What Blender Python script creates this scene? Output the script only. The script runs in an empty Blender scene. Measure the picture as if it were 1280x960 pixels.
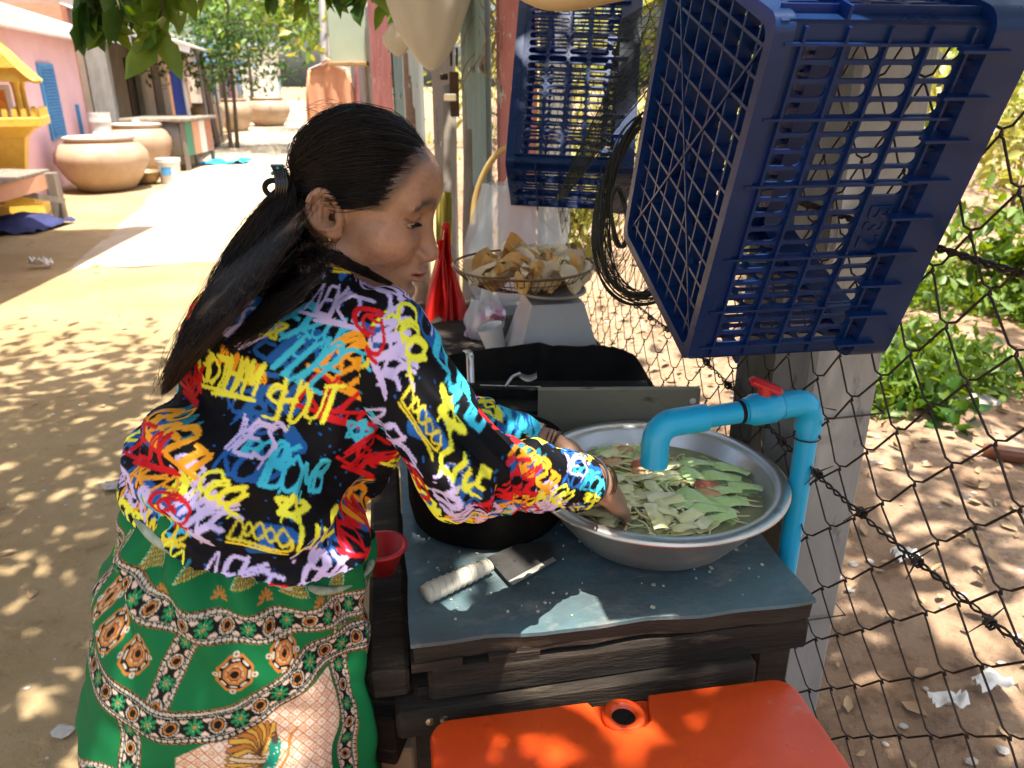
import bpy, math, random
import numpy as np
from mathutils import Vector, Matrix, noise as mnoise

# ------------------------------------------------------------------ camera, sky, sun, exposure
scene = bpy.context.scene
R = math.radians
CAM_H, PITCH, FPX = 1.45, R(21.5), 962.0          # eye height, downward tilt, focal length for a 1280 px wide frame
camd = bpy.data.cameras.new('camera')
cam = bpy.data.objects.new('camera', camd)
scene.collection.objects.link(cam)
cam.location = (0, 0, CAM_H)
cam.rotation_euler = (R(90) - PITCH, 0, 0)
camd.sensor_width = 36.0
camd.lens = 36.0 * FPX / 1280.0
camd.clip_start, camd.clip_end = 0.05, 500
camd.dof.use_dof = True
camd.dof.focus_distance = 1.0
camd.dof.aperture_fstop = 8.0
scene.camera = cam

SUN_DIR = Vector((0.13, -0.16, 0.97)).normalized()   # from the scene towards the sun
world = bpy.data.worlds.new('World'); scene.world = world
world.use_nodes = True
wn = world.node_tree; wn.nodes.clear()
w_out = wn.nodes.new('ShaderNodeOutputWorld'); w_bg = wn.nodes.new('ShaderNodeBackground')
w_sky = wn.nodes.new('ShaderNodeTexSky'); w_sky.sky_type = 'NISHITA'; w_sky.sun_disc = False
w_sky.sun_elevation = math.asin(SUN_DIR.z); w_sky.sun_rotation = math.atan2(SUN_DIR.x, SUN_DIR.y)
w_sky.air_density = 1.0; w_sky.dust_density = 5.0; w_sky.ozone_density = 1.0
wn.links.new(w_sky.outputs[0], w_bg.inputs[0]); wn.links.new(w_bg.outputs[0], w_out.inputs[0])
w_bg.inputs[1].default_value = 0.135
sund = bpy.data.lights.new('sun', 'SUN'); sund.energy = 4.8; sund.angle = R(0.53); sund.color = (1.0, 0.945, 0.85)
sun = bpy.data.objects.new('sun', sund); scene.collection.objects.link(sun)
sun.location = (0, 0, 12); sun.rotation_euler = SUN_DIR.to_track_quat('Z', 'Y').to_euler()
vs = scene.view_settings
vs.view_transform = 'Standard'; vs.look = 'None'; vs.gamma = 1.0; vs.use_curve_mapping = False
vs.exposure = 1.5
cy = scene.cycles
cy.max_bounces = 8; cy.diffuse_bounces = 4; cy.glossy_bounces = 4; cy.transmission_bounces = 6; cy.transparent_max_bounces = 12
cy.caustics_reflective = False; cy.caustics_refractive = False
cy.sample_clamp_indirect = 8.0
try:
    cy.use_denoising = True; cy.denoiser = 'OPENIMAGEDENOISE'
except Exception: pass

# ------------------------------------------------------------------ helpers
rng = np.random.default_rng(11)
rnd = random.Random(5)
LINK = scene.collection.objects.link
_fw = np.array([0, math.cos(PITCH), -math.sin(PITCH)]); _up = np.array([0, math.sin(PITCH), math.cos(PITCH)]); _rt = np.array([1.0, 0, 0])
_c = np.array([0, 0, CAM_H])
def P(x, y, d):                                     # the place seen at (x, y) of the photograph, d metres deep
    return _c + d * (_fw + (x - 640) / FPX * _rt + (480 - y) / FPX * _up)
def G(x, y, z=0.0):                                 # the same on a level plane
    r = _fw + (x - 640) / FPX * _rt + (480 - y) / FPX * _up
    return _c + r * (z - CAM_H) / r[2]
TA = R(9.3)                                         # the stall and the fence are turned this far from the view axis
U = np.array([math.cos(TA), math.sin(TA), 0]); V = np.array([-math.sin(TA), math.cos(TA), 0]); Z = np.array([0, 0, 1.0])
def W(u, v, z): return U * u + V * v + Z * z        # stall frame -> world
SA = math.atan2(-0.261, 1.0)                        # the lane runs this way
SY = np.array([math.sin(SA), math.cos(SA), 0]); SX = np.array([math.cos(SA), -math.sin(SA), 0])

def pmat(o):
    m = Matrix.Identity(4)
    while o is not None:
        m = o.matrix_basis @ m; o = o.parent
    return m
def tag(o, label=None, cat=None, group=None, kind=None):
    if label: o['label'] = label
    if cat: o['category'] = cat
    if group: o['group'] = group
    if kind: o['kind'] = kind
    return o
def thing(name, label, cat, loc=(0, 0, 0), rotz=0.0, group=None):
    o = bpy.data.objects.new(name, None); LINK(o)
    o.empty_display_size = 0.05
    o.location = tuple(float(a) for a in loc); o.rotation_euler = (0, 0, rotz)
    return tag(o, label, cat, group)
def mk(name, v, f, mat, parent=None, smooth=False, world=True, attr=None):
    v = np.asarray(v, dtype=np.float64).reshape(-1, 3)
    if parent is not None and world:
        mi = np.array(pmat(parent).inverted())
        v = v @ mi[:3, :3].T + mi[:3, 3]
    me = bpy.data.meshes.new(name)
    if isinstance(f, np.ndarray):
        n = f.shape[1]
        me.vertices.add(len(v)); me.vertices.foreach_set('co', v.astype(np.float32).ravel())
        me.loops.add(f.size); me.loops.foreach_set('vertex_index', f.astype(np.int32).ravel())
        me.polygons.add(len(f)); me.polygons.foreach_set('loop_start', np.arange(0, f.size, n, dtype=np.int32))
        me.polygons.foreach_set('loop_total', np.full(len(f), n, dtype=np.int32))
        me.update(calc_edges=True)
    else:
        me.from_pydata([tuple(a) for a in v], [], [tuple(int(i) for i in q) for q in f]); me.update()
    me.validate()
    if smooth is True: me.polygons.foreach_set('use_smooth', np.ones(len(me.polygons), dtype=bool))
    if smooth == 'auto':
        me.polygons.foreach_set('use_smooth', np.ones(len(me.polygons), dtype=bool))
        try: me.set_sharp_from_angle(angle=R(38))
        except Exception: pass
    if attr is not None:
        ca = me.color_attributes.new('Col', 'FLOAT_COLOR', 'POINT')
        a = np.ones((len(v), 4), dtype=np.float32); a[:, :3] = attr
        ca.data.foreach_set('color', a.ravel())
    if mat is not None: me.materials.append(mat)
    o = bpy.data.objects.new(name, me); LINK(o)
    if parent is not None: o.parent = parent
    return o
def share(src, loc=None, rot=None, scale=None, parent=None, name=None):
    o = bpy.data.objects.new(name or src.name.split('.')[0], src.data); LINK(o)
    if loc is not None: o.location = loc
    if rot is not None: o.rotation_euler = rot
    if scale is not None: o.scale = scale
    if parent is not None: o.parent = parent
    return o
def copy_tree(o, parent=None):
    c = o.copy(); LINK(c); c.parent = parent
    for ch in list(o.children): copy_tree(ch, c)
    return c
def rotm(ax, a):
    return np.array(Matrix.Rotation(a, 3, ax))
def frame(d, ref=(0, 0, 1)):
    d = np.asarray(d, float); d = d / np.linalg.norm(d)
    r = np.asarray(ref, float)
    if abs(d @ r) > 0.97: r = np.array([1.0, 0, 0])
    a = np.cross(r, d); a /= np.linalg.norm(a)
    return a, np.cross(d, a), d
class MB:
    def __init__(s): s.v = []; s.f = []; s.n = 0
    def add(s, v, f):
        v = np.asarray(v, float).reshape(-1, 3)
        s.v.append(v); s.f += [tuple(int(i) + s.n for i in q) for q in f]; s.n += len(v); return s
    def box(s, c, size, m=None, bev=0.0):
        hx, hy, hz = [a / 2 for a in size]
        if bev <= 0:
            v = np.array([(x, y, z) for z in (-hz, hz) for y in (-hy, hy) for x in (-hx, hx)])
            f = [(0, 2, 3, 1), (4, 5, 7, 6), (0, 1, 5, 4), (2, 6, 7, 3), (0, 4, 6, 2), (1, 3, 7, 5)]
        else:
            b = min(bev, hx * .9, hy * .9, hz * .9); v = []; idx = {}
            for sx in (-1, 1):
                for sy in (-1, 1):
                    for sz in (-1, 1):
                        for k in range(3):
                            p = [sx * (hx - b), sy * (hy - b), sz * (hz - b)]; p[k] = (sx, sy, sz)[k] * (hx, hy, hz)[k]
                            idx[(sx, sy, sz, k)] = len(v); v.append(p)
            v = np.array(v); f = []
            for k in range(3):
                i, j = [a for a in range(3) if a != k]
                for s0 in (-1, 1):
                    def key(a, c2):
                        q = [0, 0, 0]; q[k] = s0; q[i] = a; q[j] = c2; return idx[(q[0], q[1], q[2], k)]
                    f.append((key(-1, -1), key(1, -1), key(1, 1), key(-1, 1)))
            for k in range(3):
                i, j = [a for a in range(3) if a != k]
                for a in (-1, 1):
                    for c2 in (-1, 1):
                        def key(s0, kk):
                            q = [0, 0, 0]; q[k] = s0; q[i] = a; q[j] = c2; return idx[(q[0], q[1], q[2], kk)]
                        f.append((key(-1, i), key(1, i), key(1, j), key(-1, j)))
            for sx in (-1, 1):
                for sy in (-1, 1):
                    for sz in (-1, 1): f.append(tuple(idx[(sx, sy, sz, k)] for k in range(3)))
        if m is not None: v = v @ np.asarray(m).T
        return s.add(v + np.asarray(c, float), f)
    def beam(s, a, b, w, h, ref=(0, 0, 1), bev=0.0):   # box from a to b, w across, h along ref
        a = np.asarray(a, float); b = np.asarray(b, float)
        x, y, d = frame(b - a, ref)
        return s.box((a + b) / 2, (w, h, np.linalg.norm(b - a)), np.stack([x, y, d], 1), bev)
    def tube(s, pts, r, n=8, caps=True, closed=False, ell=None):
        pts = np.asarray(pts, float); m = len(pts)
        r = np.broadcast_to(np.asarray(r, float), (m,))
        if closed: tan = np.roll(pts, -1, 0) - np.roll(pts, 1, 0)
        else:
            tan = np.empty_like(pts); tan[1:-1] = pts[2:] - pts[:-2]; tan[0] = pts[1] - pts[0]; tan[-1] = pts[-1] - pts[-2]
        tan /= np.linalg.norm(tan, axis=1)[:, None] + 1e-12
        a, b, _ = frame(tan[0]); ang = np.arange(n) / n * 2 * np.pi; vv = []
        for i in range(m):
            t = tan[i]; a = a - t * (a @ t); a /= np.linalg.norm(a) + 1e-12; b = np.cross(t, a)
            e = 1.0 if ell is None else ell
            vv.append(pts[i] + r[i] * (np.cos(ang)[:, None] * a + e * np.sin(ang)[:, None] * b))
        f = []
        for i in range(m if closed else m - 1):
            i2 = (i + 1) % m
            for k in range(n):
                k2 = (k + 1) % n
                f.append((i * n + k, i * n + k2, i2 * n + k2, i2 * n + k))
        if caps and not closed:
            f.append(tuple(reversed(range(n)))); f.append(tuple(range((m - 1) * n, m * n)))
        return s.add(np.concatenate(vv), f)
    def lathe(s, prof, n=24, c=(0, 0, 0), m=None, closed=False, sq=1.0):
        prof = np.asarray(prof, float); k = len(prof); ang = np.arange(n) / n * 2 * np.pi
        v = np.stack([np.outer(prof[:, 0], np.cos(ang)), sq * np.outer(prof[:, 0], np.sin(ang)), np.repeat(prof[:, 1:2], n, 1)], -1).reshape(-1, 3)
        f = []
        for i in range(k if closed else k - 1):
            i2 = (i + 1) % k
            for j in range(n):
                j2 = (j + 1) % n
                f.append((i * n + j, i * n + j2, i2 * n + j2, i2 * n + j))
        if not closed:
            if prof[0, 0] > 1e-6: f.append(tuple(reversed(range(n))))
            if prof[-1, 0] > 1e-6 and not (prof[0, 0] < 1e-6 and abs(prof[0, 1] - prof[-1, 1]) < .0052 * max(1, prof[-1, 0] * 10)): f.append(tuple(range((k - 1) * n, k * n)))
        if m is not None: v = v @ np.asarray(m).T
        return s.add(v + np.asarray(c, float), f)
    def prism(s, poly, h, m=None, c=(0, 0, 0)):        # polygon in xy, extruded 0..h in z
        p = np.asarray(poly, float); n = len(p)
        v = np.concatenate([np.c_[p, np.zeros(n)], np.c_[p, np.full(n, h)]])
        f = [tuple(reversed(range(n))), tuple(range(n, 2 * n))] + [(i, (i + 1) % n, n + (i + 1) % n, n + i) for i in range(n)]
        if m is not None: v = v @ np.asarray(m).T
        return s.add(v + np.asarray(c, float), f)
    def grid(s, fn, nu, nv, closed_u=False):
        us = np.linspace(0, 1, nu, endpoint=not closed_u); vsn = np.linspace(0, 1, nv)
        v = np.array([fn(a, b) for b in vsn for a in us]); f = []
        for j in range(nv - 1):
            for i in range(nu if closed_u else nu - 1):
                i2 = (i + 1) % nu
                f.append((j * nu + i, j * nu + i2, (j + 1) * nu + i2, (j + 1) * nu + i))
        return s.add(v, f)
    def jitter(s, a, fr=9.0):
        for k, v in enumerate(s.v):
            s.v[k] = v + a * np.array([mnoise.noise_vector(Vector(p) * fr) for p in v])
        return s
    def build(s, name, mat, parent=None, smooth=False, world=True):
        return mk(name, np.concatenate(s.v), s.f, mat, parent, smooth, world)
def smoothpath(pts, n=8):                            # Catmull-Rom through the points
    p = np.asarray(pts, float); q = np.concatenate([[2 * p[0] - p[1]], p, [2 * p[-1] - p[-2]]]); out = []
    for i in range(1, len(q) - 2):
        for t in np.arange(n) / n:
            a, b, c, d = q[i - 1], q[i], q[i + 1], q[i + 2]
            out.append(.5 * ((2 * b) + (c - a) * t + (2 * a - 5 * b + 4 * c - d) * t * t + (3 * b - a - 3 * c + d) * t ** 3))
    out.append(p[-1]); return np.array(out)

# ------------------------------------------------------------------ materials
def lin(h):                                          # '#rrggbb' -> linear
    c = [int(h[i:i + 2], 16) / 255 for i in (1, 3, 5)]
    return tuple(a / 12.92 if a <= .04045 else ((a + .055) / 1.055) ** 2.4 for a in c)
def mat(name, c1, c2=None, c3=None, scale=8.0, detail=6.0, rough=.6, metal=0.0, bump=0.0, bscale=None, bdist=.004, spec=.5,
        stretch=(1, 1, 1), lo=.35, hi=.65, c3lo=.62, c3hi=.70, scale3=None, trans=0.0, attr=False, sss=0.0, rvar=0.0, coat=0.0, ior=1.45, alpha=1.0, sheen=0.0, wave=None, world=False):
    m = bpy.data.materials.new(name); m.use_nodes = True
    nt = m.node_tree; N = nt.nodes; L = nt.links; b = N['Principled BSDF']
    tc = N.new('ShaderNodeTexCoord'); mp = N.new('ShaderNodeMapping'); mp.inputs['Scale'].default_value = stretch
    if world:
        ge = N.new('ShaderNodeNewGeometry'); L.new(ge.outputs['Position'], mp.inputs[0])
    else: L.new(tc.outputs['Object'], mp.inputs[0])
    def ns(sc, dt=detail, ro=.6):
        n = N.new('ShaderNodeTexNoise'); n.inputs['Scale'].default_value = sc; n.inputs['Detail'].default_value = dt; n.inputs['Roughness'].default_value = ro
        L.new(mp.outputs[0], n.inputs['Vector']); return n.outputs['Fac']
    def ramp(src, a, bb):
        r = N.new('ShaderNodeMapRange'); r.inputs[1].default_value = a; r.inputs[2].default_value = bb; L.new(src, r.inputs[0]); return r.outputs[0]
    def mix(fac, a, bb):
        x = N.new('ShaderNodeMix'); x.data_type = 'RGBA'; L.new(fac, x.inputs[0])
        for s_, i in ((a, 6), (bb, 7)):
            if isinstance(s_, tuple): x.inputs[i].default_value = (*s_, 1)
            else: L.new(s_, x.inputs[i])
        return x.outputs[2]
    col = c1
    if attr:
        at = N.new('ShaderNodeVertexColor'); at.layer_name = 'Col'; col = at.outputs[0]
    if c2 is not None: col = mix(ramp(ns(scale), lo, hi), col if attr else c1, c2)
    if wave is not None:
        wv = N.new('ShaderNodeTexWave'); wv.inputs['Scale'].default_value = wave[0]; wv.inputs['Distortion'].default_value = wave[1]; wv.inputs['Detail'].default_value = 3
        wv.bands_direction = wave[2]; L.new(mp.outputs[0], wv.inputs[0]); col = mix(ramp(wv.outputs['Fac'], .2, .9), col, wave[3])
    if c3 is not None: col = mix(ramp(ns(scale3 or scale * 2.3, 8, .7), c3lo, c3hi), col, c3)
    if isinstance(col, tuple): b.inputs['Base Color'].default_value = (*col, 1)
    else: L.new(col, b.inputs['Base Color'])
    b.inputs['Roughness'].default_value = rough; b.inputs['Metallic'].default_value = metal
    b.inputs['Specular IOR Level'].default_value = spec; b.inputs['IOR'].default_value = ior
    if rvar > 0:
        r = N.new('ShaderNodeMapRange'); r.inputs[1].default_value = .3; r.inputs[2].default_value = .7
        r.inputs[3].default_value = max(.02, rough - rvar); r.inputs[4].default_value = min(1, rough + rvar); L.new(ns(scale * 1.7), r.inputs[0]); L.new(r.outputs[0], b.inputs['Roughness'])
    if trans: b.inputs['Transmission Weight'].default_value = trans
    if coat: b.inputs['Coat Weight'].default_value = coat; b.inputs['Coat Roughness'].default_value = .15
    if sheen: b.inputs['Sheen Weight'].default_value = sheen
    if alpha < 1: b.inputs['Alpha'].default_value = alpha
    if sss:
        b.inputs['Subsurface Weight'].default_value = sss; b.inputs['Subsurface Radius'].default_value = (1, .35, .2); b.inputs['Subsurface Scale'].default_value = .006
    if bump > 0:
        bp = N.new('ShaderNodeBump'); bp.inputs['Strength'].default_value = bump; bp.inputs['Distance'].default_value = bdist
        L.new(ns(bscale or scale * 3, 8, .65), bp.inputs['Height']); L.new(bp.outputs[0], b.inputs['Normal'])
    return m
def leaf_mat(name, c1, c2, tr=.5, rough=.45):
    m = mat(name, c1, c2, scale=7, rough=rough, world=True)
    nt = m.node_tree; N = nt.nodes; L = nt.links; b = N['Principled BSDF']
    t = N.new('ShaderNodeBsdfTranslucent'); mx = N.new('ShaderNodeMixShader'); mx.inputs[0].default_value = tr * .6
    src = b.inputs['Base Color'].links[0].from_socket
    hs = N.new('ShaderNodeHueSaturation'); hs.inputs['Hue'].default_value = .47; hs.inputs['Saturation'].default_value = 1.15; hs.inputs['Value'].default_value = 2.0
    L.new(src, hs.inputs['Color']); L.new(hs.outputs[0], t.inputs[0])
    L.new(b.outputs[0], mx.inputs[1]); L.new(t.outputs[0], mx.inputs[2]); L.new(mx.outputs[0], N['Material Output'].inputs[0])
    return m
M = {}
M['ground'] = mat('dirt_ground', (.29, .20, .10), (.375, .275, .15), (.19, .13, .068), scale=1.3, scale3=9, rough=.95, bump=.9, bscale=16, bdist=.02, spec=.1, world=True, c3lo=.55, c3hi=.75)
M['lane'] = mat('concrete_lane', (.37, .285, .195), (.45, .37, .275), (.28, .20, .125), scale=1.7, scale3=6, rough=.9, bump=.5, bscale=22, bdist=.006, spec=.2, world=True)
M['slope'] = mat('fence_dirt', (.26, .165, .10), (.36, .25, .165), (.13, .08, .05), scale=3, scale3=16, rough=.95, bump=1.0, bscale=34, bdist=.012, spec=.1, world=True, c3lo=.5, c3hi=.72)
M['wood_dark'] = mat('charred_wood', (.016, .013, .010), (.050, .036, .025), (.15, .11, .070), scale=16, stretch=(.14, 1, 1), scale3=34, rough=.8, bump=1.0, bscale=70, bdist=.010, c3lo=.58, c3hi=.74, spec=.25)
M['wood_grey'] = mat('weathered_wood', (.16, .13, .10), (.25, .21, .17), (.08, .065, .05), scale=16, stretch=(1, 1, .12), scale3=30, rough=.85, bump=.8, bscale=50, bdist=.003)
M['wood_brown'] = mat('brown_wood', (.16, .085, .045), (.24, .14, .08), (.09, .05, .03), scale=18, stretch=(.2, 1, 1), scale3=40, rough=.7, bump=.5, bscale=60, bdist=.002)
M['steel'] = mat('steel', (.55, .55, .54), (.42, .42, .41), scale=12, rough=.32, metal=1, bump=.1)
M['wire'] = mat('dark_wire', (.020, .016, .014), (.05, .033, .025), scale=60, rough=.6, metal=.4)
M['black'] = mat('soot_and_hole_black', (.006, .006, .006), (.014, .013, .012), scale=18, rough=.8, bump=.5, spec=.2)
M['concrete'] = mat('post_concrete', (.31, .305, .28), (.22, .215, .20), (.09, .09, .08), scale=9, stretch=(1, 1, .35), scale3=22, rough=.9, bump=.6, bscale=70, bdist=.003, c3lo=.60, c3hi=.72)
# ------------------------------------------------------------------ ground, lane, bank behind the fence
def hgt(x, y):
    return .018 * mnoise.noise(Vector((x * 1.1, y * 1.1, 3))) + .010 * mnoise.noise(Vector((x * 4, y * 4, 9)))
def ground_sheet():
    near = np.r_[-160, -90, -50, -28, -16, np.arange(-10, 10.01, .11), 16, 28, 50, 90, 160]
    ys = np.r_[-160, -60, -20, -6, np.arange(-2, 14.01, .11), 18, 24, 34, 60, 110, 200]
    X, Y = np.meshgrid(near, ys); zz = np.array([hgt(a, b) for a, b in zip(X.ravel(), Y.ravel())])
    n = len(near); m = len(ys); i = np.arange(n - 1); j = np.arange(m - 1)
    I, J = np.meshgrid(i, j); a = (J * n + I).ravel()
    tag(mk('ground', np.c_[X.ravel(), Y.ravel(), zz], np.c_[a, a + 1, a + n + 1, a + n], M['ground'], smooth=True), kind='structure')
ground_sheet()
def lane_sheet():
    rows = np.linspace(0, 1, 90); v = []; f = []
    for k, t in enumerate(rows):
        s = 6.0 + t * 57
        l = -4.05 - .261 * (s - 7.5) + .10 * mnoise.noise(Vector((s * .9, 1, 0)))
        r = -.15 - .262 * (s - 3)
        for c in range(13):
            w = c / 12; v.append((l + (r - l) * w, s + (max(0., (.2 + .8 * w + .8 * mnoise.noise(Vector((w * 5, 7, 0)))) * (1 - k / 7.)) if k < 7 else 0), .030 + .004 * mnoise.noise(Vector((l + w * 6, s, 2))) - (.03 if k == 0 or c in (0, 12) else 0)))
    for k in range(89):
        for c in range(12): a = k * 13 + c; f.append((a, a + 1, a + 14, a + 13))
    tag(mk('lane', v, f, M['lane'], smooth=True), kind='structure')
lane_sheet()
def bank(u, v):
    d = max(0., u - .66)
    return .015 + .20 * min(1, d / .5) + .05 * mnoise.noise(Vector((u * 1.6, v * 1.6, 5))) * min(1, d) + .012 * mnoise.noise(Vector((u * 9, v * 9, 1))) + .02 * min(d, 6) - .10 * max(0, 1 - d / .25)
def bank_sheet():
    us = np.r_[.60, np.arange(.64, 3.2, .03), np.arange(3.3, 9, .25), 12, 16, 24, 40]; vs_ = np.r_[-3, -1, np.arange(-.2, 5.5, .04), np.arange(5.6, 14, .3), 18, 26, 40]
    n = len(us); m = len(vs_); pts = np.array([W(a, b, bank(a, b)) for b in vs_ for a in us])
    I, J = np.meshgrid(np.arange(n - 1), np.arange(m - 1)); a = (J * n + I).ravel()
    tag(mk('bank', pts, np.c_[a, a + 1, a + n + 1, a + n], M['slope'], smooth=True), kind='structure')
bank_sheet()

# ------------------------------------------------------------------ houses and yard things along the left of the lane
F0 = np.array([-6.5, 11.3, 0.0])
def Q(s, off, z): return F0 + SY * s + SX * off + Z * z
SROT = -math.atan2(SX[1], SX[0]) * 0 + math.atan2(SX[1], SX[0])
def qbox(mb, s0, s1, o0, o1, z0, z1, bev=0.0):
    mb.box(Q((s0 + s1) / 2, (o0 + o1) / 2, (z0 + z1) / 2), (abs(o1 - o0), abs(s1 - s0), abs(z1 - z0)), np.stack([SX, SY, Z], 1), bev); return mb
M['pink'] = mat('pink_plaster', (.78, .50, .53), (.70, .43, .47), (.60, .40, .40), scale=2.2, scale3=8, rough=.85, bump=.2, bscale=30)
M['white_sheet'] = mat('white_roof_sheet', (.66, .67, .66), (.74, .74, .72), scale=2, rough=.5)
M['shutter'] = mat('blue_shutter', (.06, .27, .56), (.09, .33, .62), scale=5, rough=.5)
M['gold'] = mat('gold_paint', (.70, .43, .05), (.76, .50, .09), (.42, .24, .035), scale=14, rough=.45, bump=.7, bscale=40, bdist=.01)
M['clay'] = mat('glazed_clay', (.33, .215, .135), (.42, .31, .21), (.38, .345, .30), scale=3, scale3=4, rough=.55, bump=.2, rvar=.15)
M['plaster'] = mat('grey_plaster', (.33, .27, .22), (.25, .205, .17), (.42, .36, .30), scale=2.5, scale3=6, rough=.9, bump=.3)
M['brick'] = mat('red_brick', (.42, .15, .08), (.50, .21, .12), (.42, .34, .27), scale=6, stretch=(1, 1, 4), scale3=8, rough=.9, bump=.4)
M['tin_grey'] = mat('grey_tin', (.24, .23, .22), (.32, .30, .28), (.16, .11, .08), scale=3, stretch=(1, 1, .4), rough=.55, metal=.3, bump=.2)
M['blue_cloth'] = mat('blue_cloth', (.012, .03, .22), (.02, .05, .30), scale=6, rough=.85)
M['white_plastic'] = mat('white_plastic', (.72, .70, .66), (.62, .60, .56), scale=6, rough=.45)
M['dark_in'] = mat('doorway_shade', (.05, .035, .028), (.08, .055, .04), scale=3, rough=.9)  # dark brown paints the shade inside doorways onto flat panels
M['cream'] = mat('cream_wall', (.74, .68, .58), (.66, .60, .50), scale=2, rough=.9)
M['bluewash'] = mat('pale_blue_sheet', (.42, .56, .66), (.50, .62, .70), scale=2, rough=.6)
M['orange_wall'] = mat('orange_brick_wall', (.62, .33, .20), (.54, .27, .16), scale=3, rough=.9)

h = thing('pink_house', 'pink plastered house with blue louvred shutter and white tin roof', 'house', Q(-1, -2, 0))
qbox(MB(), -8, 2.38, -5, 0, 0, 2.2).build('wall', M['pink'], h)
mb = MB()
for k in range(40):
    s0 = -8.2 + k * .27
    mb.tube([Q(s0 + .13, .32, 2.17), Q(s0 + .13, -5.2, 3.9)], .14, 6, ell=.22)
mb.build('roof', M['white_sheet'], h, smooth=True)
qbox(MB(), -8.2, 2.6, .18, .33, 2.03, 2.20).build('fascia', M['white_sheet'], h)
win = qbox(MB(), .12, .84, -.02, .035, .66, 1.68).build('window', M['shutter'], h)
for k in range(22):
    c = Q(.48, .05, .72 + k * .043)
    MB().box(c, (.035, .60, .008), np.stack([SX, SY, Z], 1) @ rotm('Y', .6)).build('slat', M['shutter'], win)
qbox(MB(), 1.75, 1.80, 0, .05, .45, 1.1).build('drain_pipe', M['shutter'], h)

Mx = np.stack([SX, SY, Z], 1)
t = thing('spirit_house', 'golden spirit house shrine on a pedestal before the pink wall', 'shrine', (-5.70, 9.1, 0), math.atan2(.40, .917))
Mh = np.stack([np.array([.917, .40, 0]), np.array([-.40, .917, 0]), Z], 1)
def L9(x, y, z): return np.array([-5.70, 9.1, 0]) + Mh @ np.array([x, y, z])
sq = lambda r, n=4: [(r * math.cos(math.pi / 4 + k * math.pi / 2) * 1.414, r * math.sin(math.pi / 4 + k * math.pi / 2) * 1.414) for k in range(n)]
mb = MB()
for r0, r1, z0, z1 in ((.26, .24, 0, .14), (.15, .13, .14, .55), (.13, .20, .55, .86), (.20, .34, .86, .98)):
    v = np.array([(a, b, z0) for a, b in sq(r0)] + [(a, b, z1) for a, b in sq(r1)]) @ Mh.T + L9(0, 0, 0)
    mb.add(v, [(3, 2, 1, 0), (4, 5, 6, 7)] + [(k, (k + 1) % 4, 4 + (k + 1) % 4, 4 + k) for k in range(4)])
mb.build('pedestal', M['gold'], t)
mb = MB().box(L9(0, 0, 1.03), (.84, .84, .10), Mh, .01)
for sx in (-1, 1):
    for k in range(9): mb.box(L9(sx * .40, -.36 + k * .09, 1.12), (.03, .05, .10), Mh); mb.box(L9(-.36 + k * .09, sx * .40, 1.12), (.05, .03, .10), Mh)
mb.build('platform', M['gold'], t)
for sx in (-1, 1):
    for sy in (-1, 1): MB().lathe([(.05, 1.08), (.035, 1.13), (.035, 1.38), (.055, 1.46)], 10, L9(sx * .22, sy * .22, 0)).build('column', M['gold'], t)
MB().box(L9(-.20, 0, 1.25), (.03, .4, .36), Mh).build('back_panel', M['gold'], t)
fr = MB().box(L9(.02, -.28, 1.26), (.30, .02, .30), Mh).build('picture_frame', M['white_plastic'], t)
MB().box(L9(.02, -.295, 1.25), (.20, .012, .22), Mh).build('picture', mat('orange_picture', (.75, .28, .03), (.5, .12, .03), scale=18), fr)
mb = MB()
for k, (hw, z0, z1) in enumerate(((.42, 1.44, 1.90), (.30, 1.58, 2.0))):
    L = .44 if k == 0 else .50
    v = [(-hw, -L, z0), (hw, -L, z0), (0, -L, z1), (-hw, L, z0), (hw, L, z0), (0, L, z1)]
    mb.add(np.array(v) @ Mh.T + L9(0, 0, 0), [(0, 1, 2), (5, 4, 3), (0, 3, 4, 1), (1, 4, 5, 2), (2, 5, 3, 0)])
rf = mb.build('roof', M['gold'], t)
mb = MB()
for sx in (-1, 1):
    for k in range(9):
        for j in range(10):
            w = (k + .5) / 9; mb.box(L9(sx * (.42 * (1 - w)), -.42 + j * .093, 1.45 + .48 * w), (.07, .075, .022), Mh @ rotm('Y', sx * .80))
tag(mb.build('roof_tiles', M['gold'], rf), kind='stuff')
for sx in (-1, 1):
    MB().tube(smoothpath([L9(sx * .50, -.46, 1.46), L9(sx * .40, -.46, 1.47), L9(sx * .20, -.47, 1.70), L9(0, -.47, 1.96), L9(0, -.47, 2.10)], 5), np.linspace(.035, .012, 21), 6).build('gable_edge', M['gold'], rf)

t = thing('plank_bench', 'low wooden plank bench in front of the golden shrine', 'bench', (-5.5, 8.1, 0))
for k in range(4):
    MB().beam((-6.15 + k * .36, 7.3, .53), (-6.35 + k * .36, 8.75, .53), .34, .035, bev=.006).jitter(.008, 5).build('plank', M['wood_grey'], t)
for p in ((-5.0, 7.36), (-5.02, 8.66), (-6.2, 7.36), (-6.3, 8.66)): MB().beam((p[0], p[1], 0), (p[0] - .02, p[1], .52), .10, .12, bev=.008).build('leg', M['wood_grey'], t)
MB().beam((-4.99, 7.3, .43), (-5.10, 8.72, .43), .04, .16).jitter(.012, 8).build('apron', M['orange_wall'], t)
MB().beam((-4.93, 8.62, .22), (-5.4, 7.9, .48), .05, .06).build('brace', M['wood_grey'], t)
t = thing('dark_cloth_heap', 'dark blue cloth heap lying under the plank bench', 'cloth', (-5.2, 8.2, 0))
MB().grid(lambda a, b: np.array([-5.55 + a * .75, 7.75 + b * .8, .03 + .13 * max(0, math.sin(a * 3.1) * math.sin(b * 3.1)) + .05 * mnoise.noise(Vector((a * 6, b * 6, 0)))]), 16, 16).build('heap', mat('dark_blue_rag', (.015, .018, .05), (.03, .035, .12), scale=5, rough=.9), t, smooth=True)

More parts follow.
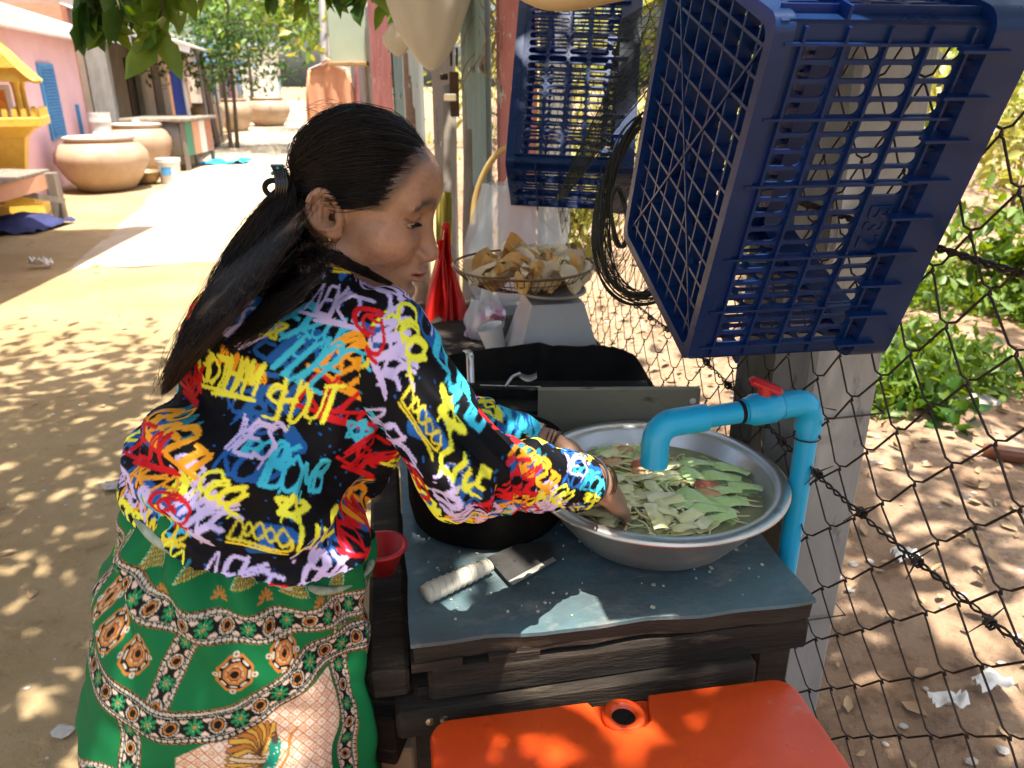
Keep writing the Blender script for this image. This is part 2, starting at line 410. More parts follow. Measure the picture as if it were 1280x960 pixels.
def jar(loc, r, hh, label, lid=False, group='large clay water jars'):
    t = thing('water_jar', label, 'jar', loc, group=group)
    pr = [(.50, 0), (.62, .06), (.84, .30), (1.0, .58), (.98, .74), (.86, .88), (.72, .95), (.70, .97), (.76, 1.0), (.77, 1.03), (.70, 1.03), (.64, .97), (.70, .86), (.90, .60), (.5, .10), (0, .10)]
    MB().lathe([(a * r, b * hh) for a, b in pr], 40, loc).jitter(.006, 3).build('body', M['clay'], t, smooth=True)
    MB().lathe([(.0, .82 * hh), (.73 * r, .82 * hh)], 32, loc).build('water', mat('jar_water', (.03, .035, .03), rough=.05), t)
    if lid: MB().lathe([(.0, 1.10 * hh), (.08 * r, 1.12 * hh), (.1 * r, 1.06 * hh), (.72 * r, 1.045 * hh), (.74 * r, 1.035 * hh), (0, 1.034 * hh)], 30, loc).build('lid', M['cream'], t, smooth=True)
    return t
jar((-5.78, 11.27, 0), .61, .70, 'huge squat clay water jar beside the blue shuttered pink wall', True)
jar((-6.25, 13.5, 0), .52, .76, 'clay water jar with a knobbed lid behind the huge squat jar', True)
for k, (x, y, r, hh) in enumerate(((-8.35, 22.3, .48, .86), (-8.35, 24.6, .50, .92), (-8.2, 27.4, .74, .90))):
    jar((x, y, 0), r, hh, ('clay jar with rounded shoulders right behind the thin lane tree', 'clay jar second in the row beyond the thin lane tree', 'widest pale clay jar at the far end of the lane row')[k], group='clay jars in a row up the lane')
def bucket(loc, r, hh, label, m):
    t = thing('bucket', label, 'bucket', loc)
    MB().lathe([(.84 * r, 0), (.98 * r, .86 * hh), (1.06 * r, .86 * hh), (1.06 * r, .91 * hh), (1.02 * r, .91 * hh), (1.05 * r, hh), (.97 * r, hh), (.80 * r, .04), (0, .04)], 28, loc).build('shell', m, t, smooth='auto')
    MB().tube([np.array(loc) + (1.08 * r * math.cos(a), 1.08 * r * math.sin(a) * .35 - .02, hh * .93 - .5 * r * math.sin(a)) for a in np.linspace(0, math.pi, 14)], .006, 5).build('handle', M['steel'], t)
    return t
b = bucket((-5.22, 12.1, 0), .17, .36, 'white plastic paint bucket standing beside the clay jars', M['white_plastic'])
MB().grid(lambda a, c: np.array([-5.22 + .163 * math.cos(-1.9 + a * .9), 12.1 + .163 * math.sin(-1.9 + a * .9), .13 + c * .11]), 8, 2).build('label_patch', M['shutter'], b)
bucket((-6.55, 12.9, .0), .16, .98, 'tall white plastic tub behind the clay jars', M['white_plastic'])
t = thing('enamel_basin', 'shallow metal wash basin on the ground between jar and bucket', 'basin', (-5.55, 11.95, 0))
MB().lathe([(.14, 0), (.20, .06), (.24, .17), (.265, .175), (.262, .19), (.235, .185), (.19, .07), (0, .025)], 30, (-5.55, 11.95, 0)).build('bowl', mat('brass', (.46, .33, .18), (.36, .26, .15), rough=.4, metal=.7), t, smooth=True)
t = thing('blue_plastic_bag', 'bright blue plastic bag dropped on the sunny lane', 'bag', (-5.3, 14.5, .03))
MB().grid(lambda a, c: np.array([-5.62 + a * .72, 14.3 + c * .6 + a * .25, .04 + .10 * abs(mnoise.noise(Vector((a * 4, c * 4, 2)))) + .03 * math.sin(a * 9)]), 18, 14).build('film', mat('cyan_film', (.02, .38, .72), (.04, .50, .80), rough=.3), t, smooth=True)

h = thing('shop_house', 'weathered grey shop house with an awning and louvred window', 'house', Q(6, -2, 0))
qbox(MB(), 2.9, 12, -4, 0, 0, 2.75).build('wall', M['plaster'], h)
qbox(MB(), 2.42, 2.9, -4, -.1, 0, 2.6).build('brick_wall', M['brick'], h)
qbox(MB(), 2.88, 3.22, .02, .34, 0, 2.55, .01).build('pillar', M['concrete'], h)
wv = qbox(MB(), 3.75, 4.55, .0, .04, .65, 1.95).build('window', M['wood_grey'], h)
for k in range(15): MB().box(Q(4.15, .06, .72 + k * .082), (.035, .7, .02), Mx @ rotm('Y', .6)).build('slat', M['wood_grey'], wv)
qbox(MB(), 6.2, 7.1, .0, .03, 0, 1.9).build('shaded_doorway', M['dark_in'], h)
qbox(MB(), 9.4, 10.6, .0, .03, 0, 1.9).build('shaded_doorway', M['dark_in'], h)
qbox(MB(), 6.9, 7.1, .05, .16, 0, 2.3).build('post', M['concrete'], h)
mb = MB()
for k in range(34):
    s0 = 2.95 + k * .27; mb.tube([Q(s0, -.2, 2.62), Q(s0, 1.72, 2.02)], .14, 6, ell=.2)
aw = mb.build('awning', M['white_sheet'], h, smooth=True)
MB().beam(Q(2.93, -.1, 2.50), Q(2.93, 1.7, 1.95), .04, .12).build('barge_board', M['white_sheet'], aw)
MB().beam(Q(2.95, 0, 2.18), Q(2.95, 1.3, 1.92), .04, .05).build('rafter', M['white_sheet'], aw)
MB().beam(Q(2.95, .75, 2.38), Q(2.95, .75, 2.06), .04, .05).build('rafter', M['white_sheet'], aw)
for s0 in (2.97, 5.8, 8.6): MB().tube([Q(s0, 1.55, 0), Q(s0, 1.5, 2.08)], .035, 8).build('post', M['tin_grey'], h)
mb = MB()
for k in range(5): mb.beam(Q(7.3 + k * .2, 1.5, 0), Q(7.3 + k * .2, 1.35, 2.05), .19, .03, SX)
mb.build('side_boards', mat('brown_boards', (.06, .03, .022), (.10, .05, .035), scale=4, rough=.8), h)
t = thing('blue_curtain', 'dark blue cloth hung under the shop awning', 'cloth', Q(4.6, 1.1, 0))
MB().grid(lambda a, b: Q(4.2 + a * 1.3, 1.15 + .05 * math.sin(a * 22), .72 + b * 1.15), 40, 5).build('cloth', M['blue_cloth'], t, smooth=True)
t = thing('market_counter', 'low shop counter clad in corrugated tin on wooden legs', 'counter', (-6.0, 14.2, 0))
mb = MB()
for k in range(22): mb.tube([(-6.45 + k * .042, 13.62 + k * .004, .26), (-6.45 + k * .042, 13.62 + k * .004, .80)], .021, 6)
mb.build('tin_front', M['tin_grey'], t, smooth=True)
MB().box((-6.0, 14.25, .84), (1.15, 1.35, .05), None, .008).build('top', M['wood_grey'], t)
for k, m_ in enumerate((mat('green_panel', (.06, .22, .13)), M['orange_wall'], M['cream'], M['brick'])):
    MB().box((-5.52, 13.78 + k * .3, .53), (.03, .28, .54)).build('side_panel', m_, t)
for p in ((-5.55, 13.66), (-5.55, 14.85), (-6.45, 13.66), (-6.45, 14.85)): MB().beam((p[0], p[1], 0), (p[0], p[1], .82), .06, .06).build('leg', M['wood_grey'], t)
h = thing('upper_house', 'dark house with a bright blue tarpaulin hung on its upper storey', 'house', Q(9, -6, 0))
qbox(MB(), 3.5, 16, -8, -4.2, 0, 4.6).build('wall', M['tin_grey'], h)
MB().grid(lambda a, b: Q(4.2 + a * 4.2, -4.1 + .08 * math.sin(a * 30 + b * 3), 2.7 + b * 2.2), 40, 6).build('tarpaulin', M['blue_cloth'], h, smooth=True)
qbox(MB(), 3.2, 16.2, -8.3, -3.9, 4.6, 4.7).build('roof', M['white_sheet'], h)
qbox(MB(), -1.0, 3.1, -7.5, -4.0, 2.9, 3.6).build('gable', mat('red_gable', (.62, .24, .17), (.55, .2, .14), rough=.8), h)

def far_house(s0, s1, o0, o1, hh, m_, label, roof, doors=((.3, .45),), aw=None):
    h = thing('lane_house', label, 'house', Q((s0 + s1) / 2, o0, 0))
    qbox(MB(), s0, s1, o0, o1, 0, hh).build('wall', m_, h)
    qbox(MB(), s0 - .2, s1 + .2, o0 - .2, o1 + .35, hh + .004, hh + .12).build('roof', roof, h)
    for a, b in doors:
        sa = s0 + (s1 - s0) * a; sb = s0 + (s1 - s0) * b
        d = qbox(MB(), sa, sb, o1, o1 + .05, 0, 1.95).build('shaded_doorway', M['dark_in'], h)
        qbox(MB(), sa - .08, sa, o1, o1 + .08, 0, 2.05).build('frame', M['white_plastic'], d)
    w_ = qbox(MB(), s0 + (s1 - s0) * .62, s0 + (s1 - s0) * .80, o1, o1 + .05, .9, 1.8).build('window', M['shutter'], h)
    w0 = o1 - o0
    qbox(MB(), s0 - .05, s0, o0 + w0 * .35, o0 + w0 * .62, 1.0, 1.9).build('window', M['tin_grey'], h)
    if aw: MB().beam(Q(s0 - .2, o1 + .8, 2.05), Q(s1, o1 + .8, 2.05), 1.7, .05, Z).build('awning', aw, h)
    return h
far_house(12.6, 18, -5, -.2, 2.6, M['orange_wall'], 'orange rendered lane house behind the thin tree', M['white_sheet'])
far_house(18.6, 26, -5, .1, 2.7, M['cream'], 'cream lane house with a bright blue awning', M['white_sheet'], ((.2, .3), (.45, .55)), mat('blue_awning', (.10, .30, .68), rough=.5))
far_house(26.5, 34, -5, .6, 3.0, M['plaster'], 'grey rendered lane house beyond the blue awning', M['bluewash'])
far_house(35, 48, -6, 2.4, 3.2, M['cream'], 'pale house closing the far end of the lane', M['bluewash'])
far_house(20, 27, -10, -5.5, 5.4, M['cream'], 'tall cream two storey house behind the lane houses', M['white_sheet'])
t = thing('hanging_laundry', 'blue and red laundry on a line before the cream lane house', 'laundry', Q(20, 1.0, 0))
MB().tube([Q(18.5, 1.0, 1.72), Q(22, 1.0, 1.72)], .01, 5).build('line', M['wire'], t)
for k, c in enumerate(((.10, .12, .36), (.62, .16, .12), (.12, .13, .30), (.04, .05, .07))):
    MB().grid(lambda a, b, k=k: Q(18.9 + k * .75 + a * .6, 1.0 + .03 * math.sin(a * 12), .75 + b * .95), 10, 4).build('garment', mat('laundry_cloth_%d' % k, c, rough=.9), t, smooth=True)

# the neighbour's porch just left of the view: it throws the sharp shadow across the lane edge
h = thing('porch_roof', 'tin porch roof on wooden posts at the near left of the lane', 'porch', (-5.0, 5.5, 0))
MB().box((-4.72, 5.10, 2.75), (3.0, 5.0, .04), rotm('Z', .06)).build('roof', M['tin_grey'], h)
for p in ((-5.9, 7.3), (-4.9, 3.0), (-6.9, 7.3), (-6.9, 3.0)): MB().tube([(p[0], p[1], 0), (p[0], p[1], 2.74)], .045, 8).build('post', M['wood_grey'], h)
# ------------------------------------------------------------------ chain-link fence, concrete posts, barbed wire
FU = .645                                             # the fence stands on this line of the stall frame
CW, CH = .100, .104
t = thing('chain_link_fence', 'rusty dark chain link fence beside the stall', 'fence', W(FU, 1.5, 0))
def sag(v, z): return .012 * math.sin(v * 2.1 + z * 3) + .006 * math.sin(v * 7 + z * 5)
NC = 118
NL = int((1.92 - .04) / (CH / 2))
for i in range(NC):
    pts = []
    for k in range(NL + 1):                            # zig-zag between column i and i + 1; neighbours hook into each other at the knots
        right = (i + k) % 2; v1 = -.25 + (i + right) * CW / 2; zz = 1.92 - k * CH / 2; a = 1 if right else -1
        for dz, du, dv in ((.0065, .0035, -.0085), (.003, .001, .001), (-.003, -.001, .001), (-.0065, -.0035, -.0085)): pts.append(W(FU + du * a + sag(v1, zz), v1 + dv * a + .006 * mnoise.noise(Vector((v1 * 9, zz * 9, 1))), zz + dz + .007 * mnoise.noise(Vector((v1 * 9, zz * 9, 7)))))
    MB().tube(pts, .00155, 4 if i < 70 else 3, caps=False).build('wire', M['wire'], t, smooth=True)
def fence_wire(z0, z1, name='line_wire', r=.0017, barbs=False):
    o = []
    vs_ = np.linspace(-.3, 5.8, 160)
    path = lambda v, ph: W(FU + .006 + sag(v, z0) + .0028 * math.cos(v * 150 + ph), v, z0 + (z1 - z0) * (v + .3) / 6.1 - .02 * math.sin((v % 1.6) / 1.6 * math.pi) + .0028 * math.sin(v * 150 + ph))
    mb = MB()
    vv = np.linspace(-.3, 5.8, 1100)
    for ph in (0, math.pi): mb.tube([path(v, ph) for v in vv], r, 4, caps=False)
    w = mb.build(name, M['wire'], t, smooth=True)
    if barbs:
        for v in np.arange(.02, 5.6, .118):
            c = path(v, 0); m2 = MB()
            m2.tube([c + .006 * (V * (a / 9) + U * math.cos(a) + Z * math.sin(a)) for a in np.linspace(-9, 9, 22)], .0017, 4)
            for a in (.6, 2.4, 3.9, 5.5): m2.tube([c + .004 * Z, c + .026 * (U * math.cos(a) + Z * math.sin(a) + V * rnd.uniform(-.4, .4))], [.0017, .0006], 4)
            m2.build('barb', M['wire'], w)
fence_wire(.905, .90, 'barbed_wire', barbs=True)
fence_wire(.30, .30, 'barbed_wire', barbs=True)
fence_wire(1.29, 1.27, 'line_wire', .0026)
def cpost(v, w, hh, label, lean=0.0):
    p = thing('concrete_post', label, 'post', W(FU + .075, v, 0), TA)
    mb = MB().beam(W(FU + .018 + w / 2, v, -.3), W(FU + .018 + w / 2 + lean, v, hh), w, w, U, .008); mb.jitter(.004, 7)
    mb.build('shaft', M['concrete'], p)
    for z in (.52, .93, 1.27):
        q = [W(FU + .012 + (w + .02) * a, v + (w / 2 + .008) * b, z + .01 * c) for a, b, c in ((0, -1, 0), (1, -1, .5), (1, 1, 1), (0, 1, 0), (-.02, 0, -.5), (0, -1, .2))]
        MB().tube(q, .0018, 4).build('tie_wire', M['wire'], p)
cpost(1.13, .125, 2.1, 'square grey concrete post behind the blue tap pipe')
cpost(3.3, .12, 2.1, 'far concrete post at the end of the chain link fence')
t = thing('hardwood_stake', 'dark mossy timber stake beside the concrete fence post', 'stake', W(.70, 1.36, 0))
MB().beam(W(.71, 1.30, -.1), W(.70, 1.31, 1.75), .085, .07, U, .006).jitter(.006, 6).build('shaft', mat('mossy_timber', (.10, .095, .07), (.16, .15, .12), (.05, .06, .03), scale=14, stretch=(1, 1, .2), rough=.9, bump=.6), t)

# ------------------------------------------------------------------ blue plastic crates
M['crate'] = mat('navy_plastic', (.002, .018, .075), (.004, .026, .10), scale=9, rough=.33, spec=.5, bump=.05, bscale=120, rvar=.10)
def crate_glow(m):                                    # thin plastic lets a little light through
    nt = m.node_tree; b = nt.nodes['Principled BSDF']
    tr = nt.nodes.new('ShaderNodeBsdfTranslucent'); tr.inputs[0].default_value = (.01, .07, .65, 1)
    mx = nt.nodes.new('ShaderNodeMixShader'); mx.inputs[0].default_value = .25
    nt.links.new(b.outputs[0], mx.inputs[1]); nt.links.new(tr.outputs[0], mx.inputs[2]); nt.links.new(mx.outputs[0], nt.nodes['Material Output'].inputs[0])
crate_glow(M['crate'])
def slot_panel(o, ea, ec, en, La, Lc, na, nc, solid=(), slot=True, th=.0035, ribs=True, fr=.020, blank=()):
    """perforated wall: o corner, ea/ec unit edges, en outward normal; na rows along ea, nc columns along ec"""
    mb = MB(); ca = (La - 2 * fr) / na; cc = (Lc - 2 * fr) / nc
    seg = 5
    for i in range(na):
        for j in range(nc):
            a0 = fr + i * ca; c0 = fr + j * cc
            if (i, j) in blank:
                mb.box(o + ea * (a0 + ca / 2) + ec * (c0 + cc / 2) - en * th / 2, (ca, cc, th), np.stack([ea, ec, en], 1)); continue
            hw = cc / 2 - .0028; hh = ca / 2 - .0022; r = min(hh, hw) * .98
            inner = []
            for (sx, sy) in ((1, 1), (-1, 1), (-1, -1), (1, -1)):
                base = {(1, 1): 0, (-1, 1): 90, (-1, -1): 180, (1, -1): 270}[(sx, sy)]
                for k in range(seg + 1):
                    an = R(base + 90 * k / seg); inner.append((sx * (hw - r) + r * math.cos(an), sy * (hh - r) + r * math.sin(an)))
            n = len(inner)
            outer = []
            for x, y in inner:                        # push the ring out to the cell border
                q = max(abs(x) / (cc / 2), abs(y) / (ca / 2)); outer.append((x / q, y / q))
            v = []
            for d in (0, -th):
                for ring in (inner, outer):
                    v += [o + ea * (a0 + ca / 2 + y) + ec * (c0 + cc / 2 + x) + en * d for x, y in ring]
            f = []
            for k in range(n):
                k2 = (k + 1) % n
                f += [(k, k2, n + k2, n + k), (2 * n + k2, 2 * n + k, 3 * n + k, 3 * n + k2), (k2, k, 2 * n + k, 2 * n + k2)]
            mb.add(v, f)
    I3 = np.stack([ea, ec, en], 1)
    for a0 in (0, La - fr): mb.box(o + ea * (a0 + fr / 2) + ec * Lc / 2 - en * th / 2, (fr, Lc, th), I3)
    for c0 in (0, Lc - fr): mb.box(o + ea * La / 2 + ec * (c0 + fr / 2) - en * th / 2, (La - 2 * fr, fr, th), I3)
    return mb
def make_crate(name, label, o, ea, eb, ec, dm, group, text=None, ribs=True):
    """o: near top corner of the bottom; ea long edge, eb short edge (away), ec from bottom to rim"""
    La, Lb, Lc = dm
    t = thing(name, label, 'crate', o + ea * La, 0, group)
    I3 = np.stack([ea, ec, np.cross(ea, ec)], 1)
    NA, NCOL = 20, 5
    blank = [(10, 4), (11, 4), (12, 4)] if text else []
    for side, oo, nn in ((0, o, -eb), (1, o + eb * Lb, eb)):
        mb = slot_panel(oo, ea, ec, nn, La, Lc, NA, NCOL, blank=[(i, 3) for i in (9, 10, 11, 12)] if (text and side == 0) else ())
        p = mb.build('side_panel', M['crate'], t)
        rb = MB()
        for i in (0, 4, 8, 13, 17, 20) if ribs else (0, 20):
            a = .02 + (La - .04) * i / 20; rb.box(oo + ea * a + ec * Lc / 2 + nn * .003, (.0028, Lc - .004, .006), np.stack([ea, ec, nn], 1))
        for j in range(NCOL + 1) if ribs else ():
            c = .02 + (Lc - .04) * j / NCOL; rb.box(oo + ea * La / 2 + ec * c + nn * .0025, (La - .01, .0028, .005), np.stack([ea, ec, nn], 1))
        rb.build('rib', M['crate'], p)
    for side, oo, nn in ((0, o, -ea), (1, o + ea * La, ea)):
        p = slot_panel(oo, eb, ec, nn, Lb, Lc, 13, 5).build('end_panel', M['crate'], t)
        rb = MB()
        for i in (0, 4, 9, 13):
            a = .02 + (Lb - .04) * i / 13; rb.box(oo + eb * a + ec * Lc / 2 + nn * .004, (.003, Lc - .004, .008), np.stack([eb, ec, nn], 1))
        rb.box(oo + eb * Lb / 2 + ec * .06 + nn * .006, (Lb, .003, .012), np.stack([eb, ec, nn], 1))
        rb.build('rib', M['crate'], p)
    # bottom: open lattice with a diagonal cross, standing in a thick frame
    bm = MB(); B3 = np.stack([ea, eb, ec], 1); na, nb = 13, 8
    for i in range(1, na): bm.box(o + ea * (La * i / na) + eb * Lb / 2 + ec * .004, (.0035, Lb - .01, .016), B3)
    for j in range(1, nb): bm.box(o + ea * La / 2 + eb * (Lb * j / nb) + ec * .004, (La - .01, .0035, .0155), B3)
    for q0, q1 in ((o, o + ea * La + eb * Lb), (o + ea * La, o + eb * Lb)):
        bm.beam(q0 - ec * .001, q1 - ec * .001, .003, .008, ec)
    for s_ in np.linspace(.12, .88, 9): bm.beam(o + ea * La * s_ + eb * .01 + ec * .012, o + ea * La * s_ + eb * (Lb - .01) + ec * .012, .010, .002, ec)
    bp = bm.build('bottom', M['crate'], t)
    MB().lathe([(0, -.004), (.012, -.004), (.012, .004), (0, .004)], 14, o + ea * La / 2 + eb * Lb / 2 + ec * .002, np.stack([ea, eb, ec], 1)).build('boss', M['crate'], bp)
    def rim(c0, wd, hh, nm):
        mb = MB(); k = .012; pts = []
        for (a, b, s0) in ((1, 1, 0), (0, 1, 90), (0, 0, 180), (1, 0, 270)):
            for q in range(6):
                an = R(s0 + 90 * q / 5); pts.append((a * La + (k if a == 0 else -k) + (k + wd) * math.cos(an), b * Lb + (k if b == 0 else -k) + (k + wd) * math.sin(an)))
        n = len(pts); cx, cy_ = La / 2, Lb / 2; v = []
        inn = [(cx + (x - cx) * (1 - (wd + .010) / (La / 2)), cy_ + (y - cy_) * (1 - (wd + .010) / (Lb / 2))) for x, y in pts]
        for ring, z in ((pts, c0), (pts, c0 + hh), (inn, c0 + hh), (inn, c0)): v += [o + ea * x + eb * y + ec * z for x, y in ring]
        f = []
        for r_ in range(4):
            for i in range(n): f.append((r_ * n + i, r_ * n + (i + 1) % n, ((r_ + 1) % 4) * n + (i + 1) % n, ((r_ + 1) % 4) * n + i))
        mb.add(v, f); return mb.build(nm, M['crate'], t, smooth='auto')
    rim(-.010, .004, .020, 'base_frame')
    rm_ = rim(Lc - .048, .012, .048, 'rim')
    rb = MB()
    for i in range(9):
        a = La * (i + .5) / 9
        for oo, nn in ((o, -eb), (o + eb * Lb, eb)): rb.box(oo + ea * a + ec * (Lc - .052) + nn * .012, (.003, .05, .012), np.stack([ea, ec, nn], 1))
    tag(rb.build('rim_ribs', M['crate'], rm_), kind='stuff')
    if text:
        cu = bpy.data.curves.new('crate_mark', 'FONT'); cu.body = text; cu.size = .036; cu.extrude = .0008; cu.align_x = 'CENTER'; cu.align_y = 'CENTER'
        ob = bpy.data.objects.new('crate_mark', cu); LINK(ob)
        pos = o + ea * (.02 + (La - .04) * 11 / 20) + ec * (.02 + (Lc - .04) * 3.5 / 5) - eb * .0008
        X_, Y_, N_ = ea, -(-ec) * 1.0, -eb
        Xv = ea; Yv = np.cross(-eb, Xv)
        mm = Matrix([[*(Xv[i], Yv[i], -eb[i], pos[i])] for i in range(3)] + [[0, 0, 0, 1]])
        dg = bpy.context.evaluated_depsgraph_get(); me = bpy.data.meshes.new_from_object(ob.evaluated_get(dg))
        vv = np.array([mm @ v_.co for v_ in me.vertices]); ff = [tuple(p_.vertices) for p_ in me.polygons]
        bpy.data.objects.remove(ob)
        mk('raised_mark', vv, ff, M['crate'], t)
    return t
A2 = np.array([-.0142, .3495, -.9368]); A2 -= U * (A2 @ U); A2 /= np.linalg.norm(A2)
C2 = U.copy(); B2 = np.cross(C2, A2); B2 = B2 if B2[1] > 0 else -B2
o2 = np.array([.2443, .756, 1.5012])
make_crate('plastic_crate', 'large navy plastic crate hung on the fence over the concrete post', o2, A2, B2, C2, (.393, .294, .252), 'navy crates hung on the fence', 'B32')
# the second one hangs further along, its slotted side towards the stall
d1 = 1.86
p00, p10, p01, p11 = P(655, -8, d1), P(637, 203, d1 - .08), P(815, -8, d1 - .02), P(772, 222, d1 - .10)
A1 = p10 - p00; A1 /= np.linalg.norm(A1); C1 = (p01 - p00) - A1 * ((p01 - p00) @ A1); C1 /= np.linalg.norm(C1)
B1 = np.cross(C1, A1); B1 = B1 if B1[1] > 0 else -B1
make_crate('plastic_crate', 'smaller looking navy crate with a net strip draped over it', p00, A1, B1, C1, (np.linalg.norm(p10 - p00), .24, .285), 'navy crates hung on the fence', ribs=False)

# ------------------------------------------------------------------ nets
M['net'] = mat('black_net', (.012, .014, .010), (.03, .03, .02), scale=40, rough=.7)
t = thing('net_strip', 'strip of black netting draped over the smaller looking crate', 'net', P(740, 150, 1.4))
cl = smoothpath([P(835, -10, 1.40), P(800, 90, 1.38), P(750, 170, 1.37), P(700, 250, 1.36)], 10); wid = np.linspace(.10, .014, len(cl))
mb = MB()
nx = np.array([.86, .2, .46]); n = len(cl)
row = lambda w: [cl[i] + nx * wid[i] * w + np.array([0, .01 * math.sin(i * .8 + w * 4), 0]) for i in range(n)]
for w in (-1, -.97, .97, 1): mb.tube(row(w), .0010, 3, caps=False)
for sgn in (-1, 1):
    for s0 in np.arange(-1.2, 2.2, .045):
        ps = [(s0 + sgn * .11 * w, w) for w in np.linspace(-1, 1, 9)]; ps = [(a, w) for a, w in ps if 0 <= a <= 1]
        if len(ps) > 1: mb.tube([np.array([np.interp(a * (n - 1), np.arange(n), cl[:, q]) for q in range(3)]) + nx * np.interp(a * (n - 1), np.arange(n), wid) * w - np.array([0, .004, 0]) for a, w in ps], .0007, 3, caps=False)
tag(mb.build('mesh', M['net'], t), kind='stuff')
fl = MB().grid(lambda a, b: cl[int(b * (n - 1))] + nx * wid[int(b * (n - 1))] * (a * 2 - 1) * .95 + np.array([0, .012, 0]), 3, n).build('folded_layer', mat('net_film', (.012, .014, .010), rough=.8, alpha=.80), t)
t = thing('net_coil', 'tangled coil of black netting hooked on the fence between the crates', 'net', P(800, 300, 1.36))
mb = MB()
for k in range(26):
    a0 = rnd.uniform(0, 6.28); rr = rnd.uniform(.9, 1.06)
    mb.tube([P(812 + rr * (62 * math.cos(a) - 8 * math.sin(2 * a + a0)), 255 + rr * 118 * math.sin(a) - 26 * math.cos(a), 1.40 + .012 * math.sin(3 * a + a0)) for a in np.linspace(1.1, 4.5, 40) + rnd.uniform(-.08, .08)], rnd.uniform(.0008, .0022), 4)
for k in range(60):
    a = rnd.uniform(1.3, 4.4); q0 = P(812 + 60 * math.cos(a), 255 + 116 * math.sin(a) - 26 * math.cos(a), 1.40)
    b = a + rnd.uniform(-.25, .25); q1 = P(812 + 20 * math.cos(b), 250 + 60 * math.sin(b), 1.42); mb.tube([q0, (q0 + q1) / 2 + Z * rnd.uniform(-.01, .005), q1], .0005, 3, caps=False)
for k in range(10):
    a0 = rnd.uniform(0, 6.28); mb.tube([P(774 + 10 * math.cos(a), 272 + 38 * math.sin(a + .1 * a0), 1.37 + .01 * math.sin(2 * a + a0)) for a in np.linspace(0, 6.28, 20)], .0018, 4)
tag(mb.build('strands', M['net'], t), kind='stuff')

# ------------------------------------------------------------------ wall of old sheets and posts along the right of the lane
def wl(y, off=0.0): return np.array([-.12 - .27 * (y - 3), y, 0]) - SX * off      # off>0 towards the lane
def sheet(y0, y1, hh, m_, label, amp=.012, wl_=.07, lean=.0, off=0.0, base=0.0):
    t = thing('tin_sheet', label, 'tin sheet', wl((y0 + y1) / 2, off), group='old sheets of the lane wall')
    n = max(10, int((y1 - y0) * 100)); g = []
    for j in range(5):
        for i in range(n):
            y = y0 + (y1 - y0) * i / (n - 1); p = wl(y, off + amp * math.sin(y / wl_ * 2 * math.pi) + lean * j / 4 + .008 * mnoise.noise(Vector((y * 3, j, 0)))); g.append(p + Z * (base + hh * j / 4))
    f = [(j * n + i, j * n + i + 1, (j + 1) * n + i + 1, (j + 1) * n + i) for j in range(4) for i in range(n - 1)]
    MB().add(g, f).build('panel', m_, t, smooth=True)
    for y in (y0 + .06, (y0 + y1) / 2, y1 - .06):
        MB().lathe([(0, .008), (.012, .004), (.014, 0)], 8, wl(y, off + amp + .004) + Z * (base + hh * .62), rotm('Y', -math.pi / 2)).build('nail', M['steel'], t)
    return t
M['tin_teal'] = mat('teal_tin', (.20, .29, .29), (.30, .38, .37), (.14, .12, .10), scale=3, stretch=(1, 1, .3), scale3=9, rough=.6, metal=.15, bump=.2)
M['tin_red'] = mat('red_peeling_tin', (.42, .13, .12), (.52, .22, .20), (.60, .52, .48), scale=4, scale3=10, rough=.75, bump=.3, c3lo=.60, c3hi=.64)
M['tin_pink'] = mat('pink_peeling_tin', (.50, .20, .19), (.42, .15, .14), (.55, .47, .42), scale=5, scale3=13, rough=.8, bump=.3, c3lo=.57, c3hi=.62)
M['tin_pale'] = mat('pale_tin', (.46, .54, .54), (.56, .62, .61), (.32, .30, .27), scale=3, stretch=(1, 1, .3), rough=.55, metal=.15)
sheet(2.30, 2.74, 2.3, M['tin_pink'], 'pink peeling flat sheet beside the teal corrugated sheet', .002)
sheet(2.72, 3.12, 2.4, M['tin_teal'], 'teal corrugated sheet between the rough trunk and pink sheet', .014, .075, off=.03)
sheet(3.45, 3.95, 1.9, M['tin_grey'], 'rusty low sheet behind the hasp board', .010)
sheet(4.15, 4.75, 2.3, M['tin_pale'], 'pale corrugated sheet behind the white plastic sack', .014, .08, off=.02)
sheet(4.7, 5.4, 2.2, M['tin_teal'], 'grey teal corrugated sheet next to the red peeling sheet', .014, .08)
sheet(5.35, 6.6, 2.4, M['tin_red'], 'red peeling sheet of the lane wall beside the green box', .003, off=.02)
sheet(6.7, 9.0, 2.0, M['tin_grey'], 'grey sheet of the lane wall behind the hanging shirt', .012)
sheet(9.2, 14.0, 2.1, M['cream'], 'pale wall sheets far up the right of the lane', .006)
def pole(p0, p1, r0, r1, label, m_, name='wooden_pole', rough=.006, group='wooden poles of the lane wall'):
    t = thing(name, label, 'pole', p0, group=group)
    k = 14; pts = [np.asarray(p0) * (1 - a) + np.asarray(p1) * a + .012 * np.array(mnoise.noise_vector(Vector((a * 3, p0[0] * 7, p0[1])))) for a in np.linspace(0, 1, k)]
    MB().tube(pts, np.linspace(r0, r1, k), 10).jitter(rough, 18).build('shaft', m_, t, smooth=True)
    kn = MB().lathe([(0, .012), (.012, .008), (.016, 0)], 8, pts[9] + np.array([.0, -r0 * .95, 0]), rotm('X', math.pi / 2)).build('knot', m_, t, smooth=True)
    return t
pole(P(582, 470, 2.75) * (1, 1, 0), P(598, -90, 2.86), .040, .034, 'rough grey wooden pole nearest the pink peeling sheet', M['wood_grey'])
pole(P(562, 470, 3.0) * (1, 1, 0), P(560, 110, 3.3), .032, .028, 'short square wooden pole carrying the rusty hasp', M['wood_grey'])
pole(P(530, 400, 3.9) * (1, 1, 0), P(508, -60, 4.3), .05, .042, 'leaning round pole rising above the white plastic sack', M['wood_brown'])
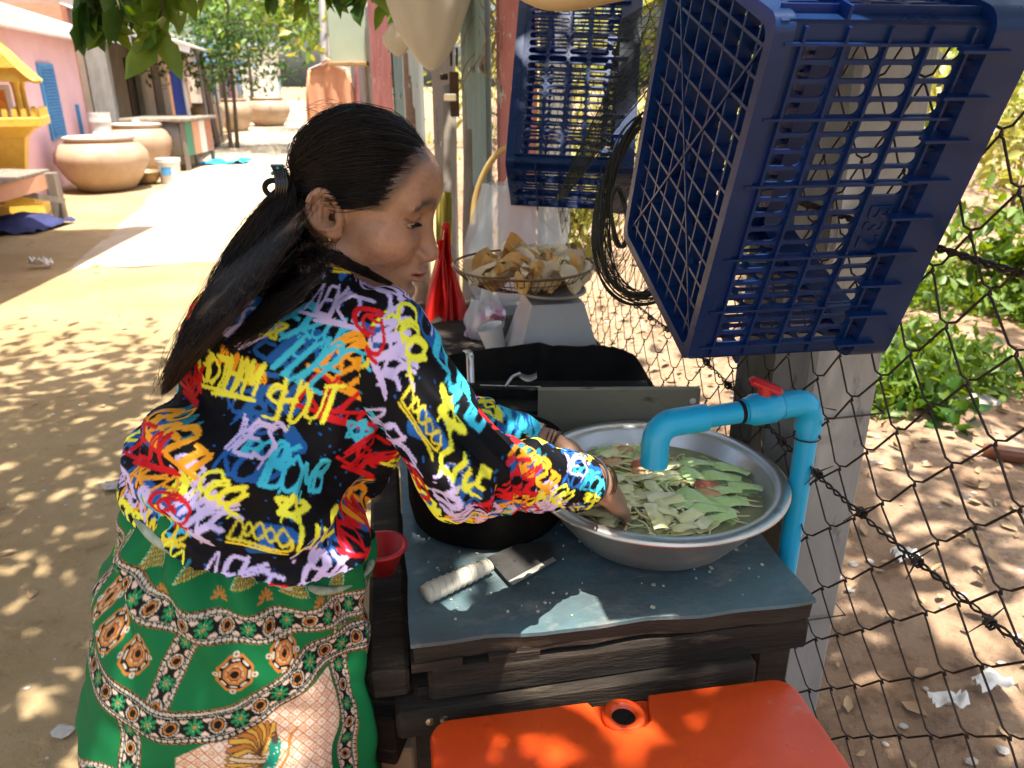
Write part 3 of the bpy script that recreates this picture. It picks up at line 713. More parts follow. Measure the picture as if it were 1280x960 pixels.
pole(P(474, 300, 6.4) * (1, 1, 0), P(462, -60, 6.8), .085, .075, 'thick dark pole beside the green metal box', M['wood_grey'])
pole(P(404, 160, 9.0) * (1, 1, 0), P(402, -30, 9.1), .05, .045, 'thin grey pipe pole behind the peach shirt', M['tin_grey'])
t = thing('hasp_board', 'rusty iron hasp and brass padlock on a short timber', 'hasp', P(566, 110, 2.95))
MB().box(P(568, 118, 2.92), (.035, .012, .16), None, .003).build('iron_strap', mat('rust_iron', (.07, .04, .028), (.12, .06, .035), scale=30, rough=.8, bump=.5), t)
MB().tube([P(564, 82, 2.91), P(564, 60, 2.91), P(571, 60, 2.91), P(571, 82, 2.91)], .005, 6).build('staple', M['wire'], t)
MB().box(P(555, 96, 2.90), (.03, .012, .022), None, .003).build('latch', M['wire'], t)
MB().box(P(563, 122, 2.88), (.05, .02, .028), None, .004).build('padlock', mat('bright_brass', (.72, .66, .5), rough=.25, metal=1), t)
t = thing('green_meter_box', 'pale green metal box mounted high beside the thick pole', 'metal box', P(440, 85, 6.5))
MB().box(P(441, 38, 6.5), (.34, .26, .56), rotm('Z', -.2), .012).build('body', mat('pale_green_paint', (.36, .44, .33), (.42, .50, .38), (.3, .33, .25), scale=4, rough=.5), t)
MB().box(P(441, 80, 6.47), (.34, .26, .03), rotm('Z', -.2), .004).build('rusty_sill', mat('rusty_edge', (.45, .27, .12), (.3, .17, .08), scale=20, rough=.9), t)
t = thing('hanging_shirt', 'peach collared shirt on a hanger beside the lane wall', 'shirt', P(410, 135, 7.8))
hk = P(409, 72, 7.8)
def shirt_fn(a, b):
    w = .055 + .165 * min(1, (1 - b) * 7) ** .7
    return hk + np.array([(a * 2 - 1) * w, .03 * math.sin(a * 19) * (1 - b) + .05 * math.sin(a * 3.14) - .03, -.06 - (1 - b) * .62 + .015 * math.cos((a - .5) * 6)])
M['peach'] = mat('peach_cotton', (.66, .33, .19), (.58, .28, .16), scale=8, rough=.9)
MB().grid(shirt_fn, 40, 26).build('front', M['peach'], t, smooth=True)
for s_ in (-1, 1): MB().tube([hk + np.array([s_ * .19, 0, -.12]), hk + np.array([s_ * .235, .02, -.34]), hk + np.array([s_ * .245, .02, -.62])], [.035, .045, .048], 10, ell=.5).build('sleeve', M['peach'], t, smooth=True)
MB().tube([hk + np.array([-.05, 0, -.05]), hk + np.array([0, -.03, -.015]), hk + np.array([.05, 0, -.05])], .014, 8).build('collar', M['peach'], t, smooth=True)
MB().tube([hk + np.array([-.2, 0, -.11]), hk + np.array([0, 0, -.03]), hk + np.array([.2, 0, -.11])], .006, 6).build('hanger', M['white_plastic'], t)
MB().tube([hk + np.array([0, 0, -.03]), hk + np.array([0, 0, .05]), hk + np.array([.02, 0, .07])], .004, 6).build('hook', M['steel'], t)
t = thing('pink_garment', 'small pink garment hanging between shirt and thick pole', 'garment', P(455, 120, 7.4))
MB().grid(lambda a, b: P(450, 75, 7.4) + np.array([(a - .5) * (.10 + .06 * (1 - b)), .02 * math.sin(a * 14), -.5 * (1 - b)]), 14, 8).build('cloth', mat('pink_cotton', (.75, .38, .42), (.5, .16, .16), scale=5, rough=.9), t, smooth=True)
# bags
M['bag_white'] = mat('milky_plastic', (.72, .66, .56), (.80, .75, .66), scale=4, rough=.35, trans=.0)
def add_trans(m, c, f):
    nt = m.node_tree; b = nt.nodes['Principled BSDF']; tr = nt.nodes.new('ShaderNodeBsdfTranslucent'); tr.inputs[0].default_value = (*c, 1)
    mx = nt.nodes.new('ShaderNodeMixShader'); mx.inputs[0].default_value = f
    nt.links.new(b.outputs[0], mx.inputs[1]); nt.links.new(tr.outputs[0], mx.inputs[2]); nt.links.new(mx.outputs[0], nt.nodes['Material Output'].inputs[0])
add_trans(M['bag_white'], (.85, .78, .66), .5)
M['bag_clear'] = mat('clear_plastic_film', (.82, .84, .84), (.75, .78, .78), scale=5, rough=.18, alpha=.42, spec=.7)
def sack(name, label, c, rx, ry, rz, m_, neck=.25, top=None, seed=0, cat='bag', hang=.25):
    t = thing(name, label, cat, np.asarray(c) - Z * rz)
    def fn(a, b):
        an = a * 2 * math.pi; ph = b
        prof = math.sin(min(1, ph * 1.25) * math.pi * .5) ** .6 * (1 - max(0, ph - .55) / .45 * (1 - neck)) if ph > .02 else .05
        w = 1 + .16 * mnoise.noise(Vector((math.cos(an) * 2, math.sin(an) * 2, ph * 4 + seed))) + .07 * math.sin(an * 9 + seed) * ph
        return np.asarray(c) + np.array([rx * prof * w * math.cos(an), ry * prof * w * math.sin(an), (ph * 2 - 1) * rz])
    MB().grid(fn, 40, 26, True).build('film', m_, t, smooth=True)
    tp = np.asarray(c) + Z * rz
    MB().tube([tp - Z * .02, tp + Z * hang * .5, tp + Z * hang + np.array([.01, 0, 0])], [rx * neck * .5, .006, .004], 7).build('tied_neck', m_, t, smooth=True)
    return t
sack('plastic_sack', 'large milky white plastic sack hung on the wooden poles', P(536, 8, 2.6), .150, .12, .20, M['bag_white'], seed=3, neck=.7)
sack('plastic_sack', 'small flat white plastic bag beside the large milky sack', P(497, 50, 2.75), .060, .02, .055, M['bag_white'], seed=8)
t = thing('green_tarp_scrap', 'scrap of turquoise green tarpaulin behind the white sack', 'tarpaulin', P(500, 60, 3.6))
MB().grid(lambda a, b: P(484 + a * 44 + 4 * math.sin(b * 6), -20 + (1 - b) * (86 - 20 * a), 3.6 + .05 * math.sin(a * 12 + b * 5)), 16, 12).build('sheet', mat('green_tarp', (.02, .36, .24), (.01, .22, .16), scale=7, rough=.5), t, smooth=True)
t = thing('yellow_hose', 'pale yellow hose bent in an arc on the pole wall', 'hose', P(590, 285, 2.3))
MB().tube(smoothpath([P(590, 285, 2.30), P(594, 248, 2.28), P(606, 215, 2.25), P(622, 192, 2.22), P(645, 178, 2.2)], 6), .009, 8).build('tube', mat('yellow_rubber', (.62, .42, .14), (.55, .36, .12), rough=.5), t, smooth=True)
t = thing('vine_twigs', 'dry brown vine twigs tangled over the pole tops', 'vine', P(620, 60, 2.6))
mb = MB()
for k in range(46):
    x0 = rnd.uniform(596, 645); y0 = rnd.uniform(-30, 40); d0 = rnd.uniform(2.4, 2.75)
    q = [(x0, y0)]
    for j in range(4): q.append((q[-1][0] + rnd.uniform(-16, 14), q[-1][1] + rnd.uniform(5, 34)))
    mb.tube(smoothpath([P(a, b_, d0 + .02 * j) for j, (a, b_) in enumerate(q)], 3), rnd.uniform(.0012, .003), 4)
tag(mb.build('twigs', mat('dry_twig', (.26, .16, .09), (.35, .24, .14), scale=20, rough=.9), t), kind='stuff')
t = thing('crossing_pole', 'pale peeled pole lying across above the smaller looking crate', 'pole', P(725, 3, 1.5))
MB().tube(smoothpath([P(590, -60, 1.62), P(660, -14, 1.55), P(705, -4, 1.52), P(770, -16, 1.49), P(900, -44, 1.42)], 5), .026, 12).build('shaft', mat('peeled_wood', (.62, .46, .25), (.54, .38, .2), scale=10, stretch=(.2, 1, 1), rough=.6), t, smooth=True)
# ------------------------------------------------------------------ work table
TZ = .75
M['table_paint'] = mat('worn_teal_paint', (.055, .062, .060), (.095, .17, .19), (.20, .21, .195), scale=4.2, stretch=(.7, 1, 1), scale3=16, rough=.38, bump=.7, bscale=38, bdist=.004, rvar=.18, c3lo=.52, c3hi=.70)
t = thing('work_table', 'rough low work table with worn teal top and charred beams', 'table', W(.25, 1.05, 0), TA)
u0, u1, v0, v1 = .0, .585, .838, 1.46
def slab(mb, c, outline, z0, z1):
    mb.prism(outline, z1 - z0, None, (0, 0, z0))
out = []
for k in range(24): out.append((u0 + (u1 - u0) * k / 23, v0 + .005 * mnoise.noise(Vector((k * .35, 0, 4))) + (.002 * math.sin(k * .6))))
for k in range(12): out.append((u1 + .006 * mnoise.noise(Vector((0, k * .5, 2))), v0 + (v1 - v0) * (k + 1) / 12))
for k in range(12): out.append((u0 - .004 * mnoise.noise(Vector((3, k * .5, 2))), v1 - (v1 - v0) * k / 12))
wo = [tuple(W(a, b, 0)[:2]) for a, b in out]
top = MB().prism(wo, .006, None, (0, 0, TZ - .006)); top.build('painted_sheet', M['table_paint'], t)
wi = [tuple(W(a + (.003 if a < .1 else -.003 if a > .5 else 0), b + .004, 0)[:2]) for a, b in out]
MB().prism(wi, .026, None, (0, 0, TZ - .0335)).jitter(.002, 25).build('board', M['wood_dark'], t)
# worn right-hand edge strip and the heavy front beams
MB().beam(W(.02, .862, TZ - .072), W(.585, .872, TZ - .066), .058, .052, Z, .006).jitter(.004, 13).build('front_beam', M['wood_dark'], t)
MB().beam(W(-.025, .845, TZ - .125), W(.50, .85, TZ - .112), .05, .048, Z, .006).jitter(.004, 11).build('front_beam', M['wood_dark'], t)
for a in (.035, .14): MB().box(W(a, .862, TZ - .040), (.07, .05, .014), np.stack([U, V, Z], 1)).jitter(.003, 20).build('shim', M['wood_dark'], t)
MB().beam(W(.03, 1.40, TZ - .07), W(.57, 1.40, TZ - .07), .06, .06, Z, .006).build('back_beam', M['wood_dark'], t)
MB().beam(W(-.03, .84, TZ - .066), W(-.03, 1.44, TZ - .066), .055, .05, Z, .006).jitter(.003, 12).build('side_beam', M['wood_dark'], t)
MB().beam(W(-.01, 1.0, TZ - .17), W(-.01, 1.42, TZ - .17), .05, .06, Z, .006).jitter(.003, 12).build('side_beam', M['wood_dark'], t)
for a, b in ((.03, .88), (.55, .90), (.03, 1.40), (.55, 1.40)): MB().beam(W(a, b, 0), W(a, b, TZ - .09), .06, .06, V, .006).jitter(.003, 10).build('leg', M['wood_dark'], t)
for a in (.0, .02): 
    MB().lathe([(0, .004), (.006, .003), (.007, 0)], 8, W(.02 + a, .822, TZ - .118), np.stack([U, Z, -V], 1)).build('nail', M['steel'], t)

# ------------------------------------------------------------------ aluminium basin, water, cut vegetables
BC = np.array([.231, 1.098, TZ])
M['alu'] = mat('worn_aluminium', (.50, .50, .48), (.58, .58, .56), (.40, .40, .38), scale=10, rough=.36, metal=.92, bump=.12, bscale=200, bdist=.001, rvar=.08)
t = thing('aluminium_basin', 'wide dented aluminium basin of water on the table', 'basin', BC)
pr = [(.0, .006), (.078, .0), (.100, .004), (.122, .020), (.150, .058), (.168, .100), (.171, .104), (.186, .1055), (.190, .108), (.191, .112), (.187, .1155), (.178, .116), (.170, .1135), (.1655, .106), (.147, .058), (.119, .023), (.098, .0085), (0, .009)]
pr = [(a * 1.085, b) for a, b in pr]
MB().lathe(pr, 96, BC).build('bowl', M['alu'], t, smooth=True)
wz = .083
M['water'] = mat('cloudy_water', (.26, .27, .13), (.32, .32, .17), scale=12, rough=.08, spec=.3, bump=.5, bscale=70, bdist=.004)
MB().lathe([(0, wz), (.05, wz), (.10, wz), (.1725, wz)], 64, BC).build('water', M['water'], t, smooth=True)
VEG = []
def vegm(n, a, b, **k): return mat(n, a, b, scale=40, rough=.32, coat=.3, **k)
M['v_pale'] = vegm('pale_stem', (.70, .66, .28), (.78, .74, .42)); M['v_green'] = vegm('cut_green', (.42, .62, .18), (.60, .74, .34))
M['v_yellow'] = vegm('yellow_shred', (.74, .60, .18), (.80, .70, .32)); M['v_red'] = vegm('tomato_red', (.48, .09, .05), (.56, .20, .12)); M['v_orange'] = vegm('orange_slice', (.62, .30, .13), (.60, .38, .20))
M['v_white'] = vegm('white_core', (.76, .72, .44), (.70, .64, .34))
def veg_piece(kind, name, m_, label):
    mb = MB()
    if kind == 'chunk':
        n = 14; mb.grid(lambda a, b: np.array([(a - .5) * .060, (b - .5) * .026 * (1 - .3 * abs(a - .5)), .006 + .006 * math.cos((a - .5) * 3) * math.cos((b - .5) * 3)]), 7, 5)
        mb.grid(lambda a, b: np.array([(a - .5) * .060, -(b - .5) * .026 * (1 - .3 * abs(a - .5)), -.005]), 7, 5)
        mb.jitter(.0035, 60)
    elif kind == 'strip':
        mb.tube(smoothpath([(-.05, 0, 0), (-.02, .006, .003), (.02, -.004, .004), (.05, .004, 0)], 5), [.0030] * 15 + [.0016], 6, ell=.7)
    elif kind == 'curl':
        mb.tube([((.012 + .002 * a) * math.cos(a), (.012 + .003 * a) * math.sin(a), .002 * math.sin(2 * a)) for a in np.linspace(0, 4.2, 18)], .0016, 5)
    elif kind == 'wedge':
        mb.lathe([(0, -.010), (.010, -.008), (.017, 0), (.012, .006), (0, .008)], 12, (0, 0, 0), None, sq=.62).jitter(.003, 80)
    o = mb.build(name, M[m_], None, smooth=True); return o
protos = [('chunk', 'stem_chunk', 'v_green', 'pale green cut stem chunk floating in the basin'), ('chunk', 'stem_chunk', 'v_pale', 'cream yellow cut stem chunk floating in the basin'),
          ('strip', 'vegetable_strip', 'v_pale', 'thin pale vegetable strip floating in the basin'), ('strip', 'vegetable_strip', 'v_green', 'thin green vegetable strip floating in the basin'),
          ('strip', 'vegetable_strip', 'v_yellow', 'thin yellow vegetable strip floating in the basin'), ('curl', 'vegetable_curl', 'v_white', 'white curled shred floating in the basin'),
          ('wedge', 'tomato_wedge', 'v_red', 'red tomato wedge floating in the basin'), ('wedge', 'orange_wedge', 'v_orange', 'soft orange wedge floating in the basin'), ('chunk', 'stem_chunk', 'v_white', 'white peeled stem chunk floating in the basin')]
po = [veg_piece(*p) for p in protos]; first = [True] * len(po)
def put(k, x, y, z, rz, tilt=(0, 0), sc=1.0):
    o = po[k]
    if first[k]: first[k] = False
    else: o = po[k].copy(); LINK(o)
    o.location = (BC[0] + x, BC[1] + y, BC[2] + z); o.rotation_euler = (tilt[0], tilt[1], rz); o.scale = (sc,) * 3
    kind, nm, m_, lb = protos[k]; tag(o, lb, nm.split('_')[0] if nm.startswith('tomato') else 'vegetable', lb.replace(' floating in the basin', 's in the basin'))
def vput(k, px, py, ang, dz=.004, sc=1.0, tilt=.12):
    g = G(px, py, TZ + wz + dz) - BC; put(k, g[0], g[1], wz + dz, R(ang), (rnd.uniform(-tilt, tilt), rnd.uniform(-tilt, tilt)), sc)
for a in ((0, 905, 617, -5), (0, 900, 600, -25), (0, 858, 635, -35), (0, 872, 628, -50), (0, 815, 573, -55), (0, 870, 583, -10), (1, 850, 586, -8), (0, 912, 590, -28), (1, 832, 598, 15), (0, 885, 640, -12), (0, 930, 612, -10)): vput(*a, dz=rnd.uniform(.004, .010), sc=rnd.uniform(.9, 1.25))
for a in ((6, 803, 583, 20), (6, 882, 610, 10), (7, 885, 620, -20), (7, 782, 566, 15), (7, 765, 580, 10), (7, 800, 590, 40)): vput(*a, dz=.005, sc=rnd.uniform(1.1, 1.5))
for k in range(170):
    a = rnd.uniform(0, 6.28); r = .160 * math.sqrt(rnd.random()); put(rnd.choice((2, 2, 3, 4, 4)), r * .92 * math.cos(a), r * .92 * math.sin(a), wz + rnd.uniform(-.001, .010), rnd.gauss(-.5, .8), (rnd.uniform(-.15, .15), rnd.uniform(-.15, .15)), rnd.uniform(.45, .95) * (1 if r < .115 else .6))
for k in range(52):
    a = rnd.uniform(2.0, 5.4); r = .14 * math.sqrt(rnd.random()); put(rnd.choice((1, 8, 1, 1)), r * math.cos(a), r * math.sin(a), wz + rnd.uniform(.002, .010), rnd.uniform(0, 6), (rnd.uniform(-.3, .3), rnd.uniform(-.3, .3)), rnd.uniform(.5, .95))
for k in range(14):
    a = rnd.uniform(-1.6, 2.2); r = .140 * math.sqrt(rnd.random()); put(rnd.choice((0, 0, 1)), r * math.cos(a), r * math.sin(a), wz + rnd.uniform(.0, .007), rnd.gauss(-.5, .7), (rnd.uniform(-.3, .3), rnd.uniform(-.3, .3)), rnd.uniform(.6, 1.0))
for k in range(40):
    a = rnd.uniform(0, 6.28); r = .13 * math.sqrt(rnd.random()); put(5, r * math.cos(a), r * math.sin(a), wz + rnd.uniform(.001, .009), rnd.uniform(0, 6), (rnd.uniform(-.4, .4), rnd.uniform(-.4, .4)), rnd.uniform(.5, 1.1))
mb = MB()
for k in range(420):
    q = rnd.gauss(0, .022), rnd.gauss(0, .016); mb.lathe([(0, -.0012), (.0012, 0), (0, .0012)], 5, BC + np.array([-.045 + q[0] - .02, -.075 + q[1] + .02, wz + .002 + abs(rnd.gauss(0, .004))]))
tag(mb.build('foam', mat('water_foam', (.8, .8, .74), rough=.2), None, smooth=True), 'white splash foam on the water under the fingers', 'foam', kind='stuff')

# ------------------------------------------------------------------ blue pipe with tap
M['pvc'] = mat('blue_pvc', (.008, .33, .58), (.010, .37, .63), (.03, .20, .30), scale=9, scale3=26, rough=.3, spec=.5, c3lo=.66, c3hi=.72)
t = thing('water_pipe', 'bright blue plastic water pipe with red tap over the basin', 'pipe', P(992, 700, 1.17) * (1, 1, 0))
pv = P(1012, 522, 1.17); pb = pv * (1, 1, 0) + np.array([.0, .004, .0]); pb[2] = .05
pt = pv + Z * .028
sp = G(842, 528, pt[2] - .012); ph = sp + Z * 0
hd = (ph - pt); hd /= np.linalg.norm(hd)
MB().tube([pb, pv], .0165, 20).build('riser', M['pvc'], t, smooth='auto')
el = [pv - Z * .02] + [pv + Z * (.028 * math.sin(a)) + hd * (.028 * (1 - math.cos(a))) for a in np.linspace(0, math.pi / 2, 8)] + [pt + hd * .055]
MB().tube(el, .0205, 20).build('elbow', M['pvc'], t, smooth='auto')
MB().tube([pt + hd * .05, ph], .0165, 20).build('arm', M['pvc'], t, smooth='auto')
vb = MB().tube([pt + hd * .052, pt + hd * .060, pt + hd * .066, pt + hd * .098, pt + hd * .104, pt + hd * .112], [.019, .021, .024, .024, .021, .019], 20).build('valve', M['pvc'], t, smooth='auto')
vc = pt + hd * .082
MB().tube([vc, vc + Z * .038], .010, 12).build('valve_stem', mat('red_tap', (.48, .012, .018), (.40, .01, .015), scale=12, rough=.35), vb, smooth='auto')
hx = np.array([-.62, .60, .42]) * 0 + (P(985, 492, 1.08) - P(950, 478, 1.08)); hx /= np.linalg.norm(hx)
MB().beam(vc + Z * .036 - hx * .026, vc + Z * .036 + hx * .026, .020, .013, Z, .005).build('tap_handle', bpy.data.materials['red_tap'], vb)
MB().tube([pt + hd * .116, pt + hd * .122], .0172, 20).build('clamp', M['black'], vb)
sl = np.linalg.norm(ph - pt)
so = [ph - hd * .05, ph - hd * .0] + [ph + hd * (.026 * math.sin(a)) - Z * (.026 * (1 - math.cos(a))) for a in np.linspace(.2, math.pi / 2, 7)] + [ph + hd * .026 - Z * .064]
MB().tube(so, .0205, 20).build('spout', M['pvc'], t, smooth='auto')
MB().lathe([(0, .0006), (.0165, .0006)], 18, ph + hd * .026 - Z * .0655).build('spout_mouth', M['black'], t)  # flat black disc, painted as the shade inside the spout
mb = MB(); tw = pv - Z * .035
mb.tube([tw + .020 * np.array([math.cos(a), math.sin(a), 0]) + Z * .004 * a / 6.28 for a in np.linspace(0, 9, 26)], .0012, 4)
mb.tube([tw + U * .02, tw + U * .06 + V * .1 + Z * .01, tw + U * .055 + V * .02 + Z * .035], .0012, 4)
mb.build('tie_wire', M['wire'], t)

# ------------------------------------------------------------------ cleaver
kc = G(605, 722, TZ); kd = G(690, 690, TZ) - G(530, 757, TZ); kd[2] = 0; kd /= np.linalg.norm(kd); kn = np.array([-kd[1], kd[0], 0])
t = thing('cleaver', 'cleaver with cream tape wrapped handle lying on the table', 'knife', G(600, 725, TZ), math.atan2(kd[1], kd[0]))
h0 = G(532, 752, TZ); h1 = G(612, 715, TZ)
hp = [h0 + (h1 - h0) * a + Z * .013 for a in np.linspace(0, 1, 14)]
rr = [.0155, .017, .017, .0165, .0165, .016, .0155, .015, .0155, .015, .0145, .0135, .0135, .012]
M['tape'] = mat('cream_tape', (.62, .57, .44), (.52, .49, .40), (.30, .31, .27), scale=30, scale3=40, rough=.75, bump=.4, bscale=120, bdist=.001)
hb = MB().tube(hp, rr, 16, ell=.72).build('handle', M['tape'], t, smooth=True)
for k in range(10):
    a = .06 + k * .098; c = h0 + (h1 - h0) * a + Z * .013; r = np.interp(a, np.linspace(0, 1, 14), rr) + .0012
    ring = [c + kn * r * math.cos(w) + Z * .72 * r * math.sin(w) + kd * (.004 * math.sin(w + .6)) for w in np.linspace(0, 2 * math.pi, 22)[:-1]]
    MB().tube(ring, .0007, 5, closed=True).build('tape_turn', M['tape'], hb, smooth=True)
bl = [G(608, 704, TZ), G(618, 714, TZ), G(640, 739, TZ), G(696, 707, TZ), G(684, 683, TZ), G(645, 687, TZ)]
bz = MB().prism([(p[0], p[1]) for p in bl], .0022, None, (0, 0, TZ + .008)).build('blade', mat('worn_blade', (.10, .095, .085), (.17, .16, .15), (.06, .05, .045), scale=22, rough=.42, metal=.8, bump=.2), t)
e0, e1 = bl[2], bl[3]; w_ = bl[1] - bl[2]; w_ = w_ / np.linalg.norm(w_) * .011
MB().prism([tuple((p)[:2]) for p in (e0 + (e1 - e0) * .02, e1 - (e1 - e0) * .02, e1 + w_ * .9 - (e1 - e0) * .02, e0 + w_)], .0006, None, (0, 0, TZ + .0104)).build('ground_edge', mat('bright_edge', (.66, .64, .56), (.5, .48, .42), scale=60, rough=.4, metal=.6), bz)

# ------------------------------------------------------------------ chopping block
cb = np.array([-.042, 1.17, TZ])
t = thing('chopping_block', 'thick round chopping block with blackened sides', 'chopping block', cb)
MB().lathe([(.118, .0), (.128, .006), (.1345, .04), (.136, .10), (.134, .134), (.129, .139)], 48, cb).jitter(.003, 14).build('side', mat('blackened_wood', (.004, .004, .004), (.010, .008, .007), scale=12, rough=1, spec=.05, bump=.6), t, smooth=True)
MB().lathe([(0, .136), (.06, .1375), (.11, .139), (.1305, .1392)], 48, cb).build('cutting_face', mat('cut_wood', (.15, .078, .040), (.20, .115, .062), (.09, .045, .026), scale=16, stretch=(.25, 1, 1), rough=.7, bump=.5), t, smooth=True)

# ------------------------------------------------------------------ sooty stove, plank, ladle
t = thing('sooty_stove', 'soot blackened sheet metal stove behind the chopping block', 'stove', P(690, 500, 1.5) * (1, 1, 0) + Z * .70)
def edge_panel(pts_px, d0, d1, zb, nm, m_, wob=.006):
    n = 40; xs = np.linspace(0, 1, n); px = np.interp(xs, np.linspace(0, 1, len(pts_px)), [p[0] for p in pts_px]); py = np.interp(xs, np.linspace(0, 1, len(pts_px)), [p[1] for p in pts_px])
    tp = np.array([P(a, b + rnd.uniform(-1, 1), d0 + (d1 - d0) * k / (n - 1)) for k, (a, b) in enumerate(zip(px, py))]); bt = tp.copy(); bt[:, 2] = zb
    fw_ = np.array([0, .006, 0])
    v = np.concatenate([tp, bt, tp + fw_, bt + fw_]); f = []
    for k in range(n - 1): f += [(k + 1, k, n + k, n + k + 1), (2 * n + k, 2 * n + k + 1, 3 * n + k + 1, 3 * n + k), (k, k + 1, 2 * n + k + 1, 2 * n + k)]
    f += [(0, n, 3 * n, 2 * n), (n - 1, 3 * n - 1, 4 * n - 1, 2 * n - 1)]
    return MB().add(v, f).build(nm, m_, t)
edge_panel([(540, 448), (585, 440), (650, 432), (672, 429), (700, 434), (745, 432), (775, 436), (795, 446), (815, 478)], 1.60, 1.62, .70, 'back_sheet', M['black'])
edge_panel([(560, 482), (600, 486), (672, 488), (700, 492)], 1.50, 1.50, .70, 'front_sheet', M['black'])
edge_panel([(815, 478), (828, 500)], 1.62, 1.46, .70, 'side_sheet', M['black'])
MB().box(P(690, 500, 1.53) * (1, 1, 0) + Z * .86, (.40, .16, .02)).build('grate', M['black'], t)
for q in ((-.16, -.05), (.16, -.05), (-.16, .07), (.16, .07)):
    c = P(690, 500, 1.53); MB().beam((c[0] + q[0], c[1] + q[1], 0), (c[0] + q[0], c[1] + q[1], .74), .04, .04).build('leg', M['black'], t)
t = thing('leaning_plank', 'weathered grey green plank leaning behind the basin', 'plank', P(770, 545, 1.36))
a0, a1 = P(671, 517, 1.45), P(872, 514, 1.44)
mb = MB().beam(a0, a1, .016, .095, Z); mb.jitter(.004, 14)
mb.build('board', mat('green_grey_board', (.15, .145, .105), (.21, .20, .15), (.045, .045, .035), scale=9, stretch=(.35, 1, 1), scale3=14, rough=.85, bump=.6, bscale=50), t)
MB().lathe([(0, .003), (.006, .002), (.007, 0)], 8, P(866, 501, 1.425), rotm('X', math.pi / 2)).build('nail', M['white_plastic'], t)
t = thing('ladle', 'steel ladle with a small curled tip lying in the stove', 'ladle', P(640, 480, 1.5))
MB().tube(smoothpath([P(632, 484, 1.49), P(640, 472, 1.49), P(650, 467, 1.5)], 5), .0035, 7).build('handle', M['steel'], t, smooth=True)
MB().grid(lambda a, b: P(649 + a * 22, 464 + b * 8 + 5 * math.sin(a * 3), 1.5 + .006 * math.sin(b * 3)), 8, 5).build('tip', M['tin_grey'], t, smooth=True)
MB().tube([P(600, 482, 1.5), P(676, 484, 1.5)], .0018, 5).build('wire_rest', M['steel'], t)
t = thing('steel_strap', 'bent steel strap hooked over the stove edge', 'strap', P(588, 480, 1.5))
MB().tube(smoothpath([P(589, 482, 1.5), P(588, 460, 1.5), P(587, 443, 1.5), P(583, 438, 1.53)], 5), .0075, 8, ell=.3).build('strip', M['steel'], t, smooth=True)

# ------------------------------------------------------------------ counter, scale, wire basket, fritters, bags, cups
t = thing('back_counter', 'dark wooden counter behind the stove holding scale and cups', 'counter', W(.12, 1.9, 0), TA)
ct = .845
MB().box(W(.21, 1.93, ct - .02), (.60, .56, .04), np.stack([U, V, Z], 1), .004).build('top', M['wood_dark'], t)
for a, b in ((-.04, 1.70), (.46, 1.70), (-.04, 2.16), (.46, 2.16)): MB().beam(W(a, b, 0), W(a, b, ct - .03), .05, .05, V).build('leg', M['wood_dark'], t)
t = thing('kitchen_scale', 'grey tapered weighing scale carrying the wire basket', 'scale', P(690, 435, 1.74) * (1, 1, 0) + Z * ct)
sc_ = P(690, 400, 1.74)
def frus(c, w0, d0, w1, d1, z0, z1):
    v = [(s1 * w / 2, s2 * d / 2, z) for w, d, z in ((w0, d0, z0), (w1, d1, z1)) for s1, s2 in ((-1, -1), (1, -1), (1, 1), (-1, 1))]
    return np.array(v) @ np.stack([U, V, Z], 1).T + c * (1, 1, 0), [(3, 2, 1, 0), (4, 5, 6, 7)] + [(k, (k + 1) % 4, 4 + (k + 1) % 4, 4 + k) for k in range(4)]
vv, ff = frus(sc_, .205, .19, .115, .12, ct + .002, 1.0)
MB().add(vv, ff).build('housing', mat('grey_enamel', (.42, .43, .43), (.36, .37, .37), scale=8, rough=.4), t)
MB().lathe([(.0, 1.0), (.03, 1.0), (.03, 1.012), (.075, 1.014), (.075, 1.020), (0, 1.020)], 24, sc_ * (1, 1, 0)).build('pan_support', M['tin_grey'], t, smooth='auto')
bk = P(654, 352, 1.74); bkz = 1.022
t = thing('wire_basket', 'shallow round wire basket of fritters on the scale', 'basket', bk * (1, 1, 0) + Z * bkz)
M['brown_wire'] = mat('brown_wire', (.10, .06, .035), (.16, .10, .06), scale=30, rough=.5, metal=.6)
br = .158
bc_ = bk * (1, 1, 0) + Z * bkz
def bprof(w): return (br * (.40 + .60 * w ** .55), .046 * w ** 1.5)
MB().tube([bc_ + np.array([br * math.cos(a), br * math.sin(a), .046]) for a in np.linspace(0, 2 * math.pi, 57)[:-1]], .0028, 6, closed=True).build('rim', M['brown_wire'], t, smooth=True)
for w in (.02, .35, .7):
    r_, z_ = bprof(w); MB().tube([bc_ + np.array([r_ * math.cos(a), r_ * math.sin(a), z_]) for a in np.linspace(0, 2 * math.pi, 49)[:-1]], .0012, 4, closed=True).build('ring', M['brown_wire'], t, smooth=True)
rb0 = None
for k in range(64):
    a = k / 64 * 2 * math.pi
    if rb0 is None: rb0 = MB().tube([np.array([bprof(w)[0], 0, bprof(w)[1]]) for w in np.linspace(0, 1, 7)], .0010, 4).build('rib', M['brown_wire'], None, smooth=True); rb0.parent = t
    else: share(rb0, rot=(0, 0, a), parent=t)
M['fritter'] = mat('fried_batter', (.58, .29, .07), (.68, .42, .15), (.74, .62, .40), scale=24, scale3=16, rough=.6, bump=.5, bscale=90, bdist=.003, c3lo=.50, c3hi=.58)
M['skin'] = mat('pale_fish_skin', (.76, .67, .50), (.68, .54, .34), (.50, .30, .12), scale=20, scale3=30, rough=.5, bump=.4, c3lo=.60, c3hi=.70)
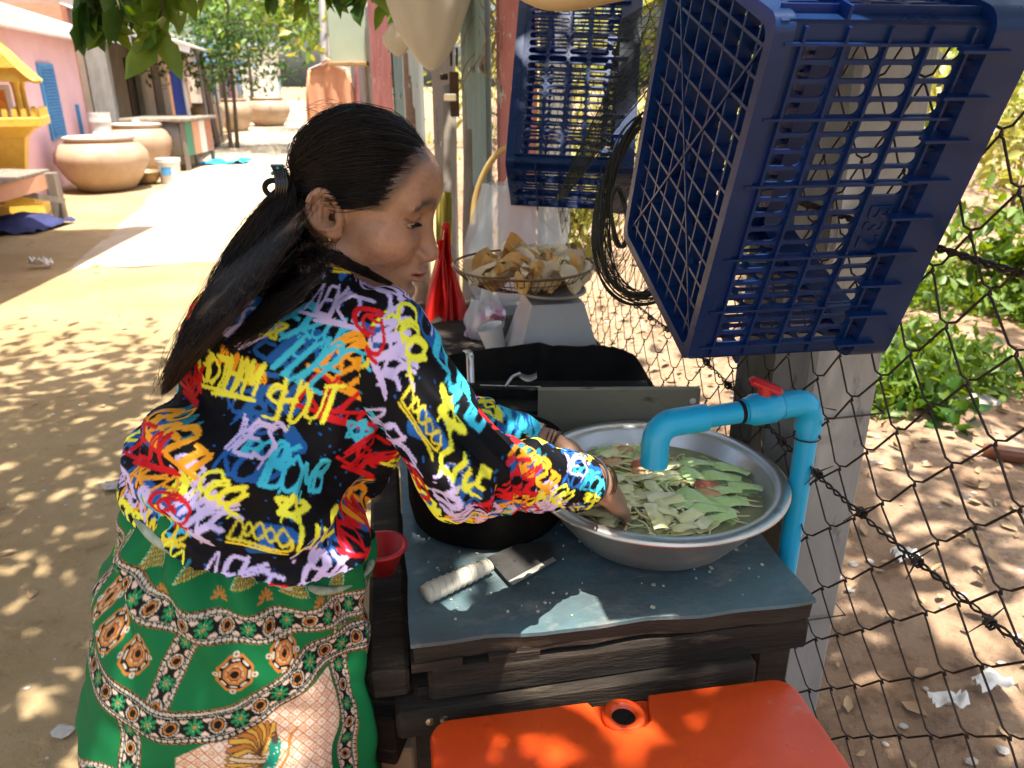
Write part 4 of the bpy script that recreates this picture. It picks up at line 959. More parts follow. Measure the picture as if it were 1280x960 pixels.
def fritter(k):
    sd = rnd.uniform(0, 99)
    def fn(a, b):
        x = (a - .5); y = (b - .5)
        return np.array([x * .085, y * .055 * (1 - 1.1 * x * x), .013 * math.sin(x * 4 + sd) + .016 * y * y * 30 * .25 + .010 * mnoise.noise(Vector((a * 3, b * 3, sd)))])
    mb = MB().grid(fn, 10, 8); g = mb.v[0]; mb.add(g + np.array([0, 0, -.0035]), [tuple(reversed(q)) for q in mb.f[:63]])
    return mb.build('fritter', M['fritter'] if k % 2 else M['skin'], None, smooth=True)
fr_ = [fritter(k) for k in range(6)]; used = [False] * 6
for k in range(54):
    i = k % 6; o = fr_[i]
    if used[i]: o = o.copy(); LINK(o)
    used[i] = True
    a = rnd.uniform(0, 6.28); r_ = .125 * math.sqrt(rnd.random()); hz = .022 + .05 * max(0, 1 - r_ / .12) * rnd.random()
    o.location = tuple(bc_ + np.array([r_ * math.cos(a) + .01, r_ * math.sin(a), hz])); o.rotation_euler = (rnd.uniform(-.8, .8), rnd.uniform(-.8, .8), rnd.uniform(0, 6.28)); s_ = rnd.uniform(.55, 1.05); o.scale = (s_,) * 3
    tag(o, ('pale curled fried skin in the wire basket', 'golden brown fritter flake in the wire basket')[i % 2], 'fritter', ('pale fried skins in the basket', 'golden fritters in the basket')[i % 2])
sack('clear_plastic_bag', 'tall clear plastic bag hanging behind the wire basket', P(645, 335, 2.12) + np.array([0, .02, .0]), .155, .09, .225, M['bag_clear'], neck=.55, seed=5, hang=.12)
sack('clear_plastic_bag', 'small clear plastic bag with a pink can below the basket', P(606, 408, 1.95), .055, .045, .075, M['bag_clear'], neck=.6, seed=12, hang=.05)
t = thing('drink_can', 'pink patterned drink can inside the small clear bag', 'can', P(604, 425, 1.95))
mc = rotm('Y', .6) @ rotm('X', .3)
MB().lathe([(.0, -.06), (.026, -.06), (.031, -.052), (.031, .05), (.026, .06), (.0, .058)], 20, P(606, 406, 1.95), mc).build('shell', mat('pink_print', (.50, .16, .24), (.68, .62, .62), (.12, .08, .1), scale=40, scale3=60, lo=.47, hi=.53, rough=.3, metal=.3), t, smooth='auto')
for q, lb in (((617, 425, 1.80), 'white cup lying beside the scale'),):
    t = thing('cup', lb, 'cup', P(*q)); MB().lathe([(.0, -.035), (.022, -.035), (.030, .035), (.032, .036), (.028, .033), (.020, -.03), (0, -.03)], 20, P(*q), rotm('Y', -.3 if q[0] > 600 else 0)).build('shell', M['white_plastic'], t, smooth='auto')
t = thing('red_plastic_bag', 'red plastic carrier bag hanging by its long handles', 'bag', P(565, 440, 2.1))
M['red_film'] = mat('red_film', (.62, .02, .012), (.52, .015, .01), scale=6, rough=.35); add_trans(M['red_film'], (.9, .05, .03), .35)
def rb_fn(x0, x1, y0, y1, w0, w1, seed):
    return lambda a, b: P(x0 + (x1 - x0) * b + (a - .5) * (w0 + (w1 - w0) * b) + 2 * math.sin(b * 7 + seed), y0 + (y1 - y0) * b, 2.1 + .03 * math.sin(a * 9 + seed + b * 3) + .02 * a)
for i, q in enumerate(((556, 548, 278, 445, 7, 52, 1), (557, 574, 290, 440, 6, 40, 3), (553, 562, 300, 442, 9, 30, 5))): MB().grid(rb_fn(*q), 12, 22).build('film', M['red_film'], t, smooth=True)
MB().lathe([(0, -.012), (.012, 0), (0, .012)], 8, P(556, 284, 2.1)).build('knot', M['red_film'], t, smooth=True)
t = thing('yellow_cloth', 'mustard yellow cloth hanging behind the red bag', 'cloth', P(556, 300, 2.6))
MB().grid(lambda a, b: P(545 + a * 20, 240 + (1 - b) * 66, 2.6 + .03 * math.sin(a * 10)), 12, 6).build('sheet', mat('mustard', (.48, .40, .08), rough=.8), t, smooth=True)

# ------------------------------------------------------------------ orange cooler box in front
M['orange'] = mat('orange_plastic', (.60, .055, .008), (.68, .080, .012), (.54, .14, .07), scale=6, scale3=9, rough=.34, bump=.12, bscale=60, rvar=.14, spec=.5, c3lo=.62, c3hi=.68)
t = thing('cooler_box', 'scuffed orange plastic cooler box below the work table', 'cooler', W(.28, .60, 0), TA)
cz = .655
def rrect(u0, u1, v0, v1, r, n=7):
    o = []
    for cx, cy_, s0 in ((u1 - r, v1 - r, 0), (u0 + r, v1 - r, 90), (u0 + r, v0 + r, 180), (u1 - r, v0 + r, 270)):
        for k in range(n): an = R(s0 + 90 * k / (n - 1)); o.append((cx + r * math.cos(an), cy_ + r * math.sin(an)))
    return o
def loft(rings):
    n = len(rings[0][0]); v = []; f = []
    for ring, z in rings: v += [W(a, b, z) for a, b in ring]
    for j in range(len(rings) - 1):
        for i in range(n): f.append((j * n + i, j * n + (i + 1) % n, (j + 1) * n + (i + 1) % n, (j + 1) * n + i))
    f.append(tuple(reversed(range(n)))); f.append(tuple(range((len(rings) - 1) * n, len(rings) * n))); return v, f
# lid outline with the moulded notch for the drain
def lid_outline(ins):
    a0, a1, b0, b1 = .018 + ins, .535 - ins, .36 + ins, .800 - ins; r = .028
    o = []
    for k in range(7): an = R(90 * k / 6); o.append((a1 - r + r * math.cos(an), b1 - r + r * math.sin(an)))
    nc = .280; nw = .044
    for du, dv in ((nw, 0), (nw - .004, -.008 - ins * 0), (nw - .012, -.044), (nw - .022, -.053), (-(nw - .022), -.053), (-(nw - .012), -.044), (-(nw - .004), -.008), (-nw, 0)): o.append((nc + du, b1 + dv))
    for k in range(7): an = R(90 + 90 * k / 6); o.append((a0 + r + r * math.cos(an), b1 - r + r * math.sin(an)))
    for cx, cy_, s0 in ((a0 + r, b0 + r, 180), (a1 - r, b0 + r, 270)):
        for k in range(7): an = R(s0 + 90 * k / 6); o.append((cx + r * math.cos(an), cy_ + r * math.sin(an)))
    return o
v, f = loft([(lid_outline(.004), cz - .055), (lid_outline(0), cz - .045), (lid_outline(0), cz - .008), (lid_outline(.0025), cz - .002), (lid_outline(.007), cz)])
lid = MB().add(v, f).build('lid', M['orange'], t, smooth='auto')
nc = W(.280, .772, 0)
v, f = loft([(rrect(.234, .326, .742, .799, .012), cz - .05), (rrect(.234, .326, .742, .799, .012), cz - .012)])
MB().add(v, f).build('drain_recess', M['orange'], lid)
MB().lathe([(.030, -.013), (.030, -.006), (.026, -.003), (.020, -.004), (.017, -.006), (.016, -.0105)], 28, nc + Z * cz).build('drain_collar', M['orange'], lid, smooth=True)
MB().lathe([(0, -.0100), (.0165, -.0100)], 20, nc + Z * cz).build('drain_hole', M['black'], lid)  # black disc paints the dark of the hole, no real opening
v, f = loft([(rrect(.05, .50, .39, .77, .04), .02), (rrect(.03, .522, .372, .788, .04), cz - .056)])
MB().add(v, f).build('tub', M['orange'], t, smooth='auto')
t = thing('red_basket', 'red plastic basket tucked beside the table edge', 'basket', P(478, 712, 1.2))
MB().lathe([(.022, 0), (.036, .040), (.041, .041), (.041, .046), (.034, .045), (.019, .004), (0, .004)], 24, P(478, 712, 1.2)).build('bowl', mat('red_basket_plastic', (.60, .03, .03), (.5, .02, .025), rough=.4), t, smooth=True)
t = thing('wooden_blocks', 'stack of rough timber offcuts under the table edge', 'timber', W(-.06, .98, 0))
for k, (a, b, z) in enumerate(((-.05, .95, .05), (-.04, .98, .15), (-.06, 1.0, .25), (-.05, .97, .35), (-.045, 1.0, .44), (-.05, .98, .53))):
    MB().box(W(a, b, z), (.10, .16, .092), rotm('Z', rnd.uniform(-.25, .25)), .004).build('block', (M['wood_brown'], mat('light_timber%d' % k, (.42, .28, .17), (.34, .22, .13), scale=14, rough=.8), M['wood_dark'])[k % 3], t)

mb = MB()
for k in range(110):
    u_, v_ = rnd.uniform(.02, .56), rnd.uniform(.86, 1.2); s_ = rnd.uniform(.0012, .0045)
    mb.box(W(u_, v_, TZ + .001), (s_, s_ * rnd.uniform(.3, 1.6), .002), rotm('Z', rnd.uniform(0, 3)))
tag(mb.build('table_crumbs', mat('crumbs', (.55, .52, .40), (.30, .30, .18), scale=90, rough=.7), None), 'small vegetable crumbs scattered over the worn table top', 'crumbs', kind='stuff')
# ------------------------------------------------------------------ signed-distance modelling for the person
def snets(fn, lo, hi, h):
    lo = np.asarray(lo, float); hi = np.asarray(hi, float); n = np.ceil((hi - lo) / h).astype(int) + 1
    ax = [lo[k] + h * np.arange(n[k]) for k in range(3)]
    Fv = np.empty(n, np.float32); YY, ZZ = np.meshgrid(ax[1], ax[2], indexing='ij')
    st = 24
    for i in range(0, n[0], st):
        xs = ax[0][i:i + st]; p = np.empty((len(xs), n[1], n[2], 3), np.float32)
        p[..., 0] = xs[:, None, None]; p[..., 1] = YY; p[..., 2] = ZZ
        Fv[i:i + st] = fn(p)
    S = Fv < 0; m = n - 1
    acc = np.zeros((*m, 3), np.float32); cnt = np.zeros(tuple(m), np.float32)
    for a in range(3):
        b, c = [k for k in range(3) if k != a]
        sl0 = [slice(None)] * 3; sl1 = [slice(None)] * 3; sl0[a] = slice(0, -1); sl1[a] = slice(1, None)
        f0 = Fv[tuple(sl0)]; f1 = Fv[tuple(sl1)]; x = (f0 < 0) != (f1 < 0); tt = np.where(x, f0 / (f0 - f1 + 1e-12), 0)
        for db in (0, 1):
            for dc in (0, 1):
                q = [slice(None)] * 3; q[b] = slice(db, db + m[b]); q[c] = slice(dc, dc + m[c])
                xx = x[tuple(q)]; cnt += xx; acc[..., a] += np.where(xx, tt[tuple(q)], 0); acc[..., b] += xx * db; acc[..., c] += xx * dc
    act = cnt > 0; idx = np.full(tuple(m), -1, np.int64); idx[act] = np.arange(act.sum())
    ijk = np.argwhere(act); v = lo + h * (ijk + acc[act] / cnt[act][:, None])
    quads = []
    for a in range(3):
        b, c = (a + 1) % 3, (a + 2) % 3
        sl0 = [slice(1, -1)] * 3; sl1 = [slice(1, -1)] * 3; sl0[a] = slice(0, n[a] - 1); sl1[a] = slice(1, n[a])
        s0 = S[tuple(sl0)]; s1 = S[tuple(sl1)]; e = np.argwhere(s0 != s1); fl = s0[s0 != s1]
        e[:, b] += 1; e[:, c] += 1
        def at(db, dc):
            w = e.copy(); w[:, b] += db; w[:, c] += dc; return idx[w[:, 0], w[:, 1], w[:, 2]]
        q = np.stack([at(-1, -1), at(0, -1), at(0, 0), at(-1, 0)], 1); q[~fl] = q[~fl][:, ::-1]; quads.append(q)
    q = np.concatenate(quads); return v, q[(q >= 0).all(1)]
def dot_(p, a): return p[..., 0] * a[0] + p[..., 1] * a[1] + p[..., 2] * a[2]
def ell(p, c, r, B=None):
    q = p - np.asarray(c, np.float32)
    if B is not None: q = np.stack([dot_(q, b) for b in B], -1)
    r = np.asarray(r, np.float32); k0 = np.sqrt(((q / r) ** 2).sum(-1)); k1 = np.sqrt(((q / (r * r)) ** 2).sum(-1)) + 1e-9
    return k0 * (k0 - 1) / k1
def cone(p, a, b, r1, r2):
    a = np.asarray(a, np.float32); b = np.asarray(b, np.float32); d = b - a; l2 = float(d @ d)
    t = np.clip(dot_(p - a, d) / l2, 0, 1); q = p - a - t[..., None] * d
    return np.sqrt((q * q).sum(-1)) - (r1 + (r2 - r1) * t)
def smin(a, b, k):
    h = np.clip(.5 + .5 * (b - a) / k, 0, 1); return b + (a - b) * h - k * h * (1 - h)
def smax(a, b, k): return -smin(-a, -b, k)
def chain(p, pts, rs, k=.01):
    d = None
    for i in range(len(pts) - 1):
        c = cone(p, pts[i], pts[i + 1], rs[i], rs[i + 1]); d = c if d is None else smin(d, c, k)
    return d
def unit(a): a = np.asarray(a, float); return a / np.linalg.norm(a)

# ------------------------------------------------------------------ pose (world metres)
Fb = unit((.60, .80, 0)); Rb = np.array([Fb[1], -Fb[0], 0])
S1 = np.array([-.335, .862, .945]); S2 = np.array([-.290, .915, 1.075]); S3 = np.array([-.252, .955, 1.158]); NB = np.array([-.238, .972, 1.205])
sp_ = unit(S3 - S1)
SHR = np.array([-.150, .880, 1.148]); ELR = P(583, 588, .875); WRR = P(741, 601, 1.075)
SHL = S3 - Rb * .100 + Fb * .045 + np.array([0, 0, -.015]); ELL = np.array([-.165, 1.165, .960]); WRL = np.array([.074, 1.09, .908])
head_yaw, head_pitch = R(-3), R(13)
hf = np.array([math.cos(head_yaw) * math.cos(head_pitch), math.sin(head_yaw) * math.cos(head_pitch), -math.sin(head_pitch)])
hl = np.array([-math.sin(head_yaw), math.cos(head_yaw), 0.0]); hu = np.cross(hf, hl); HB = np.stack([hf, hl, hu])
HC = P(413, 271, .915) + hl * .072
def hw(p): return HC + (np.asarray(p, float) * (1.06, 1.0, 1.0)) @ HB                # head-local -> world

# ------------------------------------------------------------------ head
def head_sdf(p):                                               # head-local: x forward, y left, z up, origin between the ears
    p = np.stack([p[..., 0], p[..., 1], np.where(p[..., 2] < 0, p[..., 2] / .86, p[..., 2])], -1)      # short lower face
    d = ell(p, (.016, 0, .043), (.076, .071, .068))
    d = smin(d, ell(p, (.042, 0, .038), (.060, .065, .058)), .03)
    d = smin(d, ell(p, (.050, 0, .052), (.056, .058, .046)), .02)
    d = smin(d, ell(p, (.036, 0, -.032), (.062, .061, .078)), .03)
    ay = np.abs(p[..., 1]); pm = np.stack([p[..., 0], ay, p[..., 2]], -1)
    d = smin(d, ell(pm, (.058, .042, -.022), (.034, .029, .033)), .022)       # cheek
    d = smin(d, cone(pm, (.004, .052, -.060), (.064, .012, -.100), .024, .021), .028)   # jaw
    d = smin(d, ell(p, (.080, 0, -.104), (.019, .022, .016)), .022)           # chin
    d = smin(d, ell(pm, (.084, .026, .031), (.012, .030, .009)), .018)        # brow
    d = smax(d, -ell(pm, (.104, .034, .0115), (.017, .021, .012)), .014)      # eye socket
    d = smin(d, ell(pm, (.0770, .0345, .0100), (.0145, .0168, .0128)), .005)    # lids
    d = smin(d, ell(pm, (.0805, .0350, .0170), (.0125, .0150, .0048)), .003)
    lid = ell(pm, (.0880, .0355, .0062), (.0170, .0165, .0030)); d = smax(d, -lid, .0014)
    nose = cone(p, (.0935, 0, .014), (.1070, 0, -.036), .0080, .0125)
    nose = smin(nose, ell(pm, (.0985, .0155, -.0415), (.0125, .0092, .0095)), .007)
    nose = smin(nose, ell(p, (.1075, 0, -.0385), (.0115, .0140, .0110)), .006)
    d = smin(d, nose, .012)
    d = smax(d, -ell(pm, (.1035, .0080, -.0500), (.0058, .0042, .0045)), .003)   # nostril
    d = smax(d, -ell(pm, (.100, .0262, -.041), (.009, .0035, .0105)), .004)
    d = smin(d, ell(p, (.082, 0, -.068), (.023, .029, .021)), .014)           # mouth mound
    d = smax(d, -cone(pm, (.098, .026, -.046), (.089, .036, -.074), .0022, .0016), .008)
    d = smin(d, ell(p, (.1010, 0, -.0640), (.0100, .0235, .0068)), .004)
    d = smin(d, ell(p, (.0990, 0, -.0770), (.0108, .0205, .0080)), .004)
    d = smax(d, -ell(pm, (.106, .003, -.0700), (.014, .0270, .0013)), .0024)
    d = smax(d, -ell(p, (.0995, 0, -.0885), (.010, .020, .0042)), .010)
    # near and far ear
    q = pm - np.array((-.004, .0775, .001), np.float32)
    ca, sa = math.cos(.30), math.sin(.30)
    e = np.stack([q[..., 0] * ca + q[..., 2] * sa, q[..., 1] + .45 * q[..., 0], -q[..., 0] * sa + q[..., 2] * ca], -1)
    ear = ell(e, (0, 0, .002), (.0185, .0062, .0315))
    rr = np.sqrt((e[..., 0] / .0165) ** 2 + ((e[..., 2] - .004) / .0265) ** 2); ring = np.sqrt(((rr - .92) * .0185) ** 2 + (e[..., 1] - .004) ** 2) - .0036
    ring = np.where(e[..., 2] < -.020, .05, ring)
    ear = smax(ear, -ell(e, (.001, .0065, .004), (.0125, .0075, .0215)), .003)
    ear = smin(ear, ring, .003)
    ear = smin(ear, cone(e, (-.008, .003, -.010), (-.002, .003, .015), .0030, .0028), .004)
    ear = smax(ear, -ell(e, (.005, .003, -.003), (.0065, .0085, .0085)), .003)
    ear = smin(ear, ell(e, (.0135, .002, -.004), (.004, .0050, .0062)), .004)
    ear = smin(ear, ell(e, (.004, .001, -.0245), (.0085, .0050, .0085)), .005)
    d = smin(d, ear, .004)
    nb = (NB - HC) @ HB.T
    d = smin(d, cone(p, (-.020, 0, -.045), (nb[0] * .9, nb[1], nb[2] / .86), .050, .044), .03)
    return d
hv, hq = snets(head_sdf, (-.13, -.112, -.19), (.14, .112, .155), .0021)
keep = hv[:, 2] > -.185
def skin_col(v, base):
    n1 = np.array([mnoise.noise(Vector(p) * 45) for p in v]); n2 = np.array([mnoise.noise(Vector(p) * 210) for p in v])
    return base * (1 + .16 * n1 + .12 * n2)[:, None]
SK = np.array([.30, .163, .100])
hc_ = skin_col(hv, SK)
X_, Y_, Z_ = hv[:, 0], np.abs(hv[:, 1]), np.where(hv[:, 2] < 0, hv[:, 2] / .86, hv[:, 2])
def blend(c, m, col): return c * (1 - m[:, None]) + np.array(col) * m[:, None]
g = lambda d, s: np.exp(-(d / s) ** 2)
hc_ = blend(hc_, .35 * g(np.sqrt((X_ - .075) ** 2 + (Y_ - .045) ** 2 + (Z_ + .022) ** 2), .03), (.46, .20, .13))
hc_ = blend(hc_, .45 * g(np.sqrt((X_ - .108) ** 2 + Y_ ** 2 + (Z_ + .04) ** 2), .018), (.44, .21, .15))
hc_ = blend(hc_, .8 * ((X_ > .086) & (Y_ < .024) & (np.abs(Z_ + .0700) < .0138 - Y_ * .38)).astype(float), (.34, .115, .085))
hc_ = blend(hc_, .8 * ((X_ > .086) & (Y_ < .025) & (np.abs(Z_ + .0700) < .0017)).astype(float), (.10, .035, .03))
arch = .0315 + .006 * np.sin(np.clip((Y_ - .012) / .045, 0, 1) * 3.0) - .004 * (Y_ > .05)
hc_ = blend(hc_, 1.0 * ((X_ > .05) & (Y_ > .013) & (Y_ < .057)) * g(Z_ - arch, .0066 * (1.1 - .35 * (Y_ - .013) / .044)), (.035, .022, .018))
eye = (X_ > .055) & (Y_ > .017) & (Y_ < .057); lz = .0048 + .0035 * ((Y_ - .0345) / .016) ** 2
hc_ = blend(hc_, .9 * eye * (g(Z_ - lz - .0040, .0021) + .5 * g(Z_ - lz + .0022, .0010)).clip(0, 1), (.02, .013, .011))
hc_ = blend(hc_, .35 * eye * g(Z_ - lz - .008, .004), (.25, .12, .08))
mc_ = hv[np.argmin((hv[:, 0] - .090) ** 2 + (hv[:, 1] + .042) ** 2 + (hv[:, 2] + .020) ** 2)]; mole = np.sqrt(((hv - mc_) ** 2).sum(1)); hc_ = blend(hc_, .85 * g(mole, .0024), (.05, .025, .02))
for k in range(220):
    c = hv[rnd.randrange(len(hv))]
    if c[0] > .05: hc_ = blend(hc_, rnd.uniform(.15, .45) * g(np.sqrt(((hv - c) ** 2).sum(1)), rnd.uniform(.0015, .005)), rnd.choice(((.19, .09, .06), (.36, .18, .12), (.24, .12, .075))))
hn_ = np.zeros_like(hv); fq = np.cross(hv[hq[:, 2]] - hv[hq[:, 0]], hv[hq[:, 3]] - hv[hq[:, 1]])
for k in range(4): np.add.at(hn_, hq[:, k], fq)
hn_ /= np.linalg.norm(hn_, axis=1)[:, None] + 1e-12
wr_ = -.00025 * np.exp(-((X_ - .10) / .03) ** 2) * ((Z_ > .035) & (Z_ < .085)) * (np.sin(Z_ * 620 + 6 * np.sin(Y_ * 60)) > .55)      # forehead lines
wr_ += -.0009 * np.exp(-((np.sqrt((X_ - .088) ** 2 + (Y_ - .034) ** 2) - .0) / .02) ** 2) * np.exp(-((Z_ + .0060) / .0022) ** 2)      # under the eye
wr_ += .0006 * np.array([mnoise.noise(Vector(p) * 90) for p in hv])
hv = hv + hn_ * wr_[:, None]
for c0, r0, a0, col in (((.085, .034, -.004), .014, .40, (.17, .085, .055)), ((.075, .05, .015), .02, .25, (.22, .115, .07)), ((.10, .012, .06), .03, .30, (.37, .21, .14)), ((.02, .066, -.03), .03, .25, (.24, .13, .085)), ((.09, .0, -.092), .016, .3, (.24, .125, .08))):  # paler forehead patch paints its shine into the skin; the rest is skin tone
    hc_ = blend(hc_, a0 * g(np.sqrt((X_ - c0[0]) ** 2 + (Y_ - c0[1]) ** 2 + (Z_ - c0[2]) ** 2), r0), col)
def hairline_ok(p):                                            # local: >0 inside the hair
    x, y, z = p[..., 0], np.abs(p[..., 1]), p[..., 2]
    up_ = np.where(z < .055, .042 + .50 * (z - .002), .0685 + .30 * (z - .055)) + .006 * np.clip(1 - (y / .07) ** 2, 0, 1); lowr = -.036 + .05 * np.minimum(z + .01, 0)
    w = np.clip((z - .004) / .016, 0, 1); return lowr + (up_ - lowr) * w - x
hk_ = hairline_ok(hv); hc_ = blend(hc_, .80 * np.clip(1 + hk_ / .011, 0, 1) * (hv[:, 2] > .012) * (np.abs(hv[:, 1]) < .0735), (.045, .028, .020))
head_w = hw(hv)

# ------------------------------------------------------------------ hands and forearms
def hand_pts(wr, d, wdir, side, curl):
    d = unit(d); wdir = unit(wdir - d * (np.dot(wdir, d))); nrm = np.cross(d, wdir) * side      # nrm: palm side
    fing = []
    for k, (off, ln, r) in enumerate(((-.030, .066, .0078), (-.011, .078, .0084), (.010, .083, .0086), (.030, .074, .0084))):
        b = wr + d * (.086 + .006 * (k in (1, 2))) + wdir * off; dr = unit(d + wdir * off * 2.2); pts = [b - d * .02]
        an = .18
        pts.append(b)
        for s_ in (.45, .31, .24):
            an += curl * (1 if s_ > .3 else .8); q = dr * math.cos(an) + nrm * math.sin(an); pts.append(pts[-1] + q * ln * s_)
        fing.append((pts, [r * 1.15, r * 1.08, r, r * .92, r * .78]))
    tb = wr + d * .026 + wdir * .026; td = unit(d * .72 + wdir * .62 + nrm * .30)
    fing.append(([tb, tb + td * .036, tb + td * .064 + nrm * .006 + d * .004, tb + td * .082 + nrm * .012 + d * .014], [.0145, .0115, .0098, .0078]))
    return d, wdir, nrm, fing
def hand_sdf(wr, d, wdir, side, curl, el):
    d, wdir, nrm, fing = hand_pts(wr, d, wdir, side, curl)
    def fn(p):
        r = ell(p, wr + d * .055, (.050, .041, .0150), (d, wdir, nrm))
        r = smin(r, ell(p, wr + d * .04 + wdir * .022 + nrm * .008, (.034, .017, .014), (d, wdir, nrm)), .012)
        fa = chain(p, [wr + d * .012, wr - unit(wr - el) * .02, el * .7 + wr * .3], [.0245, .0262, .040], .01)
        r = smin(r, fa, .022)
        for pts, rs in fing: r = smin(r, chain(p, pts, rs, .004), .0055)
        return r
    return fn, fing
tgt = G(802, 644, TZ + .050)
dR = unit(tgt - WRR); wR = np.array([-.30, .62, .40])
fnR, fgR = hand_sdf(WRR, dR, wR, -1, .12, ELR)
dL = unit(np.array([.17, 1.10, .835]) - WRL); wL = np.array([.2, .9, -.1])
fnL, fgL = hand_sdf(WRL, dL, wL, -1, .25, ELL)
rv, rq = snets(fnR, WRR - .14, WRR + .21, .0022); lv, lq = snets(fnL, WRL - .14, WRL + .21, .0026)
def legs(p):
    d = None
    for sd, off in ((1, .0), (-1, .03)):
        hp = np.array([-.375, .85, .82]) + Rb * .06 * sd; kn = hp + Fb * .03 - Z * .42; an = kn - Fb * .03 - Z * .38 ; an[2] = .07
        c = chain(p, [hp, kn, an, an - Z * .03], [.07, .05, .036, .034], .02)
        c = smin(c, ell(p, an + Fb * .06 - Z * .035, (.115, .040, .030), (Fb, Rb, Z)), .03); d = c if d is None else smin(d, c, .02)
    d = smin(d, ell(p, S1 - Z * .06, (.11, .08, .12), (Rb, Fb, Z)), .05); d = smin(d, ell(p, S2, (.115, .075, .14), (Rb, Fb, sp_)), .05)
    d = smin(d, cone(p, S3 - Rb * .09, S3 + Rb * .08, .036, .036), .04); d = smin(d, cone(p, S3, NB, .04, .04), .03)
    d = smin(d, chain(p, [SHR, ELR, WRR * .55 + ELR * .45], [.040, .034, .028]), .03); d = smin(d, chain(p, [SHL, ELL, WRL * .55 + ELL * .45], [.040, .034, .028]), .03)
    return smax(d, -p[..., 2] + .004, .004)
gv, gq = snets(legs, (-.75, .50, -.01), (.12, 1.32, 1.27), .011)
person = thing('person', 'woman in a graffiti print shirt and green sarong washing vegetables', 'person', (S1[0], S1[1], 0))
M['skin_p'] = mat('skin', SK, attr=True, rough=.40, spec=.5, sss=.03, bump=.5, bscale=300, bdist=.0016, rvar=.08, scale=60)
allv = [head_w, rv, lv, gv]; offs = np.cumsum([0] + [len(a) for a in allv[:-1]])
body = mk('body', np.concatenate(allv), np.concatenate([q + o for q, o in zip((hq, rq, lq, gq), offs)]), M['skin_p'], person, True,
          attr=np.concatenate([hc_, skin_col(rv, SK * 1.06), skin_col(lv, SK * 1.06), np.tile(SK, (len(gv), 1))]))
M['eye'] = mat('eye', (.5, .45, .4), attr=True, rough=.12, spec=.6)
for sd in (-1, 1):
    m_ = MB().lathe([(.0122 * math.sin(a), -.0122 * math.cos(a)) for a in np.linspace(0, math.pi, 25)], 28); ev = m_.v[0]
    look = unit((.86, -.10, -.42)); ca_ = ev @ look / .0122; ecol = np.tile(np.array([.42, .34, .29]), (len(ev), 1)); ecol[ca_ > .80] = (.035, .016, .010); ecol[ca_ > .96] = (.004, .004, .004)
    mk('eye', hw(ev + np.array([.0785, sd * .0345, .0072])), m_.f, M['eye'], body, True, attr=ecol)
ns_ = mat('fingernail', (.50, .30, .23), rough=.3)
for fg, wr in ((fgR, WRR), (fgL, WRL)):
    for pts, rs in fg:
        tip = np.asarray(pts[-1]); dd = unit(np.asarray(pts[-1]) - np.asarray(pts[-2])); nn = unit(np.cross(np.cross(dd, np.array([0, 0, 1.])), dd) + 1e-6)
        MB().lathe([(0, .0012), (.0035, .0010), (.0048, 0)], 10, tip - dd * .002 + nn * rs[-1] * .86, np.stack(frame(nn), 1)).build('fingernail', ns_, body, smooth=True)

# ------------------------------------------------------------------ shirt: cloth volume, print
def torso_d(p):
    d = ell(p, S1 + sp_ * -.03 + np.array([.016, 0, 0]), (.152, .124, .14), (Rb, Fb, sp_))
    d = smin(d, ell(p, S2 - Fb * .002, (.140, .106, .12), (Rb, Fb, sp_)), .045)
    d = smin(d, ell(p, S2 + Fb * .065 - sp_ * .02, (.13, .09, .09), (Rb, Fb, sp_)), .05)
    d = smin(d, cone(p, S3 - Rb * .070 + Fb * .02 - Z * .01, S3 + Rb * .10 - Fb * .005, .050, .062), .045)
    d = smin(d, cone(p, S3 + sp_ * .0, NB + sp_ * .02, .072, .058), .035)
    return d
def armR_d(p): return chain(p, [SHR, ELR, WRR - unit(WRR - ELR) * .02], [.060, .047, .0345], .03)
def armL_d(p): return chain(p, [SHL, ELL, WRL - unit(WRL - ELL) * .03], [.060, .048, .0345], .03)
def shirt_d(p): return smin(smin(torso_d(p), armR_d(p), .035), armL_d(p), .035)
sv, sq_ = snets(shirt_d, (-.60, .58, .80), (.17, 1.28, 1.27), .0036)
# openings at hem, neck and cuffs
hem0 = P(318, 702, .885); hn = unit((.24, .05, .97))
hc2 = (sv - HC) @ HB.T
keepv = ((sv - hem0) @ hn > 0)
aR = unit(WRR - ELR); d1_, d2_ = armR_d(sv.astype(np.float32)), armL_d(sv.astype(np.float32)); keepv &= ~(((sv - (WRR - aR * .012)) @ aR > 0) & (d1_ < d2_))
aL = unit(WRL - ELL); keepv &= ~(((sv - (WRL - aL * .03)) @ aL > 0) & (d2_ <= d1_))
nk = unit(unit(NB - S3) * .8 + Fb * -.1 + np.array([0, 0, .3])); keepv &= (sv - (NB + nk * .034)) @ nk < 0
fk = keepv[sq_].all(1); sq_ = sq_[fk]; used_ = np.unique(sq_); rm = np.full(len(sv), -1); rm[used_] = np.arange(len(used_)); sv = sv[used_]; sq_ = rm[sq_]
def vnorm(v, q):
    n = np.cross(v[q[:, 2]] - v[q[:, 0]], v[q[:, 3]] - v[q[:, 1]]); o = np.zeros_like(v)
    for k in range(4): np.add.at(o, q[:, k], n)
    return o / (np.linalg.norm(o, axis=1)[:, None] + 1e-12)
def relax(v, q, it=4, lam=.5):
    ea_ = np.concatenate([q[:, [0, 1]], q[:, [1, 2]], q[:, [2, 3]], q[:, [3, 0]]])
    e1 = np.concatenate([ea_[:, 0], ea_[:, 1]]); e2 = np.concatenate([ea_[:, 1], ea_[:, 0]]); cn = np.bincount(e1, minlength=len(v))[:, None]
    for _ in range(it):
        s_ = np.stack([np.bincount(e1, weights=v[e2, k], minlength=len(v)) for k in range(3)], 1); v = v * (1 - lam) + lam * s_ / np.maximum(cn, 1)
    return v
sv = relax(sv, sq_, 3)
